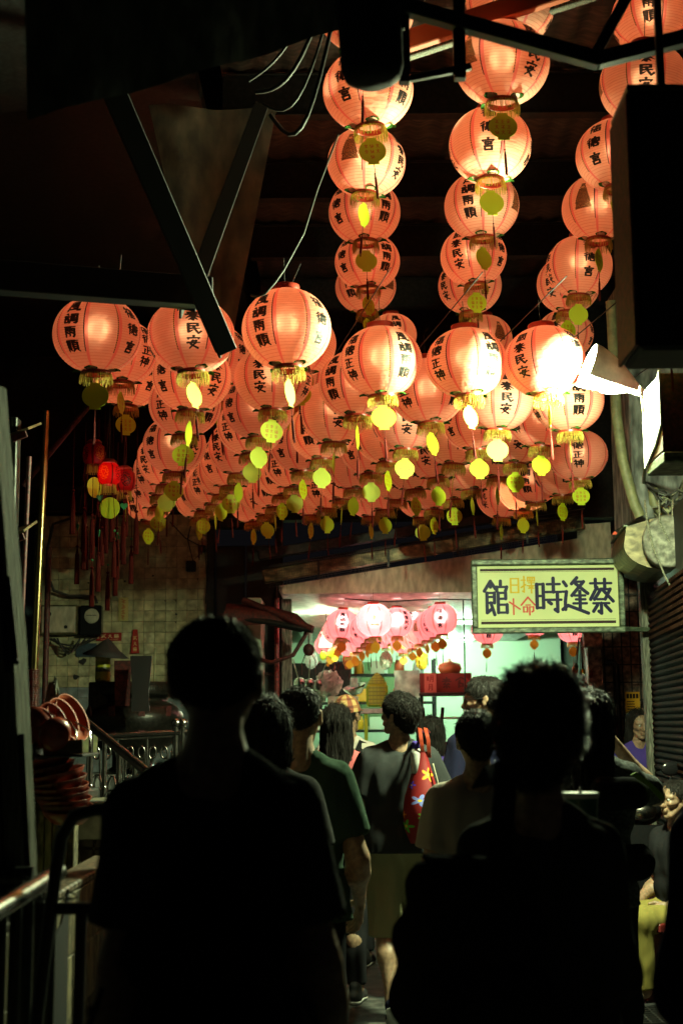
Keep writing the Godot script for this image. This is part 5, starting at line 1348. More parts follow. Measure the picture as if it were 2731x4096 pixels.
	for i in 2:
		var y: float = [2.93, 2.42][i]
		var rows := []
		for r in 4:
			var row := []
			for c in 9:
				var u := c / 8.0
				row.append(Vector3(-0.5 + u * 0.68 - i * 0.01, y + 0.10 * pow(u, 3.0) + r * 0.03 - 0.03, 0.12 - r * 0.10))
			rows.append(row)
		var ev := part("eave", Geo.new().sheet(rows, 0.012), M.hood_metal, sp)
		for c in 8:
			var u := (c + 0.5) / 8.0
			part("edge_tile", Geo.new().box(Vector3(0.078, 0.035, 0.012), Transform3D(euler(0, 0, rad_to_deg(atan(0.3 * u * u * 0.147 / 0.1))), Vector3(-0.5 + u * 0.68, y + 0.10 * pow(u, 3.0) - 0.052, 0.122)), 0.003), M.red_dark, ev)
	part("post", Geo.new().box(Vector3(0.09, 3.1, 0.09), Transform3D(), 0.006), M.worn_steel, sp, Vector3(0.04, 1.55, -0.1))
	part("back_panel", Geo.new().box(Vector3(0.5, 3.0, 0.06), Transform3D(), 0.006), M.dark_steel, sp, Vector3(-0.3, 1.5, -0.25))
	part("small_plate", Geo.new().box(Vector3(0.05, 0.028, 0.006), Transform3D(), 0.002), M.cream_paint, sp, Vector3(0.045, 2.78, -0.05))
	part("conduit", Geo.new().tube([Vector3(0.12, 0.0, -0.1), Vector3(0.118, 1.9, -0.1), Vector3(0.14, 2.9, -0.1)], 0.012, 8), M.red_dark, sp)
	single("brass_pole", Geo.new().tube([Vector3(-1.955, 0, -9.0), Vector3(-1.94, 1.9, -9.0), Vector3(-1.90, 3.56, -9.0)], 0.024, 14), M.brass, "tall shiny brass pole in front of the tiled wall", "pole")
	single("diagonal_brace", Geo.new().tube([Vector3(-2.05, 3.08, -9.05), Vector3(-1.62, 3.62, -9.05)], 0.018, 8), M.red_dark, "dull red brace slanting up from the brass pole", "brace")
	single("red_rod", Geo.new().tube([Vector3(-2.0, 0.6, -9.6), Vector3(-1.99, 2.75, -9.6)], 0.02, 8), M.red_dark, "dull red rod standing behind the brass pole", "rod")

	# incense urn with its boards, bottle under a hat
	var ur := thing("incense_urn", "large dark bronze incense urn with a key patterned rim", "urn", Vector3(-1.53, 0, -10.5))
	part("body", Geo.new().lathe([Vector2(0.26, 1.83), Vector2(0.30, 1.855), Vector2(0.305, 1.775), Vector2(0.285, 1.755), Vector2(0.25, 1.745), Vector2(0.24, 1.715), Vector2(0.29, 1.69), Vector2(0.345, 1.655), Vector2(0.365, 1.60), Vector2(0.355, 1.52), Vector2(0.31, 1.43), Vector2(0.22, 1.36), Vector2(0.15, 1.33), Vector2(0.15, 1.25), Vector2(0.22, 1.2), Vector2(0.0, 1.2)], 40), M.urn, ur)
	part("stone_plinth", Geo.new().box(Vector3(0.7, 1.2, 0.7), Transform3D(), 0.02), M.pillar, ur, Vector3(0, 0.6, 0))
	for k in 22:
		var a := TAU * k / 44.0
		var kb := Geo.new()
		for q in [[0, 0.022, 0.03, 0.005], [0.0125, 0.0, 0.005, 0.04], [0.0, -0.02, 0.022, 0.005], [-0.009, -0.008, 0.005, 0.022]]:
			kb.box(Vector3(q[2], q[3], 0.006), Transform3D(Basis(), Vector3(q[0], q[1], 0)), 0.001)
		part("key_pattern", kb, M.urn, ur, Vector3(sin(a - PI / 2) * 0.304, 1.815, cos(a - PI / 2) * 0.304), Vector3(0, a - PI / 2, 0))
	part("ash_bed", Geo.new().lathe([Vector2(0, 1.84), Vector2(0.265, 1.83)], 24), M.pillar, ur)
	for k in 4:
		part("raised_band", Geo.new().box(Vector3(0.05, 0.2, 0.012), Transform3D(), 0.004), M.red_dark, ur, Vector3(sin(-0.9 + k * 0.6) * 0.352, 1.58, cos(-0.9 + k * 0.6) * 0.352), Vector3(0.12, -0.9 + k * 0.6, 0))
	single("black_upright_board", Geo.new().prism(PackedVector2Array([Vector2(-0.062, -0.19), Vector2(0.062, -0.19), Vector2(0.055, -0.05), Vector2(0.075, 0.19), Vector2(-0.075, 0.19), Vector2(-0.058, -0.05)]), 0.03), M.black, "black waisted upright board standing before the incense urn", "board", Vector3(-1.395, 1.83, -9.9))
	single("short_dark_board", Geo.new().prism(PackedVector2Array([Vector2(-0.05, -0.2), Vector2(0.05, -0.2), Vector2(0.06, 0.12), Vector2(-0.06, 0.12)]), 0.03), M.red_dark, "shorter dark board behind the black upright board", "board", Vector3(-1.56, 1.88, -10.15))
	single("incense_stick", Geo.new().tube([Vector3(0, -0.12, 0), Vector3(0.004, 0.17, 0)], 0.007, 6), M.pipe_pale, "thin yellowish incense stick standing in the urn", "incense", Vector3(-1.37, 1.93, -10.4))
	var im := img(64, 128, Color(0.62, 0.60, 0.12))
	im.fill_rect(Rect2i(0, 0, 64, 14), Color(0.45, 0.42, 0.2)); im.fill_rect(Rect2i(0, 60, 64, 5), Color(0.2, 0.2, 0.08)); im.fill_rect(Rect2i(8, 72, 48, 40), Color(0.72, 0.64, 0.38))
	write(im, "huo", Vector2(18, 20), Vector2(30, 34), 2.4, Color(0.3, 0.28, 0.06), false)
	var bo := thing("yellow_canister", "yellow labelled canister on the urn ledge, under a dark pointed cover", "canister", Vector3(-1.735, 1.855, -10.35))
	part("can", Geo.new().lathe([Vector2(0.0, 0.0), Vector2(0.052, 0.0), Vector2(0.054, 0.02), Vector2(0.054, 0.18), Vector2(0.04, 0.215), Vector2(0.0, 0.22)].map(func(q): return q), 22), printed("canister_print", im, 0.4), bo)
	var cv := part("cover", Geo.new().lathe([Vector2(0.0, 0.32), Vector2(0.03, 0.30), Vector2(0.10, 0.235), Vector2(0.17, 0.19), Vector2(0.10, 0.20), Vector2(0.0, 0.22)], 12), M.rubber, bo)
	cv.rotation = Vector3(0.1, 0, -0.12)
	part("stand", Geo.new().box(Vector3(0.14, 0.3, 0.14), Transform3D(), 0.008), M.urn, bo, Vector3(-0.02, -0.15, 0))

	rail_work()
	mini_lanterns()


func rail_work() -> void:
	var t := thing("scroll_railing", "stainless railing with scrolled wire panels and ball finials before the urn", "railing", Vector3(-1.2, 0, -8.3))
	part("top_rail", Geo.new().tube([Vector3(-0.30, 1.475, 0), Vector3(0.26, 1.50, 0)], 0.021, 12), M.stainless, t)
	part("low_rail", Geo.new().tube([Vector3(-0.30, 1.13, 0), Vector3(0.6, 1.13, 0)], 0.012, 10), M.stainless, t)
	for x in [0.235, 0.275]:
		var ps := part("post", Geo.new().tube([Vector3(x, 0.0, 0), Vector3(x, 1.53, 0)], 0.02, 12), M.stainless, t)
		part("ball", Geo.new().ball(Vector3(x, 1.555, 0), Vector3(0.029, 0.029, 0.029), 16, 10), M.stainless, ps)
	part("continuing_rail", Geo.new().tube([Vector3(0.28, 1.50, 0), Vector3(0.9, 1.49, 0)], 0.018, 12), M.stainless, t)
	for k in 3:
		var x := -0.27 + k * 0.17
		part("baluster", Geo.new().tube([Vector3(x, 1.47, 0), Vector3(x, 1.0, 0)], 0.008, 8), M.stainless, t)
	for k in 4:
		var cx := -0.19 + k * 0.13
		for s in [-1.0, 1.0]:
			var p := []
			for q in 15:
				var a := q / 14.0 * TAU * 0.92
				var r := 0.050 * (1.0 - q / 20.0)
				p.append(Vector3(cx + s * (0.012 + r * (1 - cos(a)) * 0.6), 1.42 - 0.04 + r * sin(a) * 1.1, 0))
			p.push_front(Vector3(cx, 1.15, 0))
			part("scroll", Geo.new().tube(p, 0.006, 7), M.stainless, t)
		part("heart_scroll", Geo.new().tube([Vector3(cx - 0.05, 1.25, 0), Vector3(cx - 0.03, 1.27, 0), Vector3(cx, 1.22, 0), Vector3(cx + 0.03, 1.27, 0), Vector3(cx + 0.05, 1.25, 0), Vector3(cx + 0.02, 1.19, 0), Vector3(cx, 1.17, 0)], 0.005, 6), M.stainless, t)
	var s2 := thing("stair_rail", "sloping stainless stair handrail with turned balusters and scrolls", "railing", Vector3(-1.15, 0, -7.0))
	part("handrail", Geo.new().tube([Vector3(-0.19, 1.565, -0.5), Vector3(0.27, 1.335, 0.5)], 0.022, 14), M.stainless, s2)
	for k in 4:
		var u := (k + 0.4) / 4.2
		var top := Vector3(-0.19, 1.565, -0.5).lerp(Vector3(0.27, 1.335, 0.5), u)
		var bs := part("baluster", Geo.new().tube([top, Vector3(top.x, 1.14, top.z)], 0.012, 10), M.stainless, s2)
		part("turned_ring", Geo.new().lathe([Vector2(0.012, 0.05), Vector2(0.018, 0.04), Vector2(0.013, 0.02), Vector2(0.02, 0.0), Vector2(0.013, -0.02), Vector2(0.018, -0.04), Vector2(0.012, -0.05)], 14), M.stainless, bs, Vector3(top.x, 1.2, top.z))
		part("arched_scroll", Geo.new().tube([Vector3(top.x + 0.03, 1.14, top.z + 0.05), Vector3(top.x + 0.03, 1.26, top.z + 0.05), Vector3(top.x + 0.045, 1.30, top.z + 0.08), Vector3(top.x + 0.065, 1.30, top.z + 0.11), Vector3(top.x + 0.08, 1.26, top.z + 0.14)], 0.006, 7), M.stainless, s2)
		var loop := []
		for q in 13:
			var a := q / 12.0 * TAU * 0.85
			loop.append(Vector3(top.x + 0.05 + 0.03 * cos(a), 1.2 + 0.034 * sin(a), top.z + 0.09))
		part("loop_scroll", Geo.new().tube(loop, 0.005, 6), M.stainless, s2)
	part("base_slab", Geo.new().box(Vector3(0.85, 0.07, 1.2), Transform3D(), 0.008), M.worn_steel, s2, Vector3(0.12, 1.10, 0.0))
	part("base_wall", Geo.new().box(Vector3(0.8, 1.06, 1.1), Transform3D(), 0.008), M.dark_steel, s2, Vector3(0.12, 0.53, -0.05))
	single("yellow_rag", Geo.new().sheet([[Vector3(-0.045, 0.02, 0.03), Vector3(0, 0.03, 0.03), Vector3(0.045, 0.02, 0.03)], [Vector3(-0.045, -0.04, 0.036), Vector3(0, -0.03, 0.04), Vector3(0.045, -0.04, 0.036)], [Vector3(-0.04, -0.09, 0.034), Vector3(0, -0.085, 0.045), Vector3(0.04, -0.1, 0.034)]], 0.006), M.pipe_pale, "yellowish rag hanging over the scroll railing", "rag", Vector3(-1.45, 1.47, -8.27))


func mini_lanterns() -> void:
	var im := img(256, 128, Color(0.62, 0.07, 0.09))
	for k in 4:
		im.fill_rect(Rect2i(k * 64, 0, 5, 128), Color(0.25, 0.02, 0.02))
		for j in 60:   # curling flower print, dark on two panels and gold on two
			var an := j * 0.55
			var at := Vector2(k * 64 + 34, 62) + Vector2(cos(an) * 18, sin(an) * 30) * (0.25 + 0.75 * absf(sin(j * 0.21 + k)))
			im.fill_rect(Rect2i(int(at.x) - 2, int(at.y) - 2, 4, 4), Color(0.2, 0.02, 0.02) if k % 2 else Color(0.75, 0.55, 0.1))
	var pm := printed("red_lantern_paper", im, 0.5)
	pm.backlight_enabled = true
	pm.backlight = Color(1.0, 0.55, 0.5)
	pm.emission_enabled = true
	pm.emission = Color(1.0, 0.05, 0.08)
	pm.emission_energy_multiplier = 0.008
	var tas := Geo.new()
	tas.tube([Vector3(0, 0.14, 0), Vector3(0, 0.0, 0)], 0.0025, 4)
	tas.ball(Vector3(0, -0.002, 0), Vector3(0.012, 0.009, 0.012), 8, 6)
	for s in 10:
		var a := TAU * s / 10
		tas.tube([Vector3(0, -0.01, 0), Vector3(cos(a) * 0.009, -0.06, sin(a) * 0.009), Vector3(cos(a) * 0.013, -0.25, sin(a) * 0.013)], [0.004, 0.005, 0.004], 4, false)
	var tm := tas.mesh()
	var ht := PackedVector2Array()
	for k in 20:
		var a := TAU * k / 20
		ht.append(Vector2(16 * pow(sin(a), 3), 13 * cos(a) - 5 * cos(2 * a) - 2 * cos(3 * a) - cos(4 * a)) * 0.0016)
	var heart := Geo.new().prism(ht, 0.006).mesh()
	var frs := Geo.new()
	for s in 26:
		var a := TAU * s / 26
		frs.tube([Vector3(cos(a) * 0.045, 0, sin(a) * 0.045), Vector3(cos(a) * 0.05, -0.06, sin(a) * 0.05)], 0.0025, 3, false)
	var fm := frs.mesh()
	# position, how brightly lit, label
	var spec := [[Vector3(-1.505, 3.16, -9.1), 1.6, "glowing red mini lantern with a yellow card, lowest of its cluster"], [Vector3(-1.63, 3.32, -9.25), 0.0, "unlit red mini lantern above the glowing one"], [Vector3(-1.435, 3.15, -9.3), 0.3, "red mini lantern printed with gold, half behind the glowing one"]]
	for i in 3:
		var t := thing("mini_lantern", spec[i][2], "lantern", spec[i][0], 0, "red mini lanterns beside the brass pole")
		part("shade", Geo.new().lathe([Vector2(0.045, 0.07), Vector2(0.068, 0.05), Vector2(0.076, 0.0), Vector2(0.068, -0.05), Vector2(0.045, -0.07)], 24), pm, t, Vector3.ZERO, Vector3(0, i * 1.1 + 0.4, 0))
		part("cap", Geo.new().lathe([Vector2(0.0, 0.1), Vector2(0.03, 0.1), Vector2(0.05, 0.085), Vector2(0.05, 0.068), Vector2(0.0, 0.068)], 16), M.ring_red, t)
		part("cord", Geo.new().tube([Vector3(0, 0.1, 0), Vector3(0, 0.75, 0)], 0.004, 5), M.cable, t)
		part("fringe", fm, M.gold_thread, t, Vector3(0, -0.07, 0))
		var c := part("name_card", Geo.new().ball(Vector3(0, -0.225, 0), Vector3(0.066, 0.07, 0.003), 20, 12), M.card, t, Vector3(0.01, 0, 0.02), Vector3(0, i * 0.9, 0))
		for k in [6, 3, 4][i]:
			var a: float = TAU * k / 6.0 + i
			var p := Vector3(cos(a) * 0.10, -0.34 - 0.09 * ((k * 5 + i) % 4), sin(a) * 0.07)
			var ts := part("tassel", tm, M.tassel, t, p)
			if k % 2 == 0: part("jade_heart", heart, M.jade, ts, Vector3(0, 0.13, 0), Vector3(0, k, 0))
			else: part("jade_bead", Geo.new().ball(Vector3.ZERO, Vector3(0.008, 0.008, 0.008), 8, 6), M.jade, ts, Vector3(0, 0.05, 0))
			part("tassel_cord", Geo.new().tube([Vector3(0, 0.14, 0), Vector3(-p.x * 0.4, -0.06 - p.y, -p.z * 0.4)], 0.002, 4), M.tassel, ts)
		if spec[i][1] > 0.01:
			var l := OmniLight3D.new()
			l.name = "bulb"
			l.light_color = Color(1.0, 0.62, 0.6)
			l.light_energy = 0.010 * spec[i][1]
			l.light_size = 0.02
			l.omni_range = 6.0
			l.omni_attenuation = 2.0
			l.shadow_enabled = true
			t.add_child(l)
	for k in 12:
		var t := single("long_tassel", tm, M.tassel, "long dark red tassel in the mini lantern cluster", "tassel", Vector3(-1.74 + k * 0.032 + (0.03 if k % 2 else 0.0), 3.06 - 0.055 * ((k * 7) % 5), -9.12 - 0.07 * (k % 4)), Vector3.ZERO, "long red tassels under the mini lanterns")
		t.scale = Vector3(1.1, 1.15, 1.1)
		part("tassel_cord", Geo.new().tube([Vector3(0, 0.14, 0), Vector3(0, 0.5, 0)], 0.002, 4), M.tassel, t)


func overhead() -> void:
	# dark canvas canopy edge near the camera
	var rows := []
	for r in 5:
		var row := []
		for c in 13:
			var u := c / 12.0
			var low := Vector3(-0.80, 3.10, -3.5).lerp(Vector3(0.06, 3.90, -4.55), u)
			var top := Vector3(-0.80, 3.85, -3.3).lerp(Vector3(0.06, 4.6, -4.4), u)
			row.append(top.lerp(low, r / 4.0) + Vector3(0, 0, 0.012 * sin(u * 17.0) + 0.01 * sin(r * 2.0 + u * 5)))
		rows.append(row)
	single("canvas_canopy", Geo.new().sheet(rows, 0.008), M.canvas_dark, "dark greenish canvas canopy edge slanting across the top corner", "canopy")
	# steel arms that meet over the first lanterns
	var br := thing("steel_bracket", "dark steel bracket of crossing angle bars above the front lanterns", "bracket", Vector3(-0.6, 3.4, -5.9))
	var arms := [[Vector3(-0.29, 0.62, 1.0), Vector3(0.115, -0.26, -0.08), 0.085], [Vector3(0.20, 1.40, -1.25), Vector3(-0.06, -0.07, -0.08), 0.07]]
	for q in arms:
		var ab := Geo.new().bar(q[0], q[1], q[2], 0.012, 0.002, Vector3.BACK)
		var off := Vector3(-q[2] / 2, 0, -0.035)
		ab.bar(q[0] + off, q[1] + off, 0.012, 0.075, 0.003, Vector3.BACK)
		part("worn_edge", Geo.new().bar(q[0] + off + Vector3(-0.008, 0, 0.03), q[1] + off + Vector3(-0.008, 0, 0.03), 0.006, 0.012, 0.002, Vector3.BACK), M.worn_steel, br)
		part("angle_bar", ab, M.black, br)
	single("cross_beam", Geo.new().bar(Vector3(-2.4, 3.36, -5.3), Vector3(-0.56, 3.40, -5.98), 0.09, 0.13, 0.004), M.black, "dark steel cross beam just above the front lanterns, meeting the bracket", "beam")
	var tr := []
	for r in 5:
		var row := []
		for c in 7:
			var u := c / 6.0
			row.append(Vector3(-1.08, 5.05, -7.7).lerp(Vector3(-0.36, 5.1, -7.9), u).lerp(Vector3(-0.74, 3.55, -7.5).lerp(Vector3(-0.62, 3.5, -7.6), u), r / 4.0) + Vector3(0, 0, 0.03 * sin(u * 9.0)))
		tr.append(row)
	single("brown_tarpaulin", Geo.new().sheet(tr, 0.008), M.canvas_brown, "brown tarpaulin tapering down behind the steel bracket", "tarpaulin")
	# round bottomed canister and the truss
	var ca := thing("hanging_canister", "dark round bottomed canister hanging at the top, out of focus", "canister", Vector3(0.092, 3.19, -3.5))
	part("body", Geo.new().lathe([Vector2(0.0, 0.0), Vector2(0.045, 0.004), Vector2(0.072, 0.02), Vector2(0.082, 0.05), Vector2(0.086, 0.3), Vector2(0.086, 1.1), Vector2(0.0, 1.1)], 26), M.rubber, ca)
	part("side_seam", Geo.new().box(Vector3(0.012, 0.9, 0.02), Transform3D(), 0.003), M.black, ca, Vector3(0.084, 0.6, 0))
	ca.rotation.z = 0.04
	var ts := thing("roof_truss", "black steel truss of angled bars across the top corner", "truss", Vector3(0.6, 3.55, -4.0))
	part("chord", Geo.new().bar(Vector3(-0.42, 0.13, 0), Vector3(0.18, -0.055, 0), 0.046, 0.046, 0.004), M.black_metal, ts)
	part("chord", Geo.new().bar(Vector3(0.17, -0.055, 0.004), Vector3(0.65, 0.07, 0.004), 0.044, 0.044, 0.004), M.black_metal, ts)
	part("strut", Geo.new().bar(Vector3(0.17, -0.03, -0.005), Vector3(0.33, 0.26, -0.005), 0.032, 0.032, 0.003), M.black_metal, ts)
	part("strut", Geo.new().bar(Vector3(-0.235, 0.2, -0.02), Vector3(-0.235, -0.10, -0.02), 0.036, 0.036, 0.003), M.black_metal, ts)
	part("strut", Geo.new().bar(Vector3(-0.40, 0.25, -0.02), Vector3(-0.40, -0.11, -0.02), 0.034, 0.034, 0.003), M.black_metal, ts)
	part("strut", Geo.new().bar(Vector3(-0.40, -0.10, -0.018), Vector3(-0.2, -0.06, -0.018), 0.02, 0.02, 0.003), M.black_metal, ts)
	for i in 2:
		single("rafter", Geo.new().bar(Vector3(0.1 + i * 0.05, 4.45 + i * 0.12, -5.9 - i * 0.3), Vector3(1.5, 4.92 + i * 0.1, -5.9 - i * 0.3), 0.05, 0.09, 0.005), M.wood_post if i else M.orange_red, ["rust coloured rafter lit by the top lanterns", "pale timber rafter next to the rust coloured one"][i], "rafter")
	var bx := thing("hanging_dark_box", "large dark hanging sign box seen from its unlit back, at the picture edge", "sign box", Vector3(1.10, 2.875, -3.75))
	part("case", Geo.new().box(Vector3(0.62, 0.72, 0.22), Transform3D(), 0.01), M.black, bx)
	part("side_cover", Geo.new().box(Vector3(0.012, 0.70, 0.24), Transform3D(), 0.003), M.red_dark, bx, Vector3(-0.318, 0, -0.005))
	part("top_edge", Geo.new().box(Vector3(0.64, 0.018, 0.24), Transform3D(), 0.004), M.black_metal, bx, Vector3(0, 0.366, 0))
	for s in [-1.0, 1.0]:
		part("hanger", Geo.new().bar(Vector3(s * 0.2, 0.36, 0), Vector3(s * 0.2, 1.0, 0), 0.02, 0.02), M.black_metal, bx)
	# loose wires
	single("drooping_cord", Geo.new().tube([Vector3(0.0, 4.22, -6.2), Vector3(-0.10, 3.95, -6.2), Vector3(-0.16, 3.75, -6.2), Vector3(-0.25, 3.58, -6.2), Vector3(-0.29, 3.52, -6.2), Vector3(-0.335, 3.46, -6.18), Vector3(-0.37, 3.455, -6.2), Vector3(-0.40, 3.475, -6.25)], 0.0055, 6), M.cable, "grey cord drooping onto the third front lantern", "cord")
	var lw := thing("loose_wires", "black wires looping beside the first overhead lantern column", "wires", Vector3(-0.05, 4.15, -5.6))
	for k in 4:
		var p := []
		for s in 11:
			var u := s / 10.0
			p.append(Vector3(-0.32 + k * 0.03, 0.05 - k * 0.05, 0).lerp(Vector3(0.03, 0.5 - k * 0.1, 0.2), u) + Vector3(0, -(0.10 + 0.05 * k) * sin(u * PI), 0))
		part("wire", Geo.new().tube(p, 0.006 + 0.003 * (k % 2), 6), M.cable, lw)


# ---- people: a field of tapered limbs joined smoothly, meshed as surface nets
# bones: [from, to, radius, radius, flat end]; clips: [outward normal, distance]
func field(bones: Array, cell: float, k: float, clips: Array = [], amp := 0.0, stretch := Vector3(9, 3, 9), seed_ := 1) -> Array:
	var lo := Vector3(1e9, 1e9, 1e9)
	var hi := -lo
	for b in bones:
		var r: float = maxf(b[2], b[3]) + 0.03 + cell * 2
		lo = lo.min(b[0] - Vector3.ONE * r).min(b[1] - Vector3.ONE * r)
		hi = hi.max(b[0] + Vector3.ONE * r).max(b[1] + Vector3.ONE * r)
	var nx := int((hi.x - lo.x) / cell) + 2
	var ny := int((hi.y - lo.y) / cell) + 2
	var nz := int((hi.z - lo.z) / cell) + 2
	var acc := PackedFloat32Array()
	acc.resize(nx * ny * nz)
	var reach := minf(k * 4.0, 0.08)
	var ik := 1.0 / k
	for b in bones:
		var a: Vector3 = b[0]
		var d: Vector3 = b[1] - b[0]
		var len := maxf(d.length(), 0.0001)
		var l2 := len * len
		var ra: float = b[2]
		var rb: float = b[3]
		var flat: bool = b.size() > 4
		var rm := maxf(ra, rb) + reach
		var p0 := (a.min(b[1]) - Vector3.ONE * rm - lo) / cell
		var p1 := (a.max(b[1]) + Vector3.ONE * rm - lo) / cell
		for iy in range(maxi(0, int(p0.y)), mini(ny - 1, int(p1.y) + 1) + 1):
			for iz in range(maxi(0, int(p0.z)), mini(nz - 1, int(p1.z) + 1) + 1):
				var row := (iy * nz + iz) * nx
				for ix in range(maxi(0, int(p0.x)), mini(nx - 1, int(p1.x) + 1) + 1):
					var q := lo + Vector3(ix, iy, iz) * cell - a
					var t0 := q.dot(d) / l2
					var t := clampf(t0, 0.0, 1.0)
					var dist := (q - d * t).length() - ra - (rb - ra) * t
					if flat and t0 > 1.0: dist = maxf(dist, (t0 - 1.0) * len)
					if dist < reach: acc[row + ix] += exp(-dist * ik)
	var f: FastNoiseLite = null
	if amp > 0.0:
		f = FastNoiseLite.new()
		f.frequency = 1.0
		f.seed = seed_
		f.fractal_octaves = 2
	for i in acc.size():
		var s := acc[i]
		var v := 0.2
		if s > 1e-6:
			v = -k * log(s)
			if (clips.size() or amp > 0.0) and v < 0.05:
				var ix := i % nx
				var iz := (i / nx) % nz
				var iy := i / (nx * nz)
				var p := lo + Vector3(ix, iy, iz) * cell
				if amp > 0.0 and v > -0.05: v += amp * f.get_noise_3dv(p * stretch)
				for c in clips: v = maxf(v, p.dot(c[0]) - c[1])
		acc[i] = v
	var verts := PackedVector3Array()
	var norms := PackedVector3Array()
	var idx := PackedInt32Array()
	var at := PackedInt32Array()
	at.resize(nx * ny * nz)
	at.fill(-1)
	var sy := nz * nx
	for iy in ny - 1:
		for iz in nz - 1:
			for ix in nx - 1:
				var o := iy * sy + iz * nx + ix
				var v0 := acc[o]
				var n0 := v0 < 0.0
				if (acc[o + 1] < 0.0) == n0 and (acc[o + nx] < 0.0) == n0 and (acc[o + sy] < 0.0) == n0 and (acc[o + 1 + nx] < 0.0) == n0 and (acc[o + 1 + sy] < 0.0) == n0 and (acc[o + nx + sy] < 0.0) == n0 and (acc[o + 1 + nx + sy] < 0.0) == n0:
					continue
				var c := [v0, acc[o + 1], acc[o + nx], acc[o + 1 + nx], acc[o + sy], acc[o + 1 + sy], acc[o + nx + sy], acc[o + 1 + nx + sy]]
				var sum := Vector3.ZERO
				var cnt := 0
				for e in EDGES:
					var fa: float = c[e[0]]
					var fb: float = c[e[1]]
					if (fa < 0.0) != (fb < 0.0):
						sum += Vector3(CORNER[e[0]]).lerp(Vector3(CORNER[e[1]]), fa / (fa - fb))
						cnt += 1
				at[o] = verts.size()
				verts.append(lo + (Vector3(ix, iy, iz) + sum / cnt) * cell)
				norms.append(Vector3(c[1] + c[3] + c[5] + c[7] - c[0] - c[2] - c[4] - c[6], c[4] + c[5] + c[6] + c[7] - c[0] - c[1] - c[2] - c[3], c[2] + c[3] + c[6] + c[7] - c[0] - c[1] - c[4] - c[5]).normalized())
	for iy in range(1, ny - 1):
		for iz in range(1, nz - 1):
			for ix in range(1, nx - 1):
				var o := iy * sy + iz * nx + ix
				if at[o] < 0: continue
				var s0 := acc[o] < 0.0
				if s0 != (acc[o + 1] < 0.0): quad(idx, at[o], at[o - sy], at[o - sy - nx], at[o - nx], s0)
				if s0 != (acc[o + sy] < 0.0): quad(idx, at[o], at[o - nx], at[o - nx - 1], at[o - 1], s0)
				if s0 != (acc[o + nx] < 0.0): quad(idx, at[o], at[o - 1], at[o - 1 - sy], at[o - sy], s0)
	return [verts, norms, idx]

const CORNER := [Vector3i(0, 0, 0), Vector3i(1, 0, 0), Vector3i(0, 0, 1), Vector3i(1, 0, 1), Vector3i(0, 1, 0), Vector3i(1, 1, 0), Vector3i(0, 1, 1), Vector3i(1, 1, 1)]
const EDGES := [[0, 1], [2, 3], [4, 5], [6, 7], [0, 2], [1, 3], [4, 6], [5, 7], [0, 4], [1, 5], [2, 6], [3, 7]]

func quad(idx: PackedInt32Array, a: int, b: int, c: int, d: int, flip: bool) -> void:
	if a < 0 or b < 0 or c < 0 or d < 0: return
	if flip:
		idx.append(a); idx.append(b); idx.append(c); idx.append(a); idx.append(c); idx.append(d)
	else:
		idx.append(a); idx.append(c); idx.append(b); idx.append(a); idx.append(d); idx.append(c)

# several field pieces, each with its own place, in one mesh
func merged(pieces: Array) -> ArrayMesh:
	var v := PackedVector3Array()
	var n := PackedVector3Array()
	var ix := PackedInt32Array()
	for pc in pieces:
		var f: Array = pc[0]
		var t: Transform3D = pc[1]
		var base := v.size()
		var nb := t.basis.inverse().transposed()
		for i in f[0].size():
			v.append(t * f[0][i])
			n.append((nb * f[1][i]).normalized())
		for i in range(0, f[2].size(), 3):
			var p: int = base + f[2][i]
			var q: int = base + f[2][i + 1]
			var r: int = base + f[2][i + 2]
			if (v[q] - v[p]).cross(v[r] - v[p]).dot(n[p] + n[q] + n[r]) > 0.0:
				var w := q
				q = r
				r = w
			ix.append(p); ix.append(q); ix.append(r)
	var a := []
	a.resize(Mesh.ARRAY_MAX)
	a[Mesh.ARRAY_VERTEX] = v; a[Mesh.ARRAY_NORMAL] = n; a[Mesh.ARRAY_INDEX] = ix
	var m := ArrayMesh.new()
	m.add_surface_from_arrays(Mesh.PRIMITIVE_TRIANGLES, a)
	return m


func V(x: float, y: float, z: float) -> Vector3:
	return Vector3(x, y, z)

func both(l: Array) -> Array:
	var r := []
	for b in l:
		r.append(b)
		var c: Array = b.duplicate()
		c[0] = V(-b[0].x, b[0].y, b[0].z)
		c[1] = V(-b[1].x, b[1].y, b[1].z)
		r.append(c)
	return r

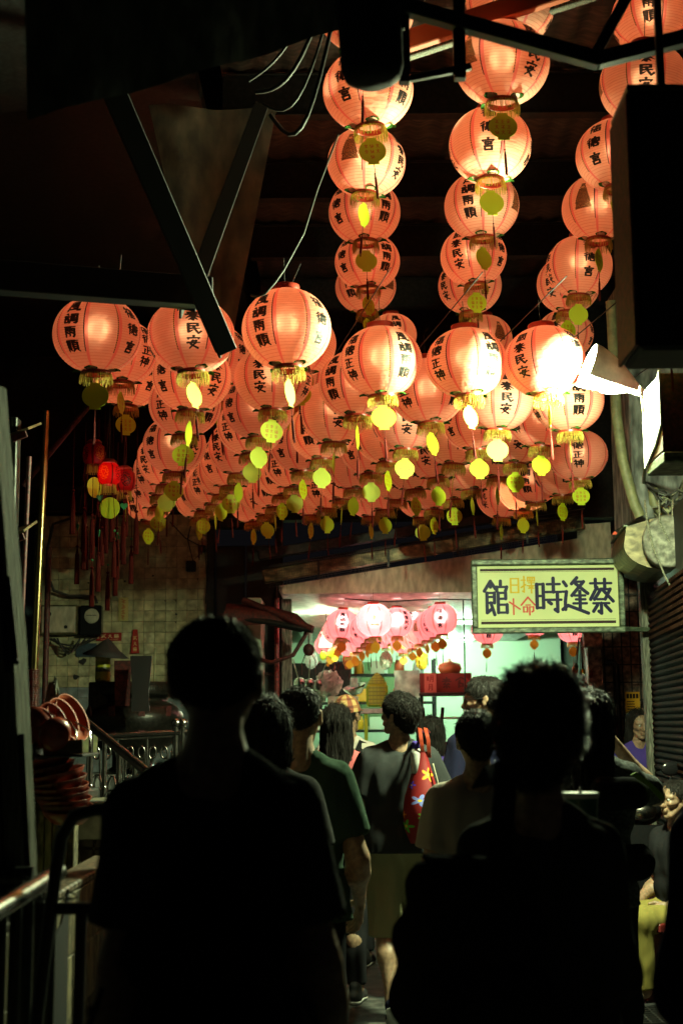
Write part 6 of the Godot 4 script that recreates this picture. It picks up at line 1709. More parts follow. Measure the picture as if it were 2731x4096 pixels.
func head_field() -> Array:
	if shapes.has("head"): return shapes.head
	var b := [[V(0, 0.032, -0.022), V(0, 0.032, 0.026), 0.073, 0.074], [V(0, -0.03, -0.045), V(0, -0.072, -0.055), 0.050, 0.030], [V(0, 0.0, -0.10), V(0, -0.028, -0.116), 0.006, 0.0115], [V(0, 0.03, -0.092), V(0, 0.0, -0.10), 0.008, 0.006],
		[V(0, -0.095, -0.080), V(0, -0.098, -0.076), 0.014, 0.014], [V(0, -0.05, -0.0), V(0, -0.17, 0.028), 0.050, 0.054], [V(-0.014, -0.056, -0.096), V(0.014, -0.056, -0.096), 0.0065, 0.0065], [V(-0.011, -0.066, -0.094), V(0.011, -0.066, -0.094), 0.0065, 0.0065]]
	b.append_array(both([[V(0.046, -0.03, -0.01), V(0.022, -0.088, -0.062), 0.022, 0.016], [V(0.016, 0.022, -0.092), V(0.048, 0.02, -0.074), 0.010, 0.010], [V(0.038, -0.018, -0.078), V(0.05, -0.012, -0.05), 0.017, 0.016],
		[V(0.076, 0.012, 0.006), V(0.078, -0.012, 0.0), 0.011, 0.009], [V(0.083, 0.022, 0.014), V(0.084, 0.0, 0.016), 0.007, 0.006], [V(0.080, -0.018, 0.004), V(0.079, -0.026, 0.0), 0.007, 0.006], [V(0.008, -0.032, -0.108), V(0.010, -0.033, -0.104), 0.007, 0.007]]))
	shapes["head"] = field(b, 0.0058, 0.0055)
	return shapes.head

func hand_field() -> Array:
	if shapes.has("hand"): return shapes.hand
	var b := [[V(0, 0.01, 0), V(0, -0.02, 0), 0.022, 0.022], [V(-0.016, -0.02, 0), V(-0.026, -0.085, -0.004), 0.014, 0.012], [V(0.0, -0.02, 0), V(0.0, -0.09, -0.004), 0.015, 0.012], [V(0.016, -0.02, 0), V(0.026, -0.083, -0.004), 0.014, 0.011]]
	var fin := [[-0.030, 0.040, 0.024, 0.021], [-0.010, 0.046, 0.028, 0.022], [0.010, 0.042, 0.026, 0.021], [0.029, 0.033, 0.020, 0.018]]
	for q in fin:
		var p := V(q[0], -0.088, -0.004)
		var a := 0.35
		for s in 3:
			var e: Vector3 = p + V(q[0] * 0.12, -cos(a), -sin(a)) * q[s + 1]
			b.append([p, e, 0.0088 - s * 0.0006, 0.0084 - s * 0.0007])
			p = e
			a += 0.42
	b.append([V(-0.022, -0.025, -0.008), V(-0.046, -0.058, -0.024), 0.013, 0.010])
	b.append([V(-0.046, -0.058, -0.024), V(-0.052, -0.088, -0.036), 0.010, 0.008])
	shapes["hand"] = field(b, 0.005, 0.003)
	return shapes.hand

const REST := {"sh": Vector3(0.155, 1.375, 0.012), "el_l": Vector3(-0.205, 1.11, 0.03), "wr_l": Vector3(-0.218, 0.885, -0.045), "el_r": Vector3(0.205, 1.11, 0.03), "wr_r": Vector3(0.218, 0.885, -0.045),
	"hip": Vector3(0.085, 0.93, 0.0), "kn_l": Vector3(-0.098, 0.50, -0.012), "an_l": Vector3(-0.105, 0.085, 0.03), "to_l": Vector3(-0.125, 0.03, -0.14), "kn_r": Vector3(0.098, 0.50, -0.012), "an_r": Vector3(0.105, 0.085, 0.03), "to_r": Vector3(0.125, 0.03, -0.14)}

func torso(g: float, add: float) -> Array:
	return [[V(-0.122, 1.37, 0.014), V(0.122, 1.37, 0.014), 0.046 + add, 0.046 + add], [V(-0.082 * g, 1.31, 0.0), V(0.082 * g, 1.31, 0.0), 0.092 * g + add, 0.092 * g + add], [V(-0.07 * g, 1.22, 0.0), V(0.07 * g, 1.22, 0.0), 0.090 * g + add, 0.090 * g + add],
		[V(-0.058 * g, 1.10, 0.0), V(0.058 * g, 1.10, 0.0), 0.090 * g + add, 0.090 * g + add], [V(-0.075 * g, 0.96, 0.01), V(0.075 * g, 0.96, 0.01), 0.094 * g + add, 0.094 * g + add],
		[V(-0.02, 1.472, 0.016), V(-0.125, 1.39, 0.014), 0.028 + add * 0.4, 0.036 + add * 0.8], [V(0.02, 1.472, 0.016), V(0.125, 1.39, 0.014), 0.028 + add * 0.4, 0.036 + add * 0.8]]

# spec: label, at, turn, tall, girth, pose, head [turn, nod, tilt], hair, hair tone, shirt, sleeve, hem, trousers, leg, shoes, fine
func person(s: Dictionary) -> Node3D:
	var p: Dictionary = REST.duplicate()
	p.merge(s.get("pose", {}), true)
	var g: float = s.get("girth", 1.0)
	var cell: float = s.get("cell", 0.016)
	var t := thing("person", s.label, "person", V(s.at.x, 0, s.at.y), deg_to_rad(s.turn), s.get("group", ""))
	var sc: float = s.tall / 1.735
	t.scale = Vector3.ONE * sc
	var seat: float = s.get("lower", 0.0)
	var key := str(s.get("pose", {})) + str(g) + str(cell)
	var shl := V(-p.sh.x, p.sh.y, p.sh.z)
	var hl := V(-p.hip.x, p.hip.y, p.hip.z)
	if not shapes.has("body" + key):
		var b := torso(g, 0.0)
		b.append([V(0, 1.43, 0.02), V(0, 1.54, 0.008), 0.056, 0.050])
		for q in [[shl, p.el_l, p.wr_l], [p.sh, p.el_r, p.wr_r]]:
			b.append([q[0], q[1], 0.046 * g, 0.036 * g]); b.append([q[1], q[1].lerp(q[2], 0.3), 0.036 * g, 0.038 * g]); b.append([q[1].lerp(q[2], 0.3), q[2], 0.038 * g, 0.024])
		for q in [[hl, p.kn_l, p.an_l, p.to_l], [p.hip, p.kn_r, p.an_r, p.to_r]]:
			b.append([q[0], q[1], 0.074 * g, 0.047]); b.append([q[1], q[1].lerp(q[2], 0.35) + V(0, 0, 0.015), 0.046, 0.050]); b.append([q[1].lerp(q[2], 0.35) + V(0, 0, 0.015), q[2], 0.050, 0.032])
			b.append([q[2], q[3], 0.034, 0.022])
		shapes["body" + key] = field(b, cell, 0.014)
	var hd: Array = s.get("head", [0, 0, 0])
	var neck := V(0, 1.50, 0.015)
	var hb := euler(0, hd[0], 0) * euler(hd[1], 0, 0) * euler(0, 0, hd[2])
	var ht := Transform3D(hb, neck) * Transform3D(Basis(), V(0, 0.112, -0.012))
	var pieces := [[shapes["body" + key], Transform3D()], [head_field(), ht]]
	for q in [[p.el_l, p.wr_l, 1.0], [p.el_r, p.wr_r, -1.0]]:
		var dn: Vector3 = (q[0] - q[1]).normalized()
		var x := dn.cross(Vector3.FORWARD if absf(dn.z) < 0.8 else Vector3.UP).normalized()
		var hbas := Basis(x, dn, x.cross(dn)) * Basis(Vector3.UP, q[2] * 1.3)
		if q[2] < 0: hbas = hbas * Basis.from_scale(V(-1, 1, 1))
		pieces.append([hand_field(), Transform3D(hbas, q[1])])
	part("body", merged(pieces), s.get("skin", M.skin), t)
	for e in [-1.0, 1.0]:
		part("eye", Geo.new().ball(ht * V(e * 0.031, 0.004, -0.084), V(0.0115, 0.0115, 0.0115), 10, 8), M.white_paint, t)
		part("pupil", Geo.new().ball(ht * V(e * 0.031, 0.003, -0.0925), V(0.005, 0.005, 0.004), 8, 6), M.black_gloss, t)
	# shirt
	var slv: String = s.get("sleeve", "short")
	var hem: float = s.get("hem", 0.88)
	var sk := "shirt" + key + slv + str(hem)
	if not shapes.has(sk):
		var add: float = s.get("loose", 0.014)
		var b := torso(g, add)
		b.append([V(-0.08 * g, 0.84, 0.01), V(0.08 * g, 0.84, 0.01), 0.10 * g + add, 0.10 * g + add])
		for q in [[shl, p.el_l, p.wr_l], [p.sh, p.el_r, p.wr_r]]:
			if slv == "short":
				b.append([q[0], q[0].lerp(q[1], 0.72), 0.052 * g + add * 0.7, 0.058 * g + add, true])
			elif slv == "long":
				b.append([q[0], q[1], 0.052 * g + add * 0.7, 0.046 * g + add]); b.append([q[1], q[1].lerp(q[2], 0.92), 0.046 * g + add, 0.036 + add, true])
		shapes[sk] = field(b, cell, 0.016, [[V(0, -1, 0), -hem], [V(0, 1, 0), 1.505]], s.get("fold", 0.012), V(9, 2.6, 9), s.get("seed", 3))
	part("shirt" if slv == "short" else "jacket", merged([[shapes[sk], Transform3D()]]), s.shirt, t)
	# trousers or shorts
	var lg: String = s.get("leg", "long")
	var lk := "legs" + key + lg
	if not shapes.has(lk):
		var b := [[V(-0.075 * g, 0.97, 0.01), V(0.075 * g, 0.97, 0.01), 0.10 * g, 0.10 * g]]
		for q in [[hl, p.kn_l, p.an_l], [p.hip, p.kn_r, p.an_r]]:
			if lg == "short":
				b.append([q[0], q[1] + V(0, -0.03, 0), 0.092 * g, 0.088, true])
			else:
				var w := 0.022 if lg == "long" else 0.026
				b.append([q[0], q[1], 0.080 * g + w * 0.6, 0.050 + w]); b.append([q[1], q[1].lerp(q[2], 0.96), 0.050 + w, 0.038 + w, true])
		shapes[lk] = field(b, cell * 1.1, 0.014, [[V(0, 1, 0), 1.03]] if not s.has("lower") else [], 0.010, V(9, 4, 9), 8)
	part("shorts" if lg == "short" else "trousers", merged([[shapes[lk], Transform3D()]]), s.get("trousers", M.dark_cloth), t)
	# shoes
	if s.get("shod", true):
		for q in [[p.an_l, p.to_l], [p.an_r, p.to_r]]:
			var d: Vector3 = q[1] - q[0]
			var fl := V(d.x, 0, d.z).normalized()
			var sd := fl.cross(Vector3.UP)
			var pitch := atan2(-d.y - 0.055, V(d.x, 0, d.z).length()) if s.has("walk") else 0.0
			var bs := Basis(sd, Vector3.UP, -fl) * Basis(Vector3.RIGHT, -pitch)
			if not shapes.has("shoe"):
				shapes["shoe"] = field([[V(0, 0.045, 0.05), V(0, 0.035, -0.13), 0.036, 0.032], [V(0, 0.10, 0.035), V(0, 0.05, 0.03), 0.036, 0.038], [V(-0.012, 0.03, -0.10), V(0.012, 0.03, -0.10), 0.032, 0.032]], 0.008, 0.008, [[V(0, -1, 0), -0.018]])
				shapes["sole"] = field([[V(0, 0.03, 0.05), V(0, 0.03, -0.14), 0.041, 0.037], [V(-0.012, 0.03, -0.10), V(0.012, 0.03, -0.10), 0.036, 0.036]], 0.008, 0.006, [[V(0, -1, 0), 0.0], [V(0, 1, 0), 0.022]])
			var foot := Transform3D(bs, q[0] + V(0, -0.085, 0) * bs.y.y)
			var sh := part("shoe", merged([[shapes.shoe, foot]]), s.get("shoes", M.rubber), t)
			part("sole", merged([[shapes.sole, foot]]), s.get("soles", M.white_paint), sh)
	# hair
	hair(t, ht, s)
	return t


func hair(t: Node3D, ht: Transform3D, s: Dictionary) -> void:
	var st: String = s.get("hair", "short")
	if not shapes.has("hair" + st):
		var cr := [[V(0, 0.036, -0.012), V(0, 0.036, 0.032), 0.079, 0.080]]
		var line := V(0, -0.82, -0.57).normalized()
		match st:
			"short":
				shapes["hairshort"] = field(cr, 0.0065, 0.006, [[line, line.dot(V(0, 0.052, -0.085))], [V(0, -1, 0), 0.055]], 0.007, V(60, 16, 60), 2)
			"crop":
				shapes["haircrop"] = field([[V(0, 0.035, -0.015), V(0, 0.036, 0.03), 0.0775, 0.078]], 0.006, 0.005, [[line, line.dot(V(0, 0.045, -0.088))], [V(0, -1, 0), 0.06]], 0.004, V(60, 30, 60), 2)
			"mop":
				shapes["hairmop"] = field([[V(0, 0.056, -0.03), V(0, 0.05, 0.038), 0.086, 0.088], [V(-0.02, 0.12, -0.03), V(0.02, 0.115, 0.03), 0.072, 0.072], [V(0, -0.02, 0.04), V(0, -0.06, 0.05), 0.066, 0.055]], 0.0065, 0.012, [[line, line.dot(V(0, 0.035, -0.095))], [V(0, -1, 0), 0.085]], 0.036, V(36, 36, 36), 5)
			"tuft":
				shapes["hairtuft"] = field([[V(0, 0.04, -0.018), V(0, 0.04, 0.034), 0.082, 0.083], [V(0, 0.07, -0.03), V(0, 0.075, 0.0), 0.05, 0.05], [V(0, -0.02, 0.05), V(0, -0.04, 0.05), 0.05, 0.045]], 0.0065, 0.01, [[line, line.dot(V(0, 0.045, -0.085))], [V(0, -1, 0), 0.07]], 0.009, V(55, 18, 55), 7)
			"bob":
				shapes["hairbob"] = field([[V(0, 0.036, -0.012), V(0, 0.036, 0.034), 0.082, 0.084], [V(-0.05, -0.01, 0.02), V(-0.055, -0.10, 0.02), 0.045, 0.04], [V(0.05, -0.01, 0.02), V(0.055, -0.10, 0.02), 0.045, 0.04], [V(0, 0, 0.05), V(0, -0.1, 0.05), 0.06, 0.055]], 0.0075, 0.01, [[V(0, -0.35, -0.94).normalized(), 0.035]], 0.009, V(60, 6, 60), 4)
			"long":
				shapes["hairlong"] = field([[V(0, 0.036, -0.012), V(0, 0.036, 0.034), 0.081, 0.083], [V(-0.05, -0.01, 0.02), V(-0.075, -0.30, 0.045), 0.045, 0.035], [V(0.05, -0.01, 0.02), V(0.075, -0.28, 0.045), 0.045, 0.035], [V(0, 0, 0.05), V(0.0, -0.33, 0.085), 0.06, 0.05]], 0.0085, 0.011, [[V(0, -0.30, -0.95).normalized(), 0.040]], 0.014, V(60, 4, 60), 4)
	var f: Array = shapes["hair" + st]
	var hm := part("hair", merged([[f, ht]]), s.get("tone", M.hair), t)
	# locks that lie on the hair and follow its fall, and finer strands that stand off it
	var g := Geo.new()
	var r2 := RandomNumberGenerator.new()
	r2.seed = 11 + used.size()
	var flows := st == "long" or st == "bob"
	for i in int(s.get("locks", 2400)):
		var k := r2.randi() % int(f[0].size())
		var q: Vector3 = f[0][k]
		var nn: Vector3 = f[1][k]
		if nn.z < -0.75: continue
		var away := (q - V(0, 0.12, 0.02))
		if flows and q.y < 0.03: away = V(0, -1, 0.05)
		away += V(r2.randf_range(-0.05, 0.05), r2.randf_range(-0.04, 0.04), r2.randf_range(-0.05, 0.05)) * (2.0 if st == "mop" else 1.0)
		var tn := (away - nn * away.dot(nn)).normalized()
		var len := r2.randf_range(0.02, 0.05) * (2.2 if flows else 1.0) * (0.6 if st == "crop" else 1.0)
		var w := r2.randf_range(0.0010, 0.0022)
		var lift := r2.randf_range(0.0, 0.004) * (2.5 if st == "mop" else 1.0)
		g.tube([ht * (q - tn * len * 0.5 - nn * 0.001), ht * (q + nn * (0.0015 + lift * 0.6)), ht * (q + tn * len * 0.5 + nn * lift - nn * 0.001)], [w * 0.5, w, w * 0.15], 4, false)
	part("hair_locks", g, s.get("tone", M.hair), t)
	var n: int = s.get("strands", 0)
	if n:
		var g2 := Geo.new()
		for i in n:
			var k := r2.randi() % int(f[0].size())
			var o: Vector3 = ht * f[0][k]
			var d: Vector3 = (ht.basis * f[1][k]).normalized()
			if f[0][k].z < -0.07: continue
			d = (d + V(r2.randf_range(-0.8, 0.8), r2.randf_range(-0.6, 0.9), r2.randf_range(-0.8, 0.8))).normalized()
			var len := r2.randf_range(0.4, 1.0) * float(s.get("strand_length", 0.014))
			var d2 := (d + V(r2.randf_range(-1, 1), r2.randf_range(-1, 0.6), r2.randf_range(-1, 1)) * float(s.get("curl", 0.3))).normalized()
			g2.tube([o - d * 0.004, o + d * len * 0.5, o + (d + d2) * len * 0.5], [0.0011, 0.0009, 0.0003], 3, false)
		part("loose_hair", g2, s.get("tone", M.hair), t)


func people() -> void:
	mat("dark_cloth", lin(0.018, 0.018, 0.020), 0.9)
	mat("black_cloth", lin(0.045, 0.045, 0.045), 0.9, 0.0, "weave", V(30, 30, 30), 0.0, false)
	mat("charcoal_cloth", lin(0.038, 0.040, 0.042), 0.9, 0.0, "weave", V(30, 30, 30), 0.0, false)
	mat("grey_jacket", lin(0.045, 0.045, 0.043), 0.85, 0.0, "weave", V(30, 30, 30), 0.0, false)
	mat("green_cloth", lin(0.048, 0.082, 0.058), 0.9, 0.0, "weave", V(30, 30, 30), 0.0, false)
	mat("navy_cloth", lin(0.018, 0.019, 0.045), 0.88, 0.0, "weave", V(30, 30, 30), 0.0, false)
	mat("pink_cloth", lin(0.50, 0.12, 0.13), 0.9)
	mat("white_cloth", lin(0.55, 0.50, 0.45), 0.9)
	mat("pale_cloth", lin(0.34, 0.30, 0.26), 0.9)
	mat("purple_cloth", lin(0.08, 0.055, 0.30), 0.9)
	mat("khaki_cloth", lin(0.22, 0.21, 0.12), 0.9)
	mat("yellow_cloth", lin(0.24, 0.20, 0.055), 0.85)
	mat("camo_cloth", lin(0.16, 0.17, 0.17), 0.9, 0.0, "grime", V(5, 5, 5), 0.0, false)
	mat("hair_brown", lin(0.016, 0.012, 0.009), 0.36)
	mat("strap", lin(0.016, 0.016, 0.017), 0.8)
	for k in ["black_cloth", "charcoal_cloth", "grey_jacket", "green_cloth", "navy_cloth", "yellow_cloth"]:
		M[k].rim_enabled = true
		M[k].rim = 0.35
		M[k].rim_tint = 0.7
	for k in M:
		if k.ends_with("_cloth") or k == "strap" or k == "grey_jacket": M[k].specular_mode = BaseMaterial3D.SPECULAR_DISABLED

	# the two people nearest the camera
	person({"label": "tall short haired person in a dark T-shirt, seen from behind, nearest the railings", "at": Vector2(-0.24, -2.7), "turn": 2, "tall": 1.75, "girth": 0.94, "cell": 0.0125, "head": [-6, 2, 0], "hair": "short", "strands": 5200, "strand_length": 0.012, "shirt": M.black_cloth, "hem": 0.80, "loose": 0.013,
		"pose": {"sh": V(0.142, 1.365, 0.012), "el_l": V(-0.165, 1.11, 0.035), "wr_l": V(-0.185, 0.87, -0.02), "el_r": V(0.190, 1.11, 0.035), "wr_r": V(0.22, 0.87, -0.03)}})
	backpack(V(-0.248, 0, -2.7), 0.0, "black backpack on the tall person in the dark T-shirt", 1.0, M.strap)
	person({"label": "person with thick curly hair and a dark jacket, seen from behind", "at": Vector2(0.43, -3.2), "turn": -4, "tall": 1.60, "girth": 0.98, "cell": 0.0125, "head": [-18, 0, -2], "hair": "mop", "strands": 15000, "strand_length": 0.03, "curl": 1.3, "tone": M.hair_brown, "shirt": M.grey_jacket, "sleeve": "long", "hem": 0.78, "loose": 0.016, "fold": 0.016,
		"pose": {"sh": V(0.122, 1.355, 0.012), "el_l": V(-0.172, 1.11, 0.05), "wr_l": V(-0.20, 0.88, -0.08), "el_r": V(0.148, 1.09, 0.03), "wr_r": V(0.185, 1.235, -0.30)}})
	var cup := thing("drink_cup", "green takeaway cup with a pale lid and straw, held up beside the curly haired person", "cup", V(0.585, 1.30, -3.6))
	part("cup", Geo.new().lathe([Vector2(0.0, -0.075), Vector2(0.037, -0.075), Vector2(0.045, 0.066), Vector2(0.0, 0.066)], 28), mat("cup_green", lin(0.02, 0.09, 0.04), 0.35), cup)
	part("lid", Geo.new().lathe([Vector2(0.0, 0.072), Vector2(0.042, 0.074), Vector2(0.047, 0.073), Vector2(0.048, 0.062), Vector2(0.045, 0.060)], 28), M.white_paint, cup)
	part("straw", Geo.new().tube([V(0.0, 0.05, 0.0), V(0.002, 0.085, 0.0)], 0.004, 8), M.black, cup)
	var sb := thing("shoulder_bag", "large black shoulder bag hanging at the curly haired person's back", "bag", V(0.245, 1.12, -2.98), deg_to_rad(8))
	part("bag_body", merged([[field([[V(-0.07, 0.10, 0), V(0.10, 0.10, 0), 0.055, 0.055], [V(-0.085, 0.0, 0), V(0.11, 0.0, 0), 0.065, 0.06], [V(-0.095, -0.12, 0), V(0.12, -0.12, 0), 0.07, 0.06], [V(-0.085, -0.28, 0), V(0.12, -0.28, 0), 0.075, 0.06]], 0.012, 0.014, [[V(0, 1, 0), 0.15]], 0.012), Transform3D()]]), M.strap, sb)
	part("flap_edge", Geo.new().box(V(0.20, 0.012, 0.10), Transform3D(euler(0, 0, -3), V(0.02, 0.150, 0)), 0.004), M.strap, sb)
	part("shoulder_strap", Geo.new().sheet([[V(0.04, 0.15, 0.02), V(0.09, 0.15, 0.02)], [V(0.07, 0.27, -0.03), V(0.12, 0.27, -0.03)], [V(0.09, 0.29, -0.10), V(0.14, 0.30, -0.10)], [V(0.095, 0.33, -0.2), V(0.145, 0.345, -0.2)], [V(0.09, 0.28, -0.31), V(0.14, 0.29, -0.31)]], 0.006), M.strap, sb)
	part("buckle", Geo.new().box(V(0.05, 0.035, 0.008), Transform3D(), 0.002), M.worn_steel, sb, V(0.03, -0.30, 0.075), V(0, 0, 0.5))

	# at the edge of the frame
	person({"label": "person in a navy top half out of frame, wearing a black backpack with grey piping", "at": Vector2(0.762, -2.5), "turn": 8, "tall": 1.70, "girth": 0.92, "head": [0, 0, 0], "hair": "short", "shirt": M.navy_cloth, "sleeve": "long", "hem": 0.93, "loose": 0.014, "trousers": M.dark_cloth,
		"pose": {"el_l": V(-0.165, 1.11, -0.06), "wr_l": V(-0.06, 1.0, -0.22)}})
	backpack(V(0.665, 0, -2.48), deg_to_rad(8), "black backpack with grey piping on the person at the frame edge", 1.10, M.strap, true)

	# the middle of the queue
	person({"label": "dark haired person half hidden behind the tall one", "at": Vector2(-0.275, -5.1), "turn": 0, "tall": 1.64, "hair": "bob", "shirt": M.black_cloth, "cell": 0.018})
	person({"label": "person in a green T-shirt with short black hair, second in the queue", "at": Vector2(-0.165, -5.45), "turn": -5, "tall": 1.69, "girth": 1.04, "head": [-8, -2, 0], "hair": "short", "strands": 2500, "strand_length": 0.014, "shirt": M.green_cloth, "hem": 0.85, "cell": 0.015,
		"pose": {"el_r": V(0.225, 1.08, 0.03), "wr_r": V(0.215, 0.90, -0.14)}})
	person({"label": "short person with round black hair and a pale shirt, before the curly haired one", "at": Vector2(0.505, -5.45), "turn": 4, "tall": 1.585, "girth": 1.08, "hair": "tuft", "strands": 3000, "strand_length": 0.016, "shirt": M.pale_cloth, "cell": 0.016})
	person({"label": "long haired person in a grey patterned T-shirt raising an arm to the face", "at": Vector2(0.955, -5.6), "turn": 0, "tall": 1.67, "head": [-35, -5, 0], "hair": "long", "shirt": M.camo_cloth, "girth": 0.95, "cell": 0.016,
		"pose": {"el_r": V(0.29, 1.30, -0.16), "wr_r": V(0.13, 1.52, -0.17)}})
	single("side_bag", merged([[field([[V(-0.05, 0.1, 0), V(0.06, 0.1, 0), 0.06, 0.06], [V(-0.06, -0.15, 0), V(0.06, -0.15, 0), 0.075, 0.07]], 0.014, 0.014, [], 0.012), Transform3D()]]), M.strap, "black bag on the back of the person in the grey patterned T-shirt", "bag", V(1.02, 1.18, -5.40))
	single("green_strap_end", Geo.new().sheet([[V(0, 0.02, 0), V(0.02, 0.03, 0)], [V(0.06, -0.02, 0), V(0.075, -0.01, 0)], [V(0.11, -0.075, 0), V(0.125, -0.06, 0)]], 0.008), mat("lime", lin(0.20, 0.33, 0.05), 0.7), "bright green strap end sticking out beside the patterned T-shirt", "strap", V(1.06, 1.33, -5.35))

	# the person in charcoal with the flowered bag
	person({"label": "person in a charcoal T-shirt and khaki shorts looking up to one side, mid stride", "at": Vector2(0.295, -7.6), "turn": 0, "tall": 1.70, "girth": 1.10, "head": [48, 14, 6], "hair": "tuft", "strands": 3000, "strand_length": 0.016, "shirt": M.charcoal_cloth, "hem": 0.90, "loose": 0.022, "leg": "short", "trousers": M.khaki_cloth, "shoes": M.navy_cloth, "walk": true, "cell": 0.014,
		"pose": {"kn_l": V(-0.095, 0.50, 0.03), "an_l": V(-0.06, 0.165, 0.20), "to_l": V(-0.05, 0.025, 0.06), "kn_r": V(0.10, 0.52, -0.10), "an_r": V(0.11, 0.085, -0.16), "to_r": V(0.12, 0.03, -0.33), "el_l": V(-0.24, 1.14, 0.0), "wr_l": V(-0.16, 1.02, -0.2), "el_r": V(0.24, 1.14, 0.0), "wr_r": V(0.16, 1.04, -0.2)}})
	flower_bag()
	person({"label": "person with long dark hair in a pink shirt, beside the charcoal T-shirt", "at": Vector2(-0.035, -8.3), "turn": -6, "tall": 1.655, "girth": 0.94, "head": [-12, 4, 0], "hair": "long", "shirt": M.pink_cloth, "cell": 0.018})
	var capped := person({"label": "person in a beige checked cap and white shirt with a dark strap", "at": Vector2(0.03, -9.5), "turn": -8, "tall": 1.71, "head": [-22, 6, 0], "hair": "crop", "shirt": M.white_cloth, "cell": 0.02})
	cap(capped, [-22, 6, 0])
	part("bag_strap", Geo.new().sheet([[V(0.02, 1.20, 0.135), V(0.10, 1.20, 0.135)], [V(0.05, 1.36, 0.125), V(0.12, 1.36, 0.12)], [V(0.08, 1.455, 0.05), V(0.14, 1.43, 0.05)], [V(0.08, 1.46, -0.02), V(0.14, 1.435, -0.02)]], 0.012), M.strap, capped)
	person({"label": "short person with dark bobbed hair and a blue violet shirt, deeper in the queue", "at": Vector2(0.545, -9.0), "turn": 0, "tall": 1.58, "girth": 0.95, "hair": "bob", "shirt": M.purple_cloth, "cell": 0.02})
	var gl := person({"label": "tall person with glasses in a navy shirt, face turned sideways", "at": Vector2(0.795, -8.0), "turn": 10, "tall": 1.79, "girth": 1.06, "head": [72, 0, 0], "hair": "tuft", "shirt": M.navy_cloth, "cell": 0.018})
	glasses(gl, [72, 0, 0])

	# beside the shutter
	person({"label": "person with long black hair in a purple jacket, standing behind the post", "at": Vector2(2.27, -11.1), "turn": 186, "tall": 1.63, "girth": 0.92, "head": [8, -6, 0], "hair": "long", "shirt": M.purple_cloth, "sleeve": "long", "cell": 0.018})
	person({"label": "black haired person mostly hidden behind the one in the purple jacket", "at": Vector2(2.50, -11.6), "turn": 190, "tall": 1.74, "hair": "short", "shirt": M.black_cloth, "cell": 0.02})
	seated()


func backpack(at: Vector3, turn: float, label: String, sc: float, m: Material, piped := false) -> void:
	var t := thing("backpack", label, "backpack", at, turn)
	t.scale = Vector3.ONE * sc
	part("bag_body", merged([[field([[V(-0.055, 1.29, 0.15), V(0.055, 1.29, 0.15), 0.05, 0.05], [V(-0.07, 1.16, 0.165), V(0.07, 1.16, 0.165), 0.07, 0.07], [V(-0.07, 1.0, 0.165), V(0.07, 1.0, 0.165), 0.072, 0.072]], 0.013, 0.014, [], 0.008), Transform3D()]]), m, t)
	for s in ([] if piped else [-1.0, 1.0]):
		part("shoulder_strap", Geo.new().sheet([[V(s * 0.085, 1.30, 0.14), V(s * 0.145, 1.30, 0.14)], [V(s * 0.085, 1.40, 0.115), V(s * 0.145, 1.39, 0.11)], [V(s * 0.09, 1.472, 0.05), V(s * 0.15, 1.435, 0.05)], [V(s * 0.092, 1.478, -0.01), V(s * 0.152, 1.442, -0.01)], [V(s * 0.095, 1.42, -0.09), V(s * 0.155, 1.40, -0.085)], [V(s * 0.1, 1.25, -0.135), V(s * 0.16, 1.25, -0.13)]], 0.014), m, t)
		part("side_strap", Geo.new().tube([V(s * 0.17, 1.10, 0.16), V(s * 0.21, 1.00, 0.10), V(s * 0.2, 0.95, 0.05)], 0.006, 6), m, t)
		part("buckle", Geo.new().box(V(0.014, 0.02, 0.012), Transform3D(), 0.002), M.worn_steel, t, V(s * 0.19, 1.06, 0.14))
	if piped:
		var p := []
		for k in 11:
			var a := lerpf(PI, 0.0, k / 10.0)
			p.append(V(cos(a) * 0.115, 1.28 + sin(a) * 0.07, 0.17))
		part("piping", Geo.new().tube(p, 0.008, 8), M.worn_steel, t)


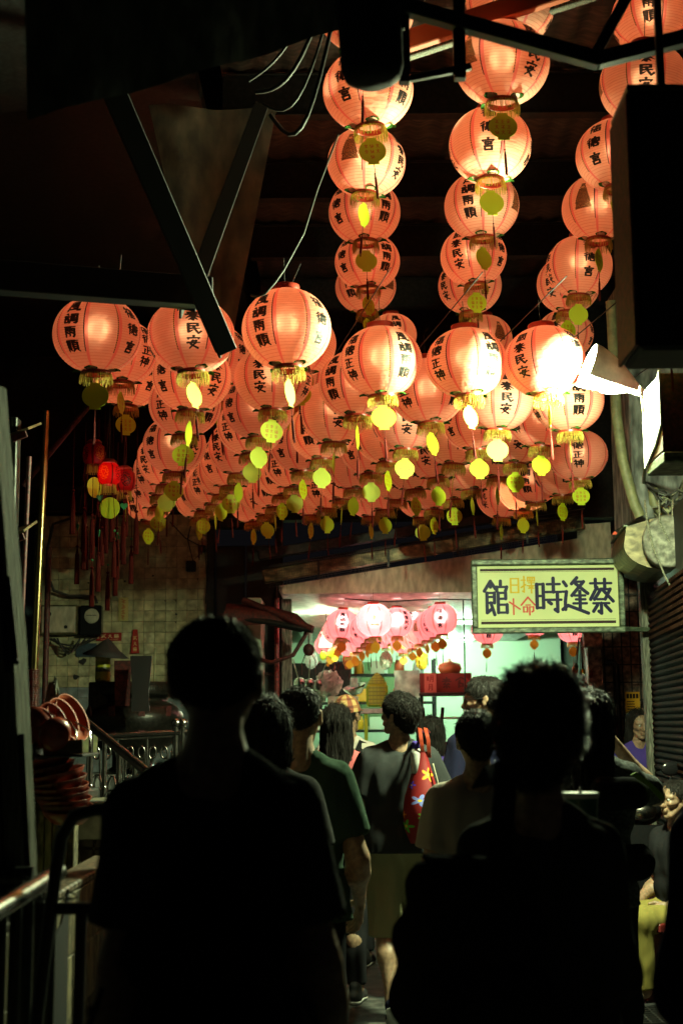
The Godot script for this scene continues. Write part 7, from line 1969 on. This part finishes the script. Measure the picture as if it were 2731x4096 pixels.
func flower_bag() -> void:
	var im := img(256, 384, Color(0.50, 0.05, 0.07))
	var spots := [[30, 60, 16, Color(0.9, 0.5, 0.1)], [160, 130, 16, Color(0.3, 0.2, 0.8)], [25, 220, 15, Color(0.4, 0.5, 0.95)], [140, 245, 14, Color(0.9, 0.55, 0.12)], [200, 250, 16, Color(0.35, 0.7, 0.2)], [70, 265, 13, Color(0.9, 0.3, 0.3)], [200, 350, 16, Color(0.9, 0.5, 0.1)], [40, 360, 14, Color(0.3, 0.65, 0.2)], [60, 150, 30, Color(0.95, 0.6, 0.12)], [95, 215, 26, Color(0.95, 0.62, 0.15)], [190, 190, 24, Color(0.55, 0.62, 0.95)], [150, 290, 26, Color(0.35, 0.75, 0.2)], [40, 300, 24, Color(0.9, 0.35, 0.1)], [110, 80, 24, Color(0.35, 0.2, 0.85)], [220, 90, 28, Color(0.95, 0.6, 0.12)], [230, 300, 24, Color(0.5, 0.6, 0.95)], [95, 345, 18, Color(0.3, 0.4, 0.9)]]
	for q in spots:
		for y in range(q[1] - q[2] * 2, q[1] + q[2] * 2):
			for x in range(q[0] - q[2] * 2, q[0] + q[2] * 2):
				if x < 0 or y < 0 or x > 255 or y > 383: continue
				var d := Vector2(x - q[0], y - q[1])
				if d.length() < q[2] * (0.72 + 0.34 * cos(5.0 * d.angle())): im.set_pixel(x, y, Color(0.98, 0.85, 0.3) if d.length() < q[2] * 0.22 else q[3])
	var t := thing("flowered_bag", "red drawstring bag printed with bright flowers, on the shoulder over the charcoal T-shirt", "bag", V(0.40, 1.20, -7.40), deg_to_rad(-14))
	var pr := []
	for k in 15:
		var u := k / 14.0
		pr.append(Vector2(0.016 + 0.085 * pow(sin(clampf(pow(u, 1.5) * 0.80 + 0.03, 0.0, 1.0) * PI), 0.8), 0.20 - u * 0.46))
	pr.append(Vector2(0.0, -0.265))
	var g := Geo.new().lathe(pr, 30)
	var f := FastNoiseLite.new()
	f.frequency = 8.0
	for i in g.v.size():
		var v := g.v[i]
		var a := atan2(v.z, v.x)
		var w := 1.0 + 0.05 * sin(a * 9.0) * smoothstep(-0.1, 0.2, v.y) + 0.05 * f.get_noise_3dv(v)
		g.v[i] = V(v.x * w, v.y, v.z * w * 0.55)
	part("bag_body", g, printed("flower_print", im, 0.6), t)
	for k in 2:
		part("strap", Geo.new().sheet([[V(0.0 + k * 0.03, 0.17, 0.0), V(0.018 + k * 0.03, 0.17, 0.0)], [V(-0.005 + k * 0.035, 0.26, 0.03 - k * 0.01), V(0.014 + k * 0.035, 0.26, 0.03 - k * 0.01)], [V(-0.03 + k * 0.03, 0.32, -0.06), V(-0.01 + k * 0.03, 0.315, -0.06)], [V(-0.04 + k * 0.03, 0.30, -0.2), V(-0.02 + k * 0.03, 0.295, -0.2)]], 0.006), M.red_plastic, t)
	part("draw_cord", Geo.new().tube([V(0.06, 0.14, 0.02), V(0.085, 0.05, 0.03), V(0.09, -0.05, 0.02)], 0.005, 6), M.cream_paint, t)
	var bt := part("water_bottle", Geo.new().lathe([Vector2(0.0, 0.0), Vector2(0.028, 0.0), Vector2(0.03, 0.1), Vector2(0.02, 0.125), Vector2(0.0, 0.125)], 16), M.white_paint, t, V(-0.03, 0.09, 0))
	part("bottle_cap", Geo.new().lathe([Vector2(0.0, 0.165), Vector2(0.016, 0.163), Vector2(0.02, 0.155), Vector2(0.02, 0.127), Vector2(0.0, 0.127)], 16), M.purple_cloth, bt)


func head_place(t: Node3D, hd: Array) -> Transform3D:
	return Transform3D(euler(0, hd[0], 0) * euler(hd[1], 0, 0) * euler(0, 0, hd[2]), V(0, 1.50, 0.015)) * Transform3D(Basis(), V(0, 0.112, -0.012))


func cap(t: Node3D, hd: Array) -> void:
	var im := img(128, 64, Color(0.80, 0.68, 0.45))
	for k in 6:
		im.fill_rect(Rect2i(k * 22, 0, 9, 64), Color(0.62, 0.36, 0.26))
		im.fill_rect(Rect2i(0, 4 + k * 22, 128, 7), Color(0.66, 0.46, 0.30))
		for j in 6: im.fill_rect(Rect2i(k * 22, 4 + j * 22, 9, 7), Color(0.45, 0.25, 0.2))
	var h := head_place(t, hd)
	var pr := []
	for k in 10:
		var a := k / 9.0 * PI / 2
		pr.append(Vector2(sin(a) * 0.092, 0.02 + cos(a) * 0.115))
	var c := Geo.new().lathe(pr, 30, h * Transform3D(Basis.from_scale(V(0.98, 1, 1.12)), V(0, 0.015, 0.008)))
	part("cap", c, printed("cap_print", im, 0.85), t)
	part("cap_brim", Geo.new().sheet([[h * V(-0.07, 0.04, -0.07), h * V(0, 0.05, -0.10), h * V(0.07, 0.04, -0.07)], [h * V(-0.05, 0.025, -0.13), h * V(0, 0.035, -0.165), h * V(0.05, 0.025, -0.13)]], 0.006), M.cap_print, t)


func glasses(t: Node3D, hd: Array) -> void:
	var h := head_place(t, hd)
	var g := Geo.new()
	for s in [-1.0, 1.0]:
		var p := []
		for k in 17: p.append(h * V(s * 0.034 + cos(TAU * k / 16) * 0.025, 0.004 + sin(TAU * k / 16) * 0.018, -0.106))
		g.tube(p, 0.0022, 6, false)
		g.tube([h * V(s * 0.059, 0.008, -0.106), h * V(s * 0.080, 0.010, -0.07), h * V(s * 0.086, 0.012, 0.0)], 0.002, 6)
	g.tube([h * V(-0.009, 0.006, -0.108), h * V(0.009, 0.006, -0.108)], 0.002, 6)
	part("glasses", g, M.black_gloss, t)


func seated() -> void:
	single("red_bench", Geo.new().box(V(0.9, 0.05, 0.3), Transform3D(Basis(), V(0, 0.42, 0)), 0.008).box(V(0.05, 0.4, 0.26), Transform3D(Basis(), V(-0.38, 0.2, 0)), 0.006).box(V(0.05, 0.4, 0.26), Transform3D(Basis(), V(0.38, 0.2, 0)), 0.006), M.red_paint, "low red bench under the seated person in yellow trousers", "bench", V(2.02, 0, -8.40), V(0, deg_to_rad(32), 0))
	var s := person({"label": "seated person in loose yellow trousers and slippers, half hidden at the frame edge", "at": Vector2(1.91, -8.38), "turn": 122, "tall": 1.66, "hair": "short", "shirt": M.dark_cloth, "trousers": M.yellow_cloth, "leg": "wide", "shod": false, "lower": 0.47, "hem": 0.86, "cell": 0.014,
		"pose": {"kn_l": V(-0.12, 0.955, -0.44), "an_l": V(-0.10, 0.555, -0.40), "to_l": V(-0.11, 0.505, -0.56), "kn_r": V(0.13, 0.955, -0.44), "an_r": V(0.115, 0.555, -0.48), "to_r": V(0.13, 0.505, -0.64), "wr_l": V(-0.13, 1.02, -0.22), "wr_r": V(0.13, 1.02, -0.22)}})
	s.position.y = -0.475 * 1.66 / 1.75
	for q in [[-0.108, -0.49], [0.124, -0.57]]:
		var sl := part("slipper", Geo.new().box(V(0.10, 0.018, 0.27), Transform3D(euler(0, 5 * signf(q[0]), 0), V(q[0], 0.486, q[1])), 0.006), M.rubber, s)
		part("slipper_band", Geo.new().sheet([[V(q[0] - 0.05, 0.49, q[1] - 0.05), V(q[0] - 0.02, 0.545, q[1] - 0.055), V(q[0] + 0.02, 0.545, q[1] - 0.055), V(q[0] + 0.05, 0.49, q[1] - 0.05)], [V(q[0] - 0.05, 0.49, q[1] + 0.02), V(q[0] - 0.025, 0.555, q[1] + 0.02), V(q[0] + 0.025, 0.555, q[1] + 0.02), V(q[0] + 0.05, 0.49, q[1] + 0.02)]], 0.006), M.rubber, sl)
		for k in 3:
			part("round_badge", Geo.new().ball(V(q[0] - 0.02 + k * 0.02, 0.557, q[1] - 0.03), V(0.008, 0.003, 0.008), 10, 6), [M.purple_cloth, M.white_paint, M.red_plastic][k], sl)
		for k in 5:
			part("toe", Geo.new().ball(V(q[0] - 0.034 + k * 0.017, 0.507, q[1] - 0.105 - 0.012 * (1 - absf(k - 1.5) * 0.5)), V(0.0095, 0.010, 0.018), 10, 7), M.skin, s)
